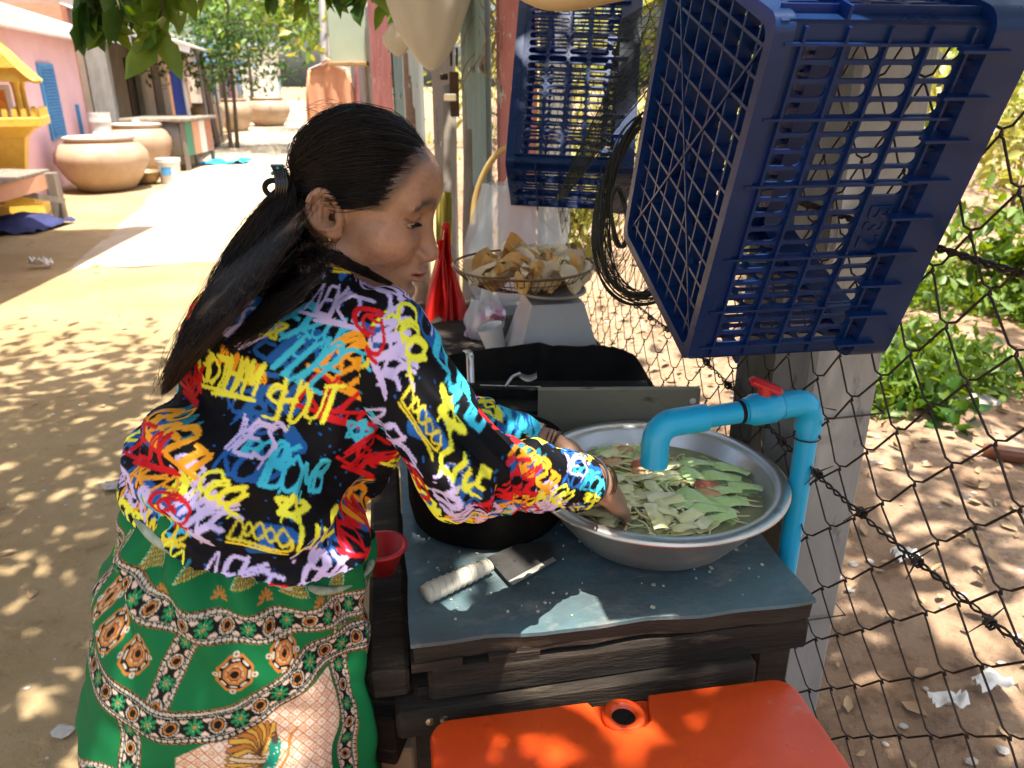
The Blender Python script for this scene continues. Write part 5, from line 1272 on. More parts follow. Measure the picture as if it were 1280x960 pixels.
def subdiv(v, q):                                              # linear split of every quad
    e = np.concatenate([q[:, [0, 1]], q[:, [1, 2]], q[:, [2, 3]], q[:, [3, 0]]]); es = np.sort(e, 1)
    key = es[:, 0].astype(np.int64) * len(v) + es[:, 1]; uk, inv = np.unique(key, return_inverse=True)
    em = (v[uk // len(v)] + v[uk % len(v)]) / 2; fm = v[q].mean(1); n = len(v); m = len(uk); k = len(q); inv = inv + n
    a, b, c, d = inv[:k], inv[k:2 * k], inv[2 * k:3 * k], inv[3 * k:]; fc = n + m + np.arange(k)
    nq = np.concatenate([np.stack(x, 1) for x in ((q[:, 0], a, fc, d), (a, q[:, 1], b, fc), (fc, b, q[:, 2], c), (d, fc, c, q[:, 3]))])
    return np.concatenate([v, em, fm]), nq
sn = vnorm(sv, sq_)
hgt_ = (sv - S1) @ sp_
dT, dA = torso_d(sv.astype(np.float32)), armR_d(sv.astype(np.float32)); dAL = armL_d(sv.astype(np.float32))
def fold(p, d, fr, ph=0): return math.sin(p @ d * fr + ph + 2.2 * mnoise.noise(Vector(p) * 9))
fd = np.zeros(len(sv)); ax_ = unit(SHR - S2)
for i, p in enumerate(sv):
    n0 = .0065 * mnoise.noise(Vector(p) * 13) + .0032 * mnoise.noise(Vector(p) * 34) - .0028 * math.exp(-((dA[i] - dT[i]) / .004) ** 2)
    arm = dA[i] < dT[i]
    if arm:
        te = np.clip((p - ELR) @ aR / .2, -1, 1); n0 += .0060 * math.exp(-((np.linalg.norm(p - ELR) - .03) / .07) ** 2) * fold(p, unit(aR * .8 + Z * .5), 260)
        n0 += .003 * math.exp(-((p - WRR) @ aR / .06) ** 2) * fold(p, aR, 330, 1)
    else:
        w = math.exp(-(hgt_[i] / .10) ** 2); n0 += .0085 * w * fold(p, unit((.25, -.2, 1.)), 105) + .0045 * fold(p, unit((.8, .2, -.55)), 75, 2)
        n0 += .008 * math.exp(-((np.linalg.norm(p - (SHR - Z * .09 - Rb * .03)) - .02) / .07) ** 2) * fold(p, unit((.9, 0, -.5)), 150, 1)
    dd = aR if arm else unit((.30, -.35, .9)); o1 = unit(np.cross(dd, (0.2, 1., .1))); o2 = np.cross(dd, o1)
    rg = 1 - min(1, abs(mnoise.noise(Vector((p @ dd * 24, p @ o1 * 8, p @ o2 * 8)))) * 2.6); n0 += (.0050 if arm else .0055) * (rg ** 3) * (1 if arm else .35 + .65 * math.exp(-(hgt_[i] / .16) ** 2))
    fd[i] = n0
hemw = np.exp(-(((sv - hem0) @ hn) / .035) ** 2)
sv = sv + sn * (fd + .006 * hemw)[:, None]
sv, sq_ = subdiv(sv, sq_)
sv = relax(sv, sq_, 1, .4)
# print: a stroke alphabet thrown over black in a repeating tile
GLY = {'A': [[(0, 0), (.45, 1), (.9, 0)], [(.15, .4), (.8, .4)]], 'B': [[(0, 0), (0, 1), (.6, .95), (.6, .6), (.1, .52), (.75, .4), (.7, .02), (0, 0)]], 'C': [[(.9, .85), (.4, 1), (0, .5), (.35, 0), (.9, .12)]], 'E': [[(.8, 1), (0, .95), (.05, .5), (.6, .5)], [(.05, .5), (0, .02), (.8, 0)]],
       'F': [[(.8, 1), (.05, .95), (0, 0)], [(.05, .5), (.6, .52)]], 'G': [[(.9, .9), (.4, 1), (0, .5), (.35, 0), (.9, .1), (.85, .45), (.5, .45)]], 'H': [[(0, 1), (.05, 0)], [(.75, 1), (.7, 0)], [(0, .5), (.75, .52)]], 'I': [[(.2, 1), (.2, 0)]], 'K': [[(0, 1), (.02, 0)], [(.8, 1), (.05, .45), (.8, 0)]],
       'L': [[(.05, 1), (0, .05), (.75, 0)]], 'M': [[(0, 0), (.1, 1), (.5, .3), (.85, 1), (1, 0)]], 'N': [[(0, 0), (.05, 1), (.7, 0), (.75, 1)]], 'O': [[(.4, 1), (0, .6), (.1, .1), (.5, 0), (.85, .5), (.4, 1)]], 'P': [[(0, 0), (.05, 1), (.75, .85), (.6, .5), (.05, .45)]], 'R': [[(0, 0), (.05, 1), (.75, .85), (.6, .5), (.05, .45), (.8, 0)]],
       'S': [[(.8, .9), (.3, 1), (.05, .7), (.7, .4), (.6, .03), (0, .1)]], 'T': [[(0, .95), (.9, 1)], [(.45, 1), (.4, 0)]], 'U': [[(0, 1), (.05, .2), (.4, 0), (.75, .2), (.8, 1)]], 'V': [[(0, 1), (.4, 0), (.8, 1)]], 'W': [[(0, 1), (.2, 0), (.5, .7), (.75, 0), (1, 1)]], 'D': [[(0, 0), (.05, 1), (.7, .75), (.75, .3), (0, 0)]], 'Y': [[(0, 1), (.4, .5), (.8, 1)], [(.4, .5), (.3, 0)]],
       'Q': [[(.5, 1), (.05, .75), (.05, .25), (.5, 0), (.95, .25), (.95, .75), (.5, 1)], [(.35, .65), (.6, .5), (.4, .3)], [(.62, .6), (.7, .4)]], '*': [[(.5, 1), (.25, 0), (.95, .65), (.05, .65), (.75, 0), (.5, 1)]], '^': [[(0, .2), (.1, 1), (.3, .4), (.5, 1), (.7, .4), (.9, 1), (1, .2), (0, .2)], [(0, 0), (1, 0)]]}
class Canvas:
    def __init__(s, w, h, tx, bg): s.w, s.h, s.tx = w, h, tx; s.a = np.tile(np.array(bg, np.float32), (int(round(h / tx)), int(round(w / tx)), 1))
    def line(s, pts, r, col, wrap=True):
        pts = np.asarray(pts, float); out = []
        for a, b in zip(pts[:-1], pts[1:]):
            n = max(2, int(np.linalg.norm(b - a) / (s.tx * .8))); out.append(a + (b - a) * np.linspace(0, 1, n)[:, None])
        q = np.concatenate(out) / s.tx; k = max(.6, r / s.tx); m = int(k) + 1; dy, dx = np.mgrid[-m:m + 1, -m:m + 1]; ok = dx ** 2 + dy ** 2 <= k * k; dx, dy = dx[ok], dy[ok]
        xi = (q[:, 0:1].round().astype(int) + dx).ravel(); yi = (q[:, 1:2].round().astype(int) + dy).ravel(); H_, W_ = s.a.shape[:2]
        if wrap: s.a[yi % H_, xi % W_] = col
        else:
            g_ = (xi >= 0) & (xi < W_) & (yi >= 0) & (yi < H_); s.a[yi[g_], xi[g_]] = col
    def word(s, t_, x, y, h, w, col, rad, rot=0.0, slant=.3, under=False):
        c, sn_ = math.cos(rot), math.sin(rot); st = w / len(t_); h *= 1.12
        def T(px, py): px += slant * py; return (x + c * px - sn_ * py, y + sn_ * px + c * py)
        for i, ch in enumerate(t_):
            hh = h * rnd.uniform(.8, 1.15); y0 = h * rnd.uniform(-.08, .08)
            for pl in GLY[ch]:
                pp = smoothpath([(a, b, 0) for a, b in pl], 5)[:, :2] if len(pl) > 2 else np.array(pl, float)
                ww = st * rnd.uniform(1.15, 1.5); s.line([T(i * st + a * ww, y0 + b * hh) for a, b in pp], rad * rnd.uniform(.62, .92), col)
                if rnd.random() < .55: ox = st * rnd.uniform(.12, .3); s.line([T(i * st + a * ww + ox, y0 + b * hh * .9) for a, b in pp[:max(2, len(pp) * 2 // 3)]], rad * .6, col)
            if rnd.random() < .5:
                a = rnd.uniform(.1, .8) * st; s.line([T(i * st + a, y0), T(i * st + a, y0 - h * rnd.uniform(.1, .3))], rad * .45, col)
        if under: s.line([T(-.05 * w, -.18 * h), T(w * 1.08, -.10 * h), T(w * .3, -.30 * h)], rad * .8, col)
    def blur(s):
        a = s.a; s.a = (4 * a + np.roll(a, 1, 0) + np.roll(a, -1, 0) + np.roll(a, 1, 1) + np.roll(a, -1, 1)) / 8
    def look(s, u, v):
        H_, W_ = s.a.shape[:2]; return s.a[(v / s.tx).astype(int) % H_, (u / s.tx).astype(int) % W_]
LIL, YEL, ORA, RED, CYA, BLU, OLV = (.58, .48, .78), (.78, .78, .055), (.80, .33, .02), (.56, .012, .018), (.05, .50, .68), (.016, .10, .34), (.72, .58, .04)
cv = Canvas(.300, .330, .0006, (.004, .004, .006))
for k in range(8):
    x, y = rnd.uniform(0, .3), rnd.uniform(0, .33); pts = [(x, y)]
    for j in range(3): pts.append((pts[-1][0] + rnd.uniform(-.02, .03), pts[-1][1] + rnd.uniform(-.015, .015)))
    cv.line(pts, rnd.uniform(.004, .008), BLU)
for k in range(8): cv.word(rnd.choice(('AB', 'ROD', 'BOB', 'UGA', 'ERO')), rnd.uniform(0, .3), rnd.uniform(0, .33), .034, .062, BLU, .0032, rnd.uniform(-.3, .3))
for k in range(260):
    x, y = rnd.uniform(0, .3), rnd.uniform(0, .33); cv.line([(x, y), (x + .001, y)], rnd.uniform(.0006, .0016), BLU)
def tilewords():
    cv.word('GRAFITI', .165, .286, .030, .105, ORA, .0030, -.28, under=True); cv.word('REAL', .150, .240, .032, .085, RED, .0028, .12, under=True)
    cv.word('CHATERUP', .095, .192, .036, .112, LIL, .0026, -.16); cv.word('LOVEST', .085, .158, .024, .088, YEL, .0030, -.12)
    cv.word('GRAFFITI', .045, .098, .044, .120, ORA, .0031, -.10, under=True); cv.word('RUDE', .040, .050, .034, .105, RED, .0030, .05, under=True)
    cv.word('HOPE', .000, .075, .052, .062, CYA, .0028, -.15); cv.word('WAKE', .245, .215, .042, .060, LIL, .0028, -.25, under=True)
    cv.word('GOTHAM', .190, .020, .032, .095, YEL, .0027, .12, under=True); cv.word('CASH', .185, .105, .046, .070, LIL, .0026, -.45)
    cv.word('WILD', .195, .160, .030, .072, OLV, .0028, .25, under=True); cv.word('HEY', .262, .120, .040, .050, CYA, .0032, -.3)
    cv.word('NEXT'.replace('X', 'K'), .005, .150, .034, .070, LIL, .0026, .1, under=True); cv.word('SHOUT', .005, .010, .036, .085, YEL, .0026, .35)
    cv.word('Q', .225, .196, .034, .034, RED, .0030, 0, 0); cv.word('Q', .068, .148, .028, .030, RED, .0028, 0, 0); cv.word('*', .255, .095, .028, .032, YEL, .0026, .2, .1)
    cv.word('*', .105, .030, .026, .030, CYA, .0028, 0, .1); cv.word('*', .050, .252, .026, .030, YEL, .0026, .1, .1); cv.word('^', .215, .150, .026, .042, YEL, .0020, -.1, .1); cv.word('^', .020, .205, .026, .040, OLV, .0020, .2, .1)
    cv.word('BOMB', .030, .275, .034, .085, CYA, .0030, .18); cv.word('YES', .275, .300, .036, .055, LIL, .0026, .1); cv.word('LIVE', .085, .225, .022, .060, YEL, .0026, .4)
    cv.word('REAL', .125, .010, .036, .075, RED, .0028, -.2, under=True); cv.word('COOL', .265, .250, .026, .055, YEL, .0026, -.3)
for k in range(15):
    cv.word(rnd.choice(('VIBE', 'ROCK', 'SEW', 'MIND', 'UGH', 'AKA', 'TEN', 'OLE', 'FLY', 'NOW')), rnd.uniform(0, .3), rnd.uniform(0, .33), rnd.uniform(.018, .032), rnd.uniform(.04, .07), rnd.choice((LIL, YEL, ORA, RED, CYA, OLV, BLU, (.02, .16, .20))), .0021, rnd.uniform(-.5, .4))
tilewords(); cv.blur()
# cloth coordinates: round the torso, and along the sleeves
dT, dA, dAL = torso_d(sv.astype(np.float32)), armR_d(sv.astype(np.float32)), armL_d(sv.astype(np.float32))
vw = unit(S2 - np.array([0, 0, CAM_H])); e1_ = unit(np.cross(vw, sp_)); e2_ = np.cross(sp_, e1_)
q = sv - S1; hh_ = q @ sp_; phi = np.arctan2(q @ e1_, -(q @ e2_)); uu = phi * .150 + .33; vv2 = hh_ * 1.02 + .22 + .10 * (q @ e1_)
def sleeve_uv(wr, el, sh):
    a1 = unit(el - sh); a2 = unit(wr - el); s1 = (sv - sh) @ a1; s2 = (sv - el) @ a2; L1 = np.linalg.norm(el - sh)
    w2 = np.clip(s2 / .06 + .5, 0, 1); al = ((sv - sh) @ unit(wr - sh)) * 1.12; ax2 = a1 * (1 - w2[:, None]) + a2 * w2[:, None]; ax2 /= np.linalg.norm(ax2, axis=1)[:, None]
    upv = np.array([.3, .1, .95]); upn = upv - ax2 * (ax2 @ upv)[:, None]; upn /= np.linalg.norm(upn, axis=1)[:, None]; nr = np.cross(upn, ax2)
    c = np.where(w2[:, None] > .5, el + a2 * s2[:, None], sh + a1 * s1[:, None]); r = sv - c; ph_ = np.arctan2((r * upn).sum(1), (r * -nr).sum(1)); return al, ph_
al, pr_ = sleeve_uv(WRR, ELR, SHR); al2, pr2 = sleeve_uv(WRL, ELL, SHL)
isA = (dA < dT - .004); isL = (dAL < dT - .004) & ~isA
uu = np.where(isA, al + .60, np.where(isL, al2 + .2, uu)); vv2 = np.where(isA, pr_ * .058 + .19 + .25 * al, np.where(isL, pr2 * .055 + .1, vv2))
scol = cv.look(uu + 3, vv2 + 3.3)
M['shirt'] = mat('printed_jersey', (0, 0, 0), attr=True, rough=.7, spec=.14, bump=.10, bscale=700, bdist=.0006)
shirt = mk('shirt', sv, sq_, M['shirt'], person, True, attr=scol)
cuff = MB()
MB().tube([WRR - aR * .014 + .0338 * (unit(np.cross(aR, Z)) * math.cos(a) + unit(np.cross(aR, np.cross(aR, Z))) * math.sin(a)) for a in np.linspace(0, 2 * math.pi, 41)[:-1]], .0018, 6, closed=True).build('cuff', mat('cuff_cloth', (.01, .01, .012), (.03, .03, .05), scale=50, rough=.8), shirt, smooth=True)

# ------------------------------------------------------------------ sarong
GRN, BLK, WHT, ORG, DRD = (.003, .130, .040), (.005, .005, .005), (.56, .52, .42), (.46, .17, .035), (.20, .05, .03)
sc2 = Canvas(.90, .55, .0008, GRN)                              # s = x - .45, t = y - .10
def SP(s, t_): return (s + .45, t_ + .10)
def sband(pts, hw_, fl=True):
    pth = smoothpath([(a, b, 0) for a, b in pts], 24)[:, :2]; seg = np.r_[0, np.cumsum(np.linalg.norm(np.diff(pth, axis=0), axis=1))]; L_ = seg[-1]
    at_ = lambda d: np.array([np.interp(d, seg, pth[:, 0]), np.interp(d, seg, pth[:, 1])])
    sc2.line([SP(*p) for p in pth], hw_, BLK, False)
    for d in np.arange(.0, L_, .0011):
        p = at_(d); tn = at_(min(L_, d + .002)) - at_(max(0, d - .002)); tn = tn / (np.linalg.norm(tn) + 1e-9); nr = np.array([-tn[1], tn[0]])
        for sd in (-1, 1):
            for o_ in (.97, .62): sc2.line([SP(*(p + nr * hw_ * o_ * sd)), SP(*(p + nr * hw_ * o_ * sd + tn * .001))], .0007, WHT if o_ < .9 else ORG, False)
    k = 0
    for d in np.arange(.004, L_ - .004, .0078):
        p = at_(d); tn = at_(min(L_, d + .002)) - at_(max(0, d - .002)); tn = tn / (np.linalg.norm(tn) + 1e-9); nr = np.array([-tn[1], tn[0]])
        for sd in (-1, 1):
            c = p + nr * hw_ * .80 * sd; sc2.line([SP(*(c - tn * .0016)), SP(*(c + tn * .0016))], .0016, WHT, False); sc2.line([SP(*(c - tn * .0008)), SP(*(c + tn * .0008))], .0007, DRD, False)
    for d in np.arange(.016, L_ - .010, .030):
        p = at_(d); tn = at_(min(L_, d + .002)) - at_(max(0, d - .002)); tn = tn / (np.linalg.norm(tn) + 1e-9); nr = np.array([-tn[1], tn[0]]); rr_ = hw_ * .50; k += 1
        if k % 2:
            for j in range(8):
                a = j * math.pi / 4; dd = tn * math.cos(a) + nr * math.sin(a); sc2.line([SP(*(p + dd * rr_ * .3)), SP(*(p + dd * rr_ * .95))], .0021, (.01, .20, .07), False); sc2.line([SP(*(p + dd * rr_ * .45)), SP(*(p + dd * rr_ * .5))], .0007, WHT, False)
            sc2.line([SP(*p), SP(*(p + tn * .001))], .0018, ORG, False)
        else:
            for j in range(22):
                a = j * 2 * math.pi / 22
                for q_ in (.95, .6): c = p + (tn * math.cos(a) + nr * math.sin(a)) * rr_ * q_; sc2.line([SP(*c), SP(*(c + tn * .0004))], .0009, WHT if q_ > .9 else ORG, False)
        for sd in (-1, 1):
            c = p + tn * .015 + nr * hw_ * .36 * sd
            for j in range(3): sc2.line([SP(*c), SP(*(c + .0045 * (tn * (j - 1) * .9 + nr * sd * .5)))], .0016, (.62, .46, .36), False)
def medal(s, t_, rx, ry):
    poly = [(s + rx * math.cos(a), t_ + ry * math.sin(a)) for a in np.linspace(0, 2 * math.pi, 9) + math.pi / 8]
    for q_ in np.linspace(.05, .98, 22): sc2.line([SP(s + (x - s) * q_, t_ + (y - t_) * q_) for x, y in poly], .0013, BLK if (q_ > .62 or q_ < .34) else DRD if q_ < .48 else ORG, False)
    for q_, c, w in ((1.0, ORG, .0017), (.60, ORG, .0013), (.28, ORG, .0012)): sc2.line([SP(s + (x - s) * q_, t_ + (y - t_) * q_) for x, y in poly], w, c, False)
    for k in range(8):
        a = k * math.pi / 4; c = (s + rx * 1.04 * math.cos(a), t_ + ry * 1.04 * math.sin(a))
        if k % 2 == 0: sc2.line([SP(*c), SP(c[0] + .0006, c[1])], .0036, WHT, False); sc2.line([SP(*c), SP(c[0] + .0004, c[1])], .0016, DRD, False)
        for q_ in (.78, .45): sc2.line([SP(s + rx * q_ * math.cos(a + .2), t_ + ry * q_ * math.sin(a + .2)), SP(s + rx * q_ * math.cos(a - .2), t_ + ry * q_ * math.sin(a - .2))], .0014, WHT if q_ > .5 else (.5, .35, .2), False)
def stupa(s, t_, w, h_):
    for k in range(14):
        q_ = k / 13; hw_ = w * (1 - q_); y = t_ - h_ * q_
        for x in np.arange(-hw_, hw_ + 1e-6, .0042): sc2.line([SP(s + x, y), SP(s + x + .0012, y - .0012)], .0008, ORG if k % 2 else (.55, .42, .1), False)
        for sd in (-1, 1): sc2.line([SP(s + sd * (hw_ + .003), y), SP(s + sd * (hw_ + .0032), y)], .0011, (.45, .62, .45), False)
for s_ in (-.34, -.25, -.17, -.105, -.025, .055, .13, .21, .30): stupa(s_, .060 + .035 * math.sin(s_ * 4) , .016, .040)
for s_, t_ in ((-.07, .075), (.02, .085), (.09, .09), (.17, .09)):
    for k in range(7): a = -math.pi * k / 6; sc2.line([SP(s_ + .004 * math.cos(a), t_ + .004 * math.sin(a)), SP(s_ + .012 * math.cos(a), t_ + .012 * math.sin(a))], .0014, ORG, False)
for s_, t_, rx, ry in ((-.19, .085, .016, .026), (-.148, .128, .022, .027), (-.092, .158, .026, .026), (.056, .178, .025, .026), (.122, .155, .022, .024), (-.30, .13, .024, .026), (.28, .14, .024, .026)): medal(s_, t_, rx, ry)
lat = [(.205, .185), (.12, .232), (-.01, .295), (-.025, .45), (.19, .45), (.215, .25)]
def inpoly(x, y, poly):
    c = np.zeros(x.shape, bool); j = len(poly) - 1
    for i in range(len(poly)):
        xi, yi = poly[i]; xj, yj = poly[j]; c ^= ((yi > y) != (yj > y)) & (x < (xj - xi) * (y - yi) / (yj - yi + 1e-12) + xi); j = i
    return c
yy_, xx_ = np.mgrid[0:sc2.a.shape[0], 0:sc2.a.shape[1]]; xx_ = xx_ * .0008 - .45; yy_ = yy_ * .0008 - .10; ip = inpoly(xx_, yy_, lat)
p1 = (xx_ + yy_) / .0175; p2 = (xx_ - yy_) / .0175; f1 = np.abs(p1 - np.round(p1)); f2 = np.abs(p2 - np.round(p2)); g1, g2 = p1 - np.floor(p1) - .5, p2 - np.floor(p2) - .5; rr2 = np.sqrt(g1 ** 2 + g2 ** 2)
odd = ((np.floor(p1) + np.floor(p2)) % 2).astype(bool)
lc = np.tile(np.array((.68, .58, .48), np.float32), (*ip.shape, 1)); lc[(np.minimum(f1, f2) < .075)] = (.50, .20, .07); lc[(np.abs(rr2 - .26) < .055) & odd] = (.52, .22, .08); lc[(rr2 < .10)] = (.50, .20, .07)
sc2.a[ip] = lc[ip]
# long-tailed bird on the pale panel
bx, by = .100, .300
for k in range(9):
    a = R(200 + k * 13); L_ = .052 - .002 * abs(k - 4)
    for w, c in ((.0042, (.10, .05, .02)), (.0028, ORG if k % 2 else (.60, .36, .06))): sc2.line(smoothpath([SP(bx, by) + (0,), SP(bx + .5 * L_ * math.cos(a), by + .5 * L_ * math.sin(a) - .004) + (0,), SP(bx + L_ * math.cos(a - .25), by + L_ * math.sin(a - .25)) + (0,)], 8)[:, :2], w, c, False)
for k in range(7):
    a = R(120 + k * 14)
    for w, c in ((.0036, (.12, .06, .02)), (.0022, (.60, .34, .06) if k % 2 else (.62, .5, .3))): sc2.line([SP(bx, by + .01), SP(bx + .045 * math.cos(a), by + .012 + .040 * math.sin(a))], w, c, False)
sc2.line([SP(bx + .006, by + .022), SP(bx + .016, by + .004), SP(bx + .018, by - .010)], .0085, (.01, .22, .14), False)
for k in range(26): c = SP(bx + .012 + rnd.uniform(-.010, .012), by + rnd.uniform(-.014, .026)); sc2.line([c, (c[0] + .0004, c[1])], .0008, (.5, .62, .5), False)
sc2.line([SP(bx + .018, by - .012), SP(bx + .016, by - .022)], .0050, (.07, .05, .04), False); sc2.line([SP(bx + .016, by - .022), SP(bx + .006, by - .020)], .0014, ORG, False)
sc2.line([SP(bx + .02, by + .03), SP(bx + .035, by + .01), SP(bx + .042, by - .02), SP(bx + .05, by - .03)], .0022, ORG, False)
B1_ = [(-.44, .02), (-.36, -.01), (-.27, -.03), (-.205, .010), (-.138, .055), (-.066, .098), (.025, .116), (.12, .118), (.23, .100), (.33, .09), (.44, .08)]
B2_ = [(-.44, .16), (-.33, .12), (-.246, .123), (-.178, .178), (-.09, .228), (-.01, .252), (.059, .247), (.12, .208), (.20, .158), (.30, .14), (.44, .16)]
sband([(-.242, -.05), (-.236, .04), (-.238, .13)], .017); sband([(-.010, .122), (-.030, .175), (-.048, .238)], .0185); sband([(-.085, .245), (-.080, .32), (-.078, .45)], .0200)
sband([(-.40, .30), (-.26, .315), (-.14, .335), (-.075, .35)], .017); sband([(.215, .11), (.235, .25), (.235, .44)], .018); sband([(.34, .10), (.345, .25), (.34, .44)], .018)
sband(B1_, .0195); sband(B2_, .0225); sc2.blur()
ZR = np.array([1.00, .95, .90, .85, .75, .65, .55, .40, .25, .08]); XM = np.array([-.332, -.338, -.348, -.359, -.378, -.392, -.395, -.39, -.38, -.37]); HWD = np.array([.136, .148, .160, .170, .181, .194, .198, .195, .19, .185]); YM = np.array([.868, .862, .855, .850, .842, .838, .838, .842, .85, .85]); DP = np.array([.122, .130, .140, .150, .162, .170, .174, .172, .168, .165])
nth, nt_ = 760, 520
th_ = np.linspace(-math.pi, math.pi, nth, endpoint=False); tf = np.r_[np.linspace(0, .62, 440), np.linspace(.63, 1, 80)]
TH, TF = np.meshgrid(th_, tf); ztop = .935 - .055 * np.sin(TH) + .040 * np.cos(TH); zz_ = ztop + (.09 - ztop) * TF
xm, hwd, ym, dp = [np.interp(zz_, ZR[::-1], a[::-1]) for a in (XM, HWD, YM, DP)]
ck_ = np.clip(np.cos(TH), 0, 1); tt_ = (.905 - zz_) * (1 + .12 * ck_) + .085 * ck_; ss = TH * .205
dr = .009 * np.sin(9 * (tt_ - .25 * np.sin(TH) * 1.2) * 6.0 + 1.4) * np.exp(-((tt_ - .07) / .09) ** 2) + .014 * np.exp(-((TH - 1.32 - .1 * tt_) / .10) ** 2) * np.clip(tt_ * 5, 0, 1) - .014 * np.exp(-((TH - 1.62) / .12) ** 2) * np.clip(tt_ * 5, 0, 1)
dr += .006 * np.sin(TH * 11 + tt_ * 14) * np.clip((tt_ - .15) * 3, 0, 1) + .004 * np.sin(TH * 5 - tt_ * 40)
dr += .005 * np.sin((tt_ + .12 * TH) * 75) * np.exp(-((tt_ - .02) / .05) ** 2)
pv_ = np.stack([xm + (hwd + dr) * np.sin(TH), ym - (dp + dr) * np.cos(TH), zz_], -1).reshape(-1, 3)
nz_ = np.sin(pv_[:, 0] * 31 + 4 * np.sin(pv_[:, 2] * 17)) * np.sin(pv_[:, 2] * 43 + 3 * np.sin(pv_[:, 0] * 23)); pv_[:, 0] += .0025 * nz_ * np.sin(TH.ravel()); pv_[:, 1] -= .0025 * nz_ * np.cos(TH.ravel())
I_, J_ = np.meshgrid(np.arange(nth), np.arange(nt_ - 1)); a_ = J_ * nth + I_; b_ = J_ * nth + (I_ + 1) % nth
qd = np.stack([a_, a_ + nth, b_ + nth, b_], -1).reshape(-1, 4)
H_, W_ = sc2.a.shape[:2]
col2 = sc2.a[np.clip(((tt_.ravel() + .10) / .0008).astype(int), 0, H_ - 1), np.clip(((ss.ravel() * .66 + .45) / .0008).astype(int), 0, W_ - 1)] if False else sc2.a[np.clip(((tt_.ravel() + .10) / .0008).astype(int), 0, H_ - 1), np.clip(((np.clip(ss.ravel(), -.44, .44) + .45) / .0008).astype(int), 0, W_ - 1)]
M['sarong'] = mat('batik_cotton', (0, 0, 0), attr=True, rough=.7, spec=.2, bump=.12, bscale=600, bdist=.0006)
sar = mk('sarong', pv_, qd, M['sarong'], person, True, attr=col2)
M['pale_fold'] = mat('pale_lining', (.18, .25, .17), (.36, .40, .31), (.06, .09, .06), scale=26, scale3=50, rough=.8, lo=.45, hi=.6)
rp = []
for a in np.linspace(-math.pi, math.pi, 160, endpoint=False):
    z_ = .906 - .055 * math.sin(a) + .040 * math.cos(a) + .004 * math.sin(a * 5); i_ = [np.interp(z_, ZR[::-1], q_[::-1]) for q_ in (XM, HWD, YM, DP)]
    rp.append((i_[0] + (i_[1] + .001) * math.sin(a), i_[2] - (i_[3] + .001) * math.cos(a), z_))
MB().tube(rp, np.array([.0045 + .002 * math.sin(k * .21) for k in range(160)]), 10, closed=True).build('waist_roll', M['pale_fold'], sar, smooth=True)

# ------------------------------------------------------------------ hair
M['hair'] = mat('black_hair', (.007, .005, .0045), (.016, .010, .008), scale=30, rough=.45, spec=.30, stretch=(1, 1, 1))
M['hair_tip'] = mat('brown_hair', (.022, .010, .006), (.040, .017, .009), scale=20, rough=.55, spec=.15)
ec, er = np.array([.018, 0, .043]), np.array([.082, .0780, .078])
def cap_sdf(p):
    d = smin(ell(p, ec, er * .975), ell(p, (-.030, 0, -.030), (.045, .062, .062)), .03)
    d = smin(d, ell(p, (-.015, 0, -.07), (.05, .060, .05)), .03)
    return smax(d, -hairline_ok(p), .010)
cvv, cq = snets(cap_sdf, (-.14, -.11, -.15), (.13, .11, .175), .0035)
M['hair_under'] = mat('hair_undercoat', (.004, .003, .003), rough=1.0, spec=.0)
hair = mk('hair', hw(cvv), cq, M['hair_under'], person, True)
TIE = np.array([-.066, -.032, .018])
def strand_mesh(paths, rad):                                   # many thin three-sided strands in one mesh
    Vv = []; Ff = []; n0 = 0
    for path, r in zip(paths, rad):
        n = len(path); t_ = np.gradient(path, axis=0); t_ /= np.linalg.norm(t_, axis=1)[:, None] + 1e-9
        a = np.cross(t_, (.3, .9, .3)); a /= np.linalg.norm(a, axis=1)[:, None] + 1e-9; b = np.cross(t_, a)
        rr_ = (r * (np.r_[.25, .7, np.ones(n - 4), .7, .25] if n > 5 else np.r_[np.ones(n - 2), .7, .3]))[:, None]
        for k in range(3): Vv.append(path + rr_ * (a * math.cos(k * 2.094) + b * math.sin(k * 2.094)))
        i = np.arange(n - 1)
        for k in range(3): k2 = (k + 1) % 3; Ff.append(np.stack([n0 + k * n + i, n0 + k2 * n + i, n0 + k2 * n + i + 1, n0 + k * n + i + 1], 1))
        n0 += 3 * n
    return np.concatenate(Vv), np.concatenate(Ff)
paths = []; rad = []
while len(paths) < 6000:
    d = unit(rng.normal(size=3)); p = ec + er * d * 1.0; x = hairline_ok(p)
    if x < rng.uniform(-.007, .0) * (p[2] > .03) or p[2] < -.045 or (p[2] < .028 and p[0] > -.030): continue
    if len(paths) % 2 and x > .022: continue
    if p[1] > .02 and rng.random() < .6: continue
    td = (TIE - ec) / er; td /= np.linalg.norm(td); om = math.acos(np.clip(d @ td, -1, 1)); m = 12
    if om < .12: continue
    lift = rng.uniform(.0, .006) + (.010 * (rng.random() ** 8)); ph = rng.uniform(0, 6.28); sw = rng.normal() * .05
    ts = np.linspace(0, 1, m); qd_ = (np.sin((1 - ts) * om)[:, None] * d + np.sin(ts * om)[:, None] * td) / math.sin(om)
    side = np.cross(d, td); qd_ = qd_ + side * (sw * np.sin(ts * math.pi))[:, None]; qd_ /= np.linalg.norm(qd_, axis=1)[:, None]
    pth = ec + er * qd_ * (1 + lift / .09 * np.sin(np.clip(ts * 1.15 + .08, 0, 1) * math.pi)[:, None] - .010 * (1 - ts)[:, None])
    paths.append(hw(pth + .0009 * np.sin(ts * 20 + ph)[:, None])); rad.append(rng.uniform(.0002, .00048))
v_, f_ = strand_mesh(paths, rad); tag(mk('combed_strands', v_, f_, M['hair'], hair, True), kind='stuff')
tw_ = hw(TIE)
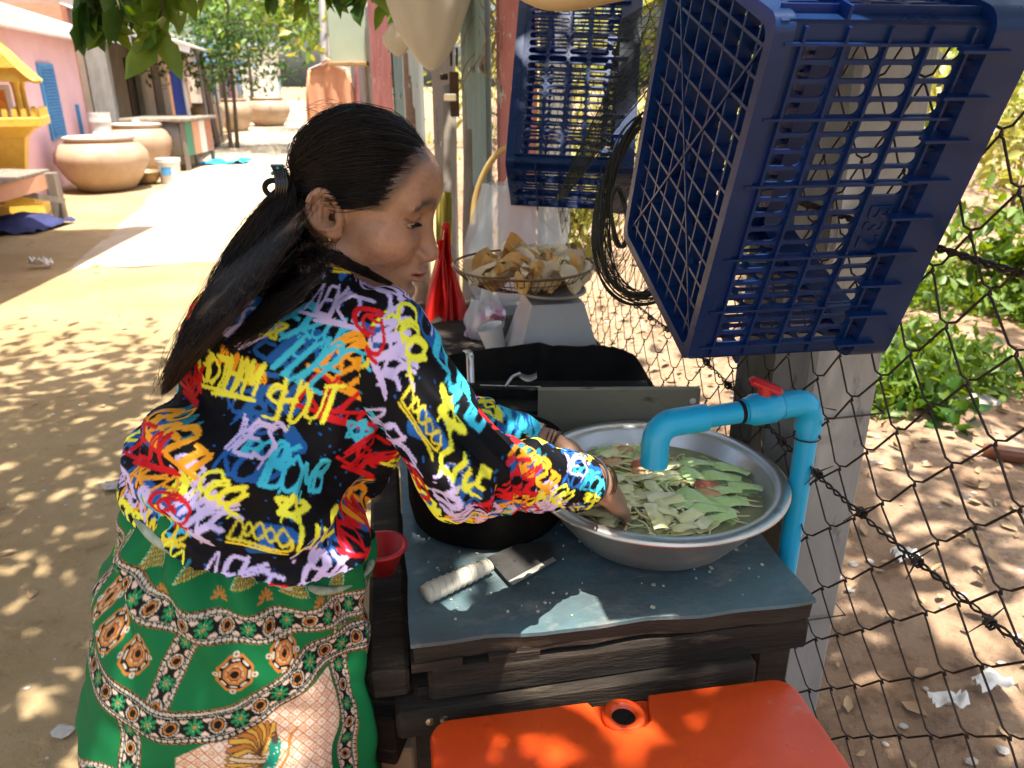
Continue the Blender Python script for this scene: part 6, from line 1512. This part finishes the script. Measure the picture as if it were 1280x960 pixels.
def on_back(x, y, r, dflt):                                    # hair lying on the cloth: first hit of the view line, lifted by r
    for d in np.arange(.70, 1.15, .004):
        if float(shirt_d(P(x, y, d).astype(np.float32)[None])[0]) < r: return P(x, y, d)
    return P(x, y, dflt)
pl = smoothpath([tw_, P(328, 278, .975), on_back(312, 325, .03, .95), on_back(280, 375, .028, .93), on_back(245, 430, .022, .92), on_back(212, 484, .012, .92)], 8)
plr = np.interp(np.linspace(0, 1, len(pl)), [0, .12, .3, .55, .8, 1], [.018, .044, .058, .054, .036, .012])
def tail_strands(n, c, cr, spread, m=20, lo_=0.0):
    ps = []; rs = []
    for k in range(n):
        a = rng.uniform(0, 6.28); r0 = math.sqrt(rng.random()) * spread; e_ = rng.uniform(.72, 1.04); ts = np.linspace(lo_, 1, m) * min(1, e_); i = ts * (len(c) - 1)
        base = np.stack([np.interp(i, np.arange(len(c)), c[:, k_]) for k_ in range(3)], 1); rr_ = np.interp(i, np.arange(len(c)), cr)
        ax1 = np.array([.80, -.25, .55]); ax2 = np.array([.1, -.95, -.2]); w1, w2 = rng.uniform(0, 6.28, 2); am = rng.uniform(.2, 1.3)
        ps.append(base + (rr_ * (r0 * math.cos(a) + am * .4 * np.sin(ts * rng.uniform(9, 19) + w1)))[:, None] * ax1 + (rr_ * (r0 * math.sin(a) + am * .4 * np.sin(ts * rng.uniform(8, 17) + w2)))[:, None] * ax2); rs.append(rng.uniform(.00022, .0005))
    return ps, rs
ps, rs = tail_strands(4200, pl, plr, 1.05); v_, f_ = strand_mesh(ps, rs); tag(mk('ponytail', v_, f_, M['hair'], hair, True), kind='stuff')
ps, rs = tail_strands(260, pl, plr, 1.9); v_, f_ = strand_mesh(ps, [r * .6 for r in rs]); tag(mk('flyaway_strands', v_, f_, M['hair'], hair, True), kind='stuff')
ps, rs = tail_strands(700, pl, plr, 1.25, lo_=.25); v_, f_ = strand_mesh(ps, rs); tag(mk('ponytail_tips', v_, f_, M['hair_tip'], hair, True), kind='stuff')
# the loose mass at the nape that falls over the collar
n0_ = smoothpath([hw((-.062, -.040, .008)), P(342, 300, .95), on_back(358, 348, .020, .92), on_back(345, 375, .016, .9), on_back(300, 410, .010, .9)], 8); n0r = np.interp(np.linspace(0, 1, len(n0_)), [0, .3, .6, .8, 1], [.016, .030, .055, .055, .022])
ps, rs = tail_strands(2600, n0_, n0r, 1.1); v_, f_ = strand_mesh(ps, rs); tag(mk('loose_strands', v_, f_, M['hair'], hair, True), kind='stuff')
n1 = smoothpath([hw((-.058, -.048, -.014)), P(372, 318, .935), on_back(352, 335, .022, .9), on_back(318, 352, .022, .9), on_back(275, 395, .012, .9)], 8); n1r = np.interp(np.linspace(0, 1, len(n1)), [0, .3, .7, 1], [.008, .022, .036, .014])
MB().tube(n1, n1r * .5, 12, ell=.7).build('nape_core', M['hair_under'], hair, smooth=True)
ps, rs = tail_strands(1800, n1, n1r, 1.1); v_, f_ = strand_mesh(ps, rs); tag(mk('nape_strands', v_, f_, M['hair'], hair, True), kind='stuff')
n2 = smoothpath([hw((-.032, -.066, -.040)), P(420, 322, .93), on_back(452, 338, .008, .9), on_back(490, 356, .003, .9)], 8); n2r = np.interp(np.linspace(0, 1, len(n2)), [0, .4, 1], [.007, .008, .003])
ps, rs = tail_strands(260, n2, n2r, 1.1); v_, f_ = strand_mesh(ps, rs); tag(mk('neck_strands', v_, f_, M['hair'], hair, True), kind='stuff')
paths = []; rad = []
for k in range(60):                                           # stray hairs on the crown and hairline
    a = rng.uniform(-.5, 2.6); d = unit((math.cos(a), rng.uniform(-.5, .3), math.sin(a) + .2)); p = ec + er * d
    if hairline_ok(p) < 0: continue
    q_ = p + (d * rng.uniform(.003, .009) + np.array([-1, 0, .0]) * rng.uniform(.015, .03)); r_ = q_ + np.array([-.02, rng.normal() * .006, -.012]); paths.append(hw(smoothpath([p, q_, r_], 5))); rad.append(.0002)
v_, f_ = strand_mesh(paths, rad); tag(mk('stray_hairs', v_, f_, M['hair'], hair, True), kind='stuff')
# brows and lashes as hairs
paths = []
for sd in (-1, 1):
    for k in range(90):
        y = rng.uniform(.016, .055); z = .0325 + .006 * math.sin(min(1, (y - .012) / .045) * 3.0) + rng.normal() * .0018; x = .0925 - .9 * (y - .012) ** 2 / .06 * .9
        p = np.array([x + .001, sd * y, z]); paths.append(hw(np.array([p, p + (.0008, sd * .003, .0012), p + (-.0002, sd * .0058, .0006), p + (-.0012, sd * .008, -.0006)])))
v_, f_ = strand_mesh(paths, [.00028] * len(paths)); tag(mk('eyebrows', v_, f_, M['hair'], hair, True), kind='stuff')
paths = []
for sd in (-1, 1):
    for k in range(34):
        y = .0345 + (k / 33 - .5) * .029; x = .0900 - 22 * (y - .0345) ** 2; p = np.array([x + .0008, sd * y, .0080]); paths.append(hw(np.array([p, p + (.003, sd * .0006, -.0012), p + (.0058, sd * .0012, -.0012), p + (.0075, sd * .0016, -.0002)])))
v_, f_ = strand_mesh(paths, [.0003] * len(paths)); tag(mk('eyelashes', v_, f_, M['hair'], hair, True), kind='stuff')
# worn small things
t = thing('hair_clip', 'black hair claw with sparkling beads holding the ponytail', 'hair clip', tw_)
for k in range(5): MB().tube([tw_ + np.array([-.004 + .003 * k, -.012, .016]) + np.array([.010 * math.sin(a) - .006, -.022 * math.sin(a * .9), .018 * math.cos(a) - .012]) for a in np.linspace(0, 3.0, 10)], .0026, 6).build('claw_tooth', mat('clip_black%d' % k, (.012, .010, .012), rough=.25), t, smooth=True)
MB().tube([tw_ + np.array([-.006 + .011 * math.cos(a_), -.028, -.002 + .009 * math.sin(a_)]) for a_ in np.linspace(0, 2 * math.pi, 22)[:-1]], .0034, 8, closed=True).build('claw_arm', M['black'], t, smooth=True)
for k in range(12): MB().lathe([(0, -.0028), (.0028, 0), (0, .0028)], 8, tw_ + np.array([rnd.uniform(-.010, .010), -.022 + rnd.uniform(-.006, .004), rnd.uniform(.006, .022)])).build('bead', mat('bead%d' % k, rnd.choice(((.55, .6, .62), (.04, .22, .30), (.45, .12, .06), (.6, .6, .55))), rough=.12, metal=.4), t, smooth=True)
M['gold_metal'] = mat('gold_metal', (.42, .26, .08), (.30, .18, .06), scale=40, rough=.3, metal=.9)
tag(MB().lathe([(0, -.0032), (.0026, -.002), (.0032, .0005), (0, .003)], 10, hw((.004, -.0785, -.026))).build('earring', M['gold_metal'], None, smooth=True), 'small gold stud earring in the woman\'s ear', 'earring')
def bangle(wr, ax, off, r, label, el_=1.0):
    e = unit(np.cross(ax, Z)); f2 = np.cross(ax, e); c = wr + ax * off
    tag(MB().tube([c + r * (e * math.cos(a) + f2 * math.sin(a)) + ax * .002 * math.sin(a + off * 300) for a in np.linspace(0, 2 * math.pi, 41)[:-1]], .00115, 6, closed=True).build('bangle', mat('bangle_metal_%d' % int(off * 1e4 + r * 1e5), (.05, .03, .02), (.16, .10, .04), scale=60, rough=.3, metal=.7), None, smooth=True), label, 'bangle', 'thin bangles on the wrists')
hR = unit(aR + dR * .6)
for k in range(3): bangle(WRR, hR, .012 + k * .0042, .0278, 'thin dark bangle on the wrist over the basin')
for k in range(4): bangle(WRL, aL, -.020 + k * .0045, .0290, 'thin dark bangle on the far forearm near the chopping block')
# ------------------------------------------------------------------ leaves, trees, weeds, litter
def leaf_arrays(b, d, n, L, w, curl=.15):
    """b base, d direction, n normal (all Nx3), L length, w half width (N)"""
    s = np.cross(d, n); s /= np.linalg.norm(s, axis=1)[:, None] + 1e-9; n = np.cross(s, d)
    L = L[:, None]; w = w[:, None]; up = n * (w * .35); dn = -n * L * curl
    m1 = b + d * L * .35 + dn * .15; m2 = b + d * L * .70 + dn * .5; t = b + d * L + dn
    v = np.stack([b, m1, m2, t, m1 + s * w + up, m2 + s * w * .72 + up, m1 - s * w + up, m2 - s * w * .72 + up], 1)
    k = np.arange(len(b))[:, None] * 8
    q = np.concatenate([k + np.array([[0, 1, 4, 4]]), k + np.array([[1, 2, 5, 4]]), k + np.array([[2, 3, 5, 5]]), k + np.array([[0, 6, 1, 1]]), k + np.array([[1, 6, 7, 2]]), k + np.array([[2, 7, 3, 3]])])
    return v.reshape(-1, 3), q
def leaf_obj(name, b, d, n, L, w, m_, parent=None, curl=.15):
    v, q = leaf_arrays(b, d, n, L, w, curl); tri = q[:, 2] == q[:, 3]
    f = [tuple(a[:3]) for a in q[tri]] + [tuple(a) for a in q[~tri]]
    return mk(name, v, f, m_, parent, True)
def rdir(n, down=.0, spread=1.0):
    a = rng.normal(size=(n, 3)) * spread; a[:, 2] -= down; return a / np.linalg.norm(a, axis=1)[:, None]
def cluster(c, n, r, L, down=.3):
    c = np.asarray(c, float); b = c + rng.normal(size=(n, 3)) * r * .55; d = rdir(n, down); nn = rdir(n, -1.2); l = rng.uniform(.6, 1.15, n) * L
    return b, d, nn, l, l * rng.uniform(.17, .26, n)
M['leaf_a'] = leaf_mat('tree_leaf', (.030, .085, .016), (.055, .130, .022)); M['leaf_b'] = leaf_mat('young_leaf', (.09, .17, .025), (.14, .21, .03)); M['leaf_y'] = leaf_mat('yellow_green_leaf', (.22, .26, .05), (.30, .28, .07))
M['bark'] = mat('tree_bark', (.12, .09, .065), (.19, .15, .11), scale=12, stretch=(1, 1, .3), rough=.9, bump=.8)
M['dry_leaf'] = mat('dry_leaf', (.30, .18, .09), (.42, .29, .16), scale=5, rough=.8, world=True)

# the shade tree: trunk beside the fence behind the viewer, limbs reaching over the stall
tree = thing('shade_tree', 'broad leafy shade tree spreading its branches over the stall', 'tree', (1.75, -.6, 0))
MB().tube(smoothpath([(1.75, -.6, -.1), (1.70, -.55, 1.2), (1.55, -.4, 2.3), (1.2, .0, 3.1), (.6, .6, 3.7)], 6), np.linspace(.16, .07, 25), 12).jitter(.012, 6).build('trunk', M['bark'], tree, smooth=True)
limbs = [[(1.5, -.3, 2.5), (.6, .9, 2.9), (-.4, 1.7, 2.75), (-1.1, 2.2, 2.35), (-1.45, 2.6, 2.1)], [(1.2, 0, 3.1), (.2, 1.6, 3.3), (-.3, 2.8, 3.0), (-.6, 3.8, 2.6)], [(1.2, 0, 3.0), (1.4, 1.2, 3.2), (1.7, 2.6, 3.0), (1.9, 3.6, 2.7)], [(1.4, -.3, 2.8), (0, -.4, 3.2), (-1.4, .2, 3.1), (-2.4, .9, 2.8)], [(.6, .6, 3.7), (-.6, 1.3, 3.8), (-1.8, 2.0, 3.5)]]
lp = []
for L_ in limbs:
    c = smoothpath(L_, 7); MB().tube(c, np.linspace(.055, .012, len(c)), 8).build('limb', M['bark'], tree, smooth=True); lp.append(c)
def density(gx, gy):                                           # how closed the crown is over a place on the ground
    core = math.exp(-(((gx - .25) / 1.15) ** 4 + ((gy - 1.0) / 1.25) ** 4))
    left = .95 * math.exp(-(((gx + 1.75) / 1.7) ** 4 + ((gy - 1.95) / 2.05) ** 4)); right = .62 * math.exp(-(((gx - 2.2) / 1.5) ** 2 + ((gy - 1.8) / 1.8) ** 2))
    mid = .5 * math.exp(-(((gx + .2) / .9) ** 2 + ((gy - 2.6) / .9) ** 2))
    return min(1, max(core, left, right, mid))
SXY = np.array([SUN_DIR.x, SUN_DIR.y]) / SUN_DIR.z
gaps = []                                                      # openings in the crown: where their sun flecks land (x, y, z, radius)
for px, py, z_, r_ in ((655, 735, TZ, .055), (705, 750, TZ, .045), (690, 705, TZ, .035), (610, 705, TZ, .022), (525, 668, TZ, .035), (765, 690, TZ + .11, .020), (790, 600, TZ + .08, .006), (735, 640, TZ + .11, .012)):
    g_ = G(px, py, z_); gaps.append((g_[0], g_[1], z_, r_))
cand = []
N_ = 76000
pts = np.stack([rng.uniform(-4.2, 4.6, N_), rng.uniform(-2.2, 4.4, N_), 2.45 + 3.6 * rng.random(N_) ** 1.3], 1)
gx = pts[:, :2] - SXY * pts[:, 2:3]
keep_ = np.array([rng.random() < .72 * density(a, b) * (1.0 if mnoise.noise(Vector((a * 2.3, b * 2.3, 4))) > (-.42 if a < 0 else -.22) or density(a, b) > .85 else .15) for a, b in gx])
for (x_, y_, z_, r_) in gaps:
    h_ = pts[:, :2] - SXY * (pts[:, 2:3] - z_); fc = pts[:, :2] - SXY * (pts[:, 2:3] - 1.30); near_face = ((fc[:, 0] + .12) ** 2 + (fc[:, 1] - .95) ** 2) < .16 ** 2
    keep_ &= (((h_[:, 0] - x_) ** 2 + (h_[:, 1] - y_) ** 2) > (r_ + .10) ** 2) | near_face
vis = (pts[:, 2] < 1.45 + pts[:, 1] * .10) & (pts[:, 1] > .3); keep_ &= ~vis
pts = pts[keep_]; n = len(pts); l = rng.uniform(.09, .17, n)
leaf_obj('crown', pts, rdir(n, .35), rdir(n, -1.6), l, l * rng.uniform(.20, .30, n), M['leaf_a'], tree)
# drooping sprays in view at the top
def spray(p0, p1, n, L, m_, nm='leaf_spray'):
    c = smoothpath([p0, (np.asarray(p0) + p1) / 2 + np.array([0, 0, .05]), p1], 8); MB().tube(c, np.linspace(.006, .002, len(c)), 5).build('twig', M['bark'], tree, smooth=True)
    i = rng.uniform(len(c) * .15, len(c) - 1.01, n); k = i.astype(int); b = c[k] + (c[k + 1] - c[k]) * (i - k)[:, None]; tdir = unit(c[-1] - c[0]); d = rng.normal(size=(n, 3)) * .75 + tdir * .5 + np.array([0, 0, -.75]); d /= np.linalg.norm(d, axis=1)[:, None]
    l = rng.uniform(.65, 1.1, n) * L; leaf_obj(nm, b, d, rdir(n, -.8), l, l * rng.uniform(.20, .27, n), m_, tree, .22)
for x0, y0, x1, y1, d_, n_, m_ in ((150, -70, 95, 30, 2.2, 26, 'leaf_a'), (140, -60, 130, 52, 2.25, 22, 'leaf_b'), (170, -80, 180, 30, 2.3, 20, 'leaf_b'), (230, -60, 195, 62, 2.2, 20, 'leaf_b'), (260, -60, 215, 10, 2.3, 18, 'leaf_b'), (120, -60, 150, 12, 2.1, 14, 'leaf_a')):
    spray(P(x0, y0, d_), P(x1, y1, d_), n_, .13, M[m_])
for k in range(15):
    x0 = 300 + k * 17 + rnd.uniform(-10, 10); spray(P(x0, -70, 2.9), P(x0 + rnd.uniform(-14, 14), rnd.uniform(-6, 30) if 370 < x0 < 540 else rnd.uniform(-25, 6), 2.9), 13, .12, M['leaf_b' if k % 3 else 'leaf_a'])

def small_tree(name, label, base, h_, layers, rad, m_, nleaf, L, trunks=1, cat='tree', group=None, z0=.3):
    t = thing(name, label, cat, base, group=group); base = np.asarray(base, float)
    for k in range(trunks):
        o = np.array([rnd.uniform(-.15, .15), rnd.uniform(-.1, .1), 0]) * (trunks > 1)
        c = smoothpath([base + o, base + o * 1.5 + np.array([.03, .02, h_ * .5]), base + o * 2 + np.array([-.05, 0, h_])], 6); MB().tube(c, np.linspace(.045 * h_ / 3, .012, len(c)), 8).build('trunk', M['bark'], t, smooth=True)
    bb = [[], [], [], [], []]
    for j in range(layers):
        zz = h_ * (z0 + (1.05 - z0) * (j + .5) / layers); rj = rad * (1.1 - .6 * j / layers)
        for q_ in range(6):
            a = rnd.uniform(0, 6.28); e = base + np.array([rj * math.cos(a), rj * math.sin(a), zz + rnd.uniform(-.05, .15)]); s_ = base + Z * (zz - .15)
            MB().tube([s_, (s_ + e) / 2 + Z * .06, e], [.012, .008, .003], 5).build('branch', M['bark'], t, smooth=True)
            for w in np.linspace(.25, 1, 5):
                for arr, x in zip(bb, cluster(s_ + (e - s_) * w + Z * .04, nleaf, .20 * rad, L)): arr.append(x)
    leaf_obj('crown', *[np.concatenate(x) for x in bb], m_, t)
    return t
small_tree('lane_tree', 'thin young tree with layered feathery branches at the lane edge', (-6.35, 18.3, 0), 3.6, 8, 1.5, M['leaf_a'], 13, .15, 2, z0=.38)
for k, (x, y, h_, r_, lb) in enumerate(((-3.9, 17.5, 4.6, 2.0, 'bright green tree leaning over the right of the lane'), (-9.5, 30, 5.5, 2.6, 'tall green tree behind the lane houses'), (-12.5, 19, 5.5, 2.4, 'green tree rising behind the dark upper house'), (-5.2, 25, 5.0, 2.2, 'light green tree further up the right of the lane'))):
    small_tree('lane_tree', lb, (x, y, 0), h_, 7, r_, M['leaf_b'], 15, .22, 1, group='trees along the lane', z0=.5)
# shrubs and weeds behind the fence
def shrub(u, v, h_, r_, n, L, m_, label, name='shrub', cat='shrub', group='shrubs beyond the fence'):
    g0 = W(u, v, bank(u, v)); t = thing(name, label, cat, g0, group=group); B = [[], [], [], [], []]
    for k in range(7):
        e = g0 + np.array([rnd.gauss(0, r_ * .6), rnd.gauss(0, r_ * .6), h_ * rnd.uniform(.5, 1)]); MB().tube([g0, (g0 + e) / 2 + np.array([0, 0, .08 * h_]), e], [.010, .007, .003], 5).build('stem', M['bark'], t, smooth=True)
        for w in (.45, .7, .9, 1.05):
            for arr, x in zip(B, cluster(g0 + (e - g0) * w, n, r_ * .45, L, .2)): arr.append(x)
    leaf_obj('foliage', *[np.concatenate(x) for x in B], m_, t); return t
lbs = ['yellow green bush just beyond the far concrete post', 'tall yellow green bush seen through the large crate', 'bushy green shrub behind the large crate', 'pale dry bush at the back of the plot', 'leafy shrub at the plot edge beyond the wire', 'dark green shrub deep in the plot', 'straggly yellow shrub in the sunny plot', 'low round bush in the sunny plot', 'wide leafy bush closing the plot', 'light green bush closing the plot']
for k, (u, v, h_, r_, m_) in enumerate(((1.3, 5.4, 1.0, .45, 'leaf_y'), (3.0, 5.2, 1.5, .6, 'leaf_y'), (2.6, 4.3, 1.2, .5, 'leaf_b'), (5.4, 6.0, 1.6, .9, 'leaf_y'), (4.6, 4.0, 1.1, .55, 'leaf_y'), (7.0, 7.5, 2.2, 1.2, 'leaf_b'), (5.6, 2.8, .9, .5, 'leaf_y'), (3.6, 3.6, .5, .4, 'leaf_b'), (4.0, 9.5, 2.4, 1.6, 'leaf_b'), (1.8, 9.0, 2.2, 1.4, 'leaf_y'))):
    shrub(u, v, h_, r_, 34, .10 + .02 * h_, M[m_], lbs[k])
far = [[], [], [], [], []]
for k in range(150):
    a = rnd.uniform(0, 1); u_ = 1.5 + a * 26; v_ = 16 - a * 9 + rnd.uniform(-1, 2); 
    for arr, x in zip(far, cluster(W(u_, v_, rnd.uniform(.4, 2.8)), 60, 1.1, .34, .1)): arr.append(x)
tag(leaf_obj('thicket', *[np.concatenate(x) for x in far], M['leaf_y']), 'sunlit yellow green thicket closing the plot far behind the fence', 'thicket', kind='stuff')
# low weeds: many small leaves hugging the bank
wb = [[], [], [], [], []]
for k in range(560):
    px, py = rnd.uniform(1040, 1330), rnd.uniform(330, 500); g_ = G(px, py, .30)
    if mnoise.noise(Vector((g_[0] * 1.1, g_[1] * 1.1, 8))) < (-.12 if py < 480 else .15): continue
    u_, v_ = g_ @ U, g_ @ V
    for arr, x in zip(wb, cluster(W(u_, v_, bank(u_, v_) + .03), 16, .10, .075, -.3)): arr.append(x)
tag(leaf_obj('weeds', *[np.concatenate(x) for x in wb], M['leaf_b']), 'low creeping weeds on the bank behind the fence', 'weeds', kind='stuff')
t = thing('creeper_plant', 'trailing creeper with heart shaped leaves beside the concrete post', 'plant', G(1080, 490, .22))
g0 = [G(1062 + 17 * k, 478 + 7 * k + 5 * math.sin(k), .24) for k in range(8)]
MB().tube(smoothpath(g0, 4), .004, 5).build('vine', M['bark'], t, smooth=True); B = [[], [], [], [], []]
for q_ in g0:
    for arr, x in zip(B, cluster(q_ + Z * .03, 22, .11, .09, -.2)): arr.append(x)
B[4] = [x * 1.8 for x in B[4]]; leaf_obj('foliage', *[np.concatenate(x) for x in B], M['leaf_a'], t)
# litter
def litter(n, fn, name, label, L0, L1, m_):
    b = np.array([fn() for _ in range(n)]); d = rdir(n); d[:, 2] *= .15; d /= np.linalg.norm(d, axis=1)[:, None]; nn = rdir(n, -3.0); l = rng.uniform(L0, L1, n)
    tag(leaf_obj(name, b + np.array([0, 0, .008]), d, nn, l, l * rng.uniform(.2, .34, n), m_, None, rng.uniform(-.2, .2)), label, 'leaf litter', kind='stuff')
def pb():
    u_, v_ = rnd.uniform(.67, 3.5), rnd.uniform(.1, 4.5); return W(u_, v_, bank(u_, v_))
def pg():
    x, y = rnd.uniform(-3.6, -.3), rnd.uniform(.6, 5.0); return np.array([x, y, hgt(x, y)])
litter(1500, pb, 'leaf_litter', 'dry brown leaves scattered over the bank behind the fence', .015, .06, M['dry_leaf']); litter(90, pg, 'leaf_litter', 'dry leaf scraps scattered over the trodden dirt', .02, .06, M['dry_leaf'])
def stones(n, fn, s0, s1, m_, name, label):
    mb = MB()
    for k in range(n):
        p = fn(); s_ = rnd.uniform(s0, s1); mb.lathe([(0, -.4), (.7, -.3), (1, .1), (.6, .5), (0, .6)], 7, p + np.array([0, 0, s_ * .2]), np.diag([s_, s_ * rnd.uniform(.6, 1), s_ * .6]) @ rotm('Z', rnd.uniform(0, 6)))
    tag(mb.jitter(.004, 40).build(name, m_, None), label, 'gravel', kind='stuff')
M['stone'] = mat('grey_stone', (.36, .33, .30), (.46, .42, .37), scale=20, rough=.9, bump=.4, world=True)
stones(260, pg, .003, .010, M['stone'], 'gravel', 'small stones strewn on the trodden dirt'); stones(700, pb, .003, .014, M['stone'], 'gravel', 'small stones and clods on the bank behind the fence')
for k, (px, py, s_) in enumerate(((141, 611, .036), (80, 915, .026), (222, 795, .012))):
    g_ = G(px, py, .01); tag(MB().lathe([(0, -.5), (.8, -.4), (1, .0), (.75, .5), (0, .62)], 9, g_ + Z * s_ * .3, np.diag([s_, s_ * .7, s_ * .6])).jitter(.012, 30).build('stone', M['stone'], None), ('pale angular stone on the dirt beside the woman', 'dark angular stone on the dirt by the sarong hem', 'pebble on the dirt close to the sarong')[k], 'stone')
for k, (px, py, w_, m2, lb) in enumerate(((1222, 505, .11, M['stone'], 'large pale rock among the weeds behind the fence'), (1265, 575, .07, M['wood_brown'], 'rusty brown broken bottle lying behind the fence'))):
    g_ = G(px, py, .24)
    if k == 0: tag(MB().lathe([(0, -.5), (.9, -.4), (1, .0), (.7, .4), (0, .5)], 14, g_, np.diag([w_, w_ * .8, w_ * .5])).jitter(.03, 9).build('rock', M['stone'], None, smooth=True), lb, 'rock')
    else:
        t = thing('bottle', lb, 'bottle', g_); ax = np.stack(frame(unit((.7, -.5, .1))), 1)
        MB().lathe([(0, -.09), (.026, -.09), (.028, -.07), (.028, .03), (.011, .065), (.011, .10), (0, .10)], 16, g_ + Z * .02, ax).build('glass', mat('brown_glass', (.16, .06, .03), rough=.15), t, smooth='auto'); MB().lathe([(.0125, .088), (.0125, .104), (0, .104)], 12, g_ + Z * .02, ax).build('cap', M['steel'], t)
t = thing('surface_root', 'bare pale root crossing the dirt behind the fence', 'root', G(1150, 590, .22))
MB().tube(smoothpath([G(1075, 560, .225), G(1130, 590, .235), G(1180, 620, .23), G(1235, 640, .235), G(1300, 690, .22)], 6), np.linspace(.014, .022, 25), 8).jitter(.005, 14).build('root', mat('pale_root', (.36, .26, .17), (.27, .19, .12), scale=30, rough=.9, bump=.6), t, smooth=True)
def scrap(px, py, z_, w_, m2, lb, name='paper_scrap'):
    g_ = G(px, py, z_); sd = rnd.uniform(0, 50)
    tag(MB().grid(lambda a, b: g_ + np.array([(a - .5) * w_, (b - .5) * w_ * .55 + .1 * w_ * math.sin(a * 7 + sd), .010 + .75 * w_ * abs(mnoise.noise(Vector((a * 4, b * 4, sd))))]), 8, 7).build(name, m2, None, smooth=True), lb, 'litter')
wp = mat('crumpled_white', (.74, .73, .68), (.62, .61, .57), scale=8, rough=.6)
for px, py, w_, lb in ((1225, 392, .12, 'crumpled white wrapper among the weeds behind the fence'), (1235, 170, .30, 'white plastic sheet caught in the plot weeds'), (1130, 700, .07, 'torn grey paper on the bank behind the barbed wire'), (1185, 885, .07, 'yellow and white wrapper at the foot of the fence'), (1240, 860, .08, 'folded cardboard scrap at the foot of the fence')): scrap(px, py, .24, w_, wp, lb)
for px, py, lb in ((52, 332, 'crumpled clear plastic on the shaded dirt'), (120, 336, 'lime green scrap on the shaded dirt')): scrap(px, py, .03, .16 if px < 100 else .06, wp if px < 100 else M['leaf_y'], lb)
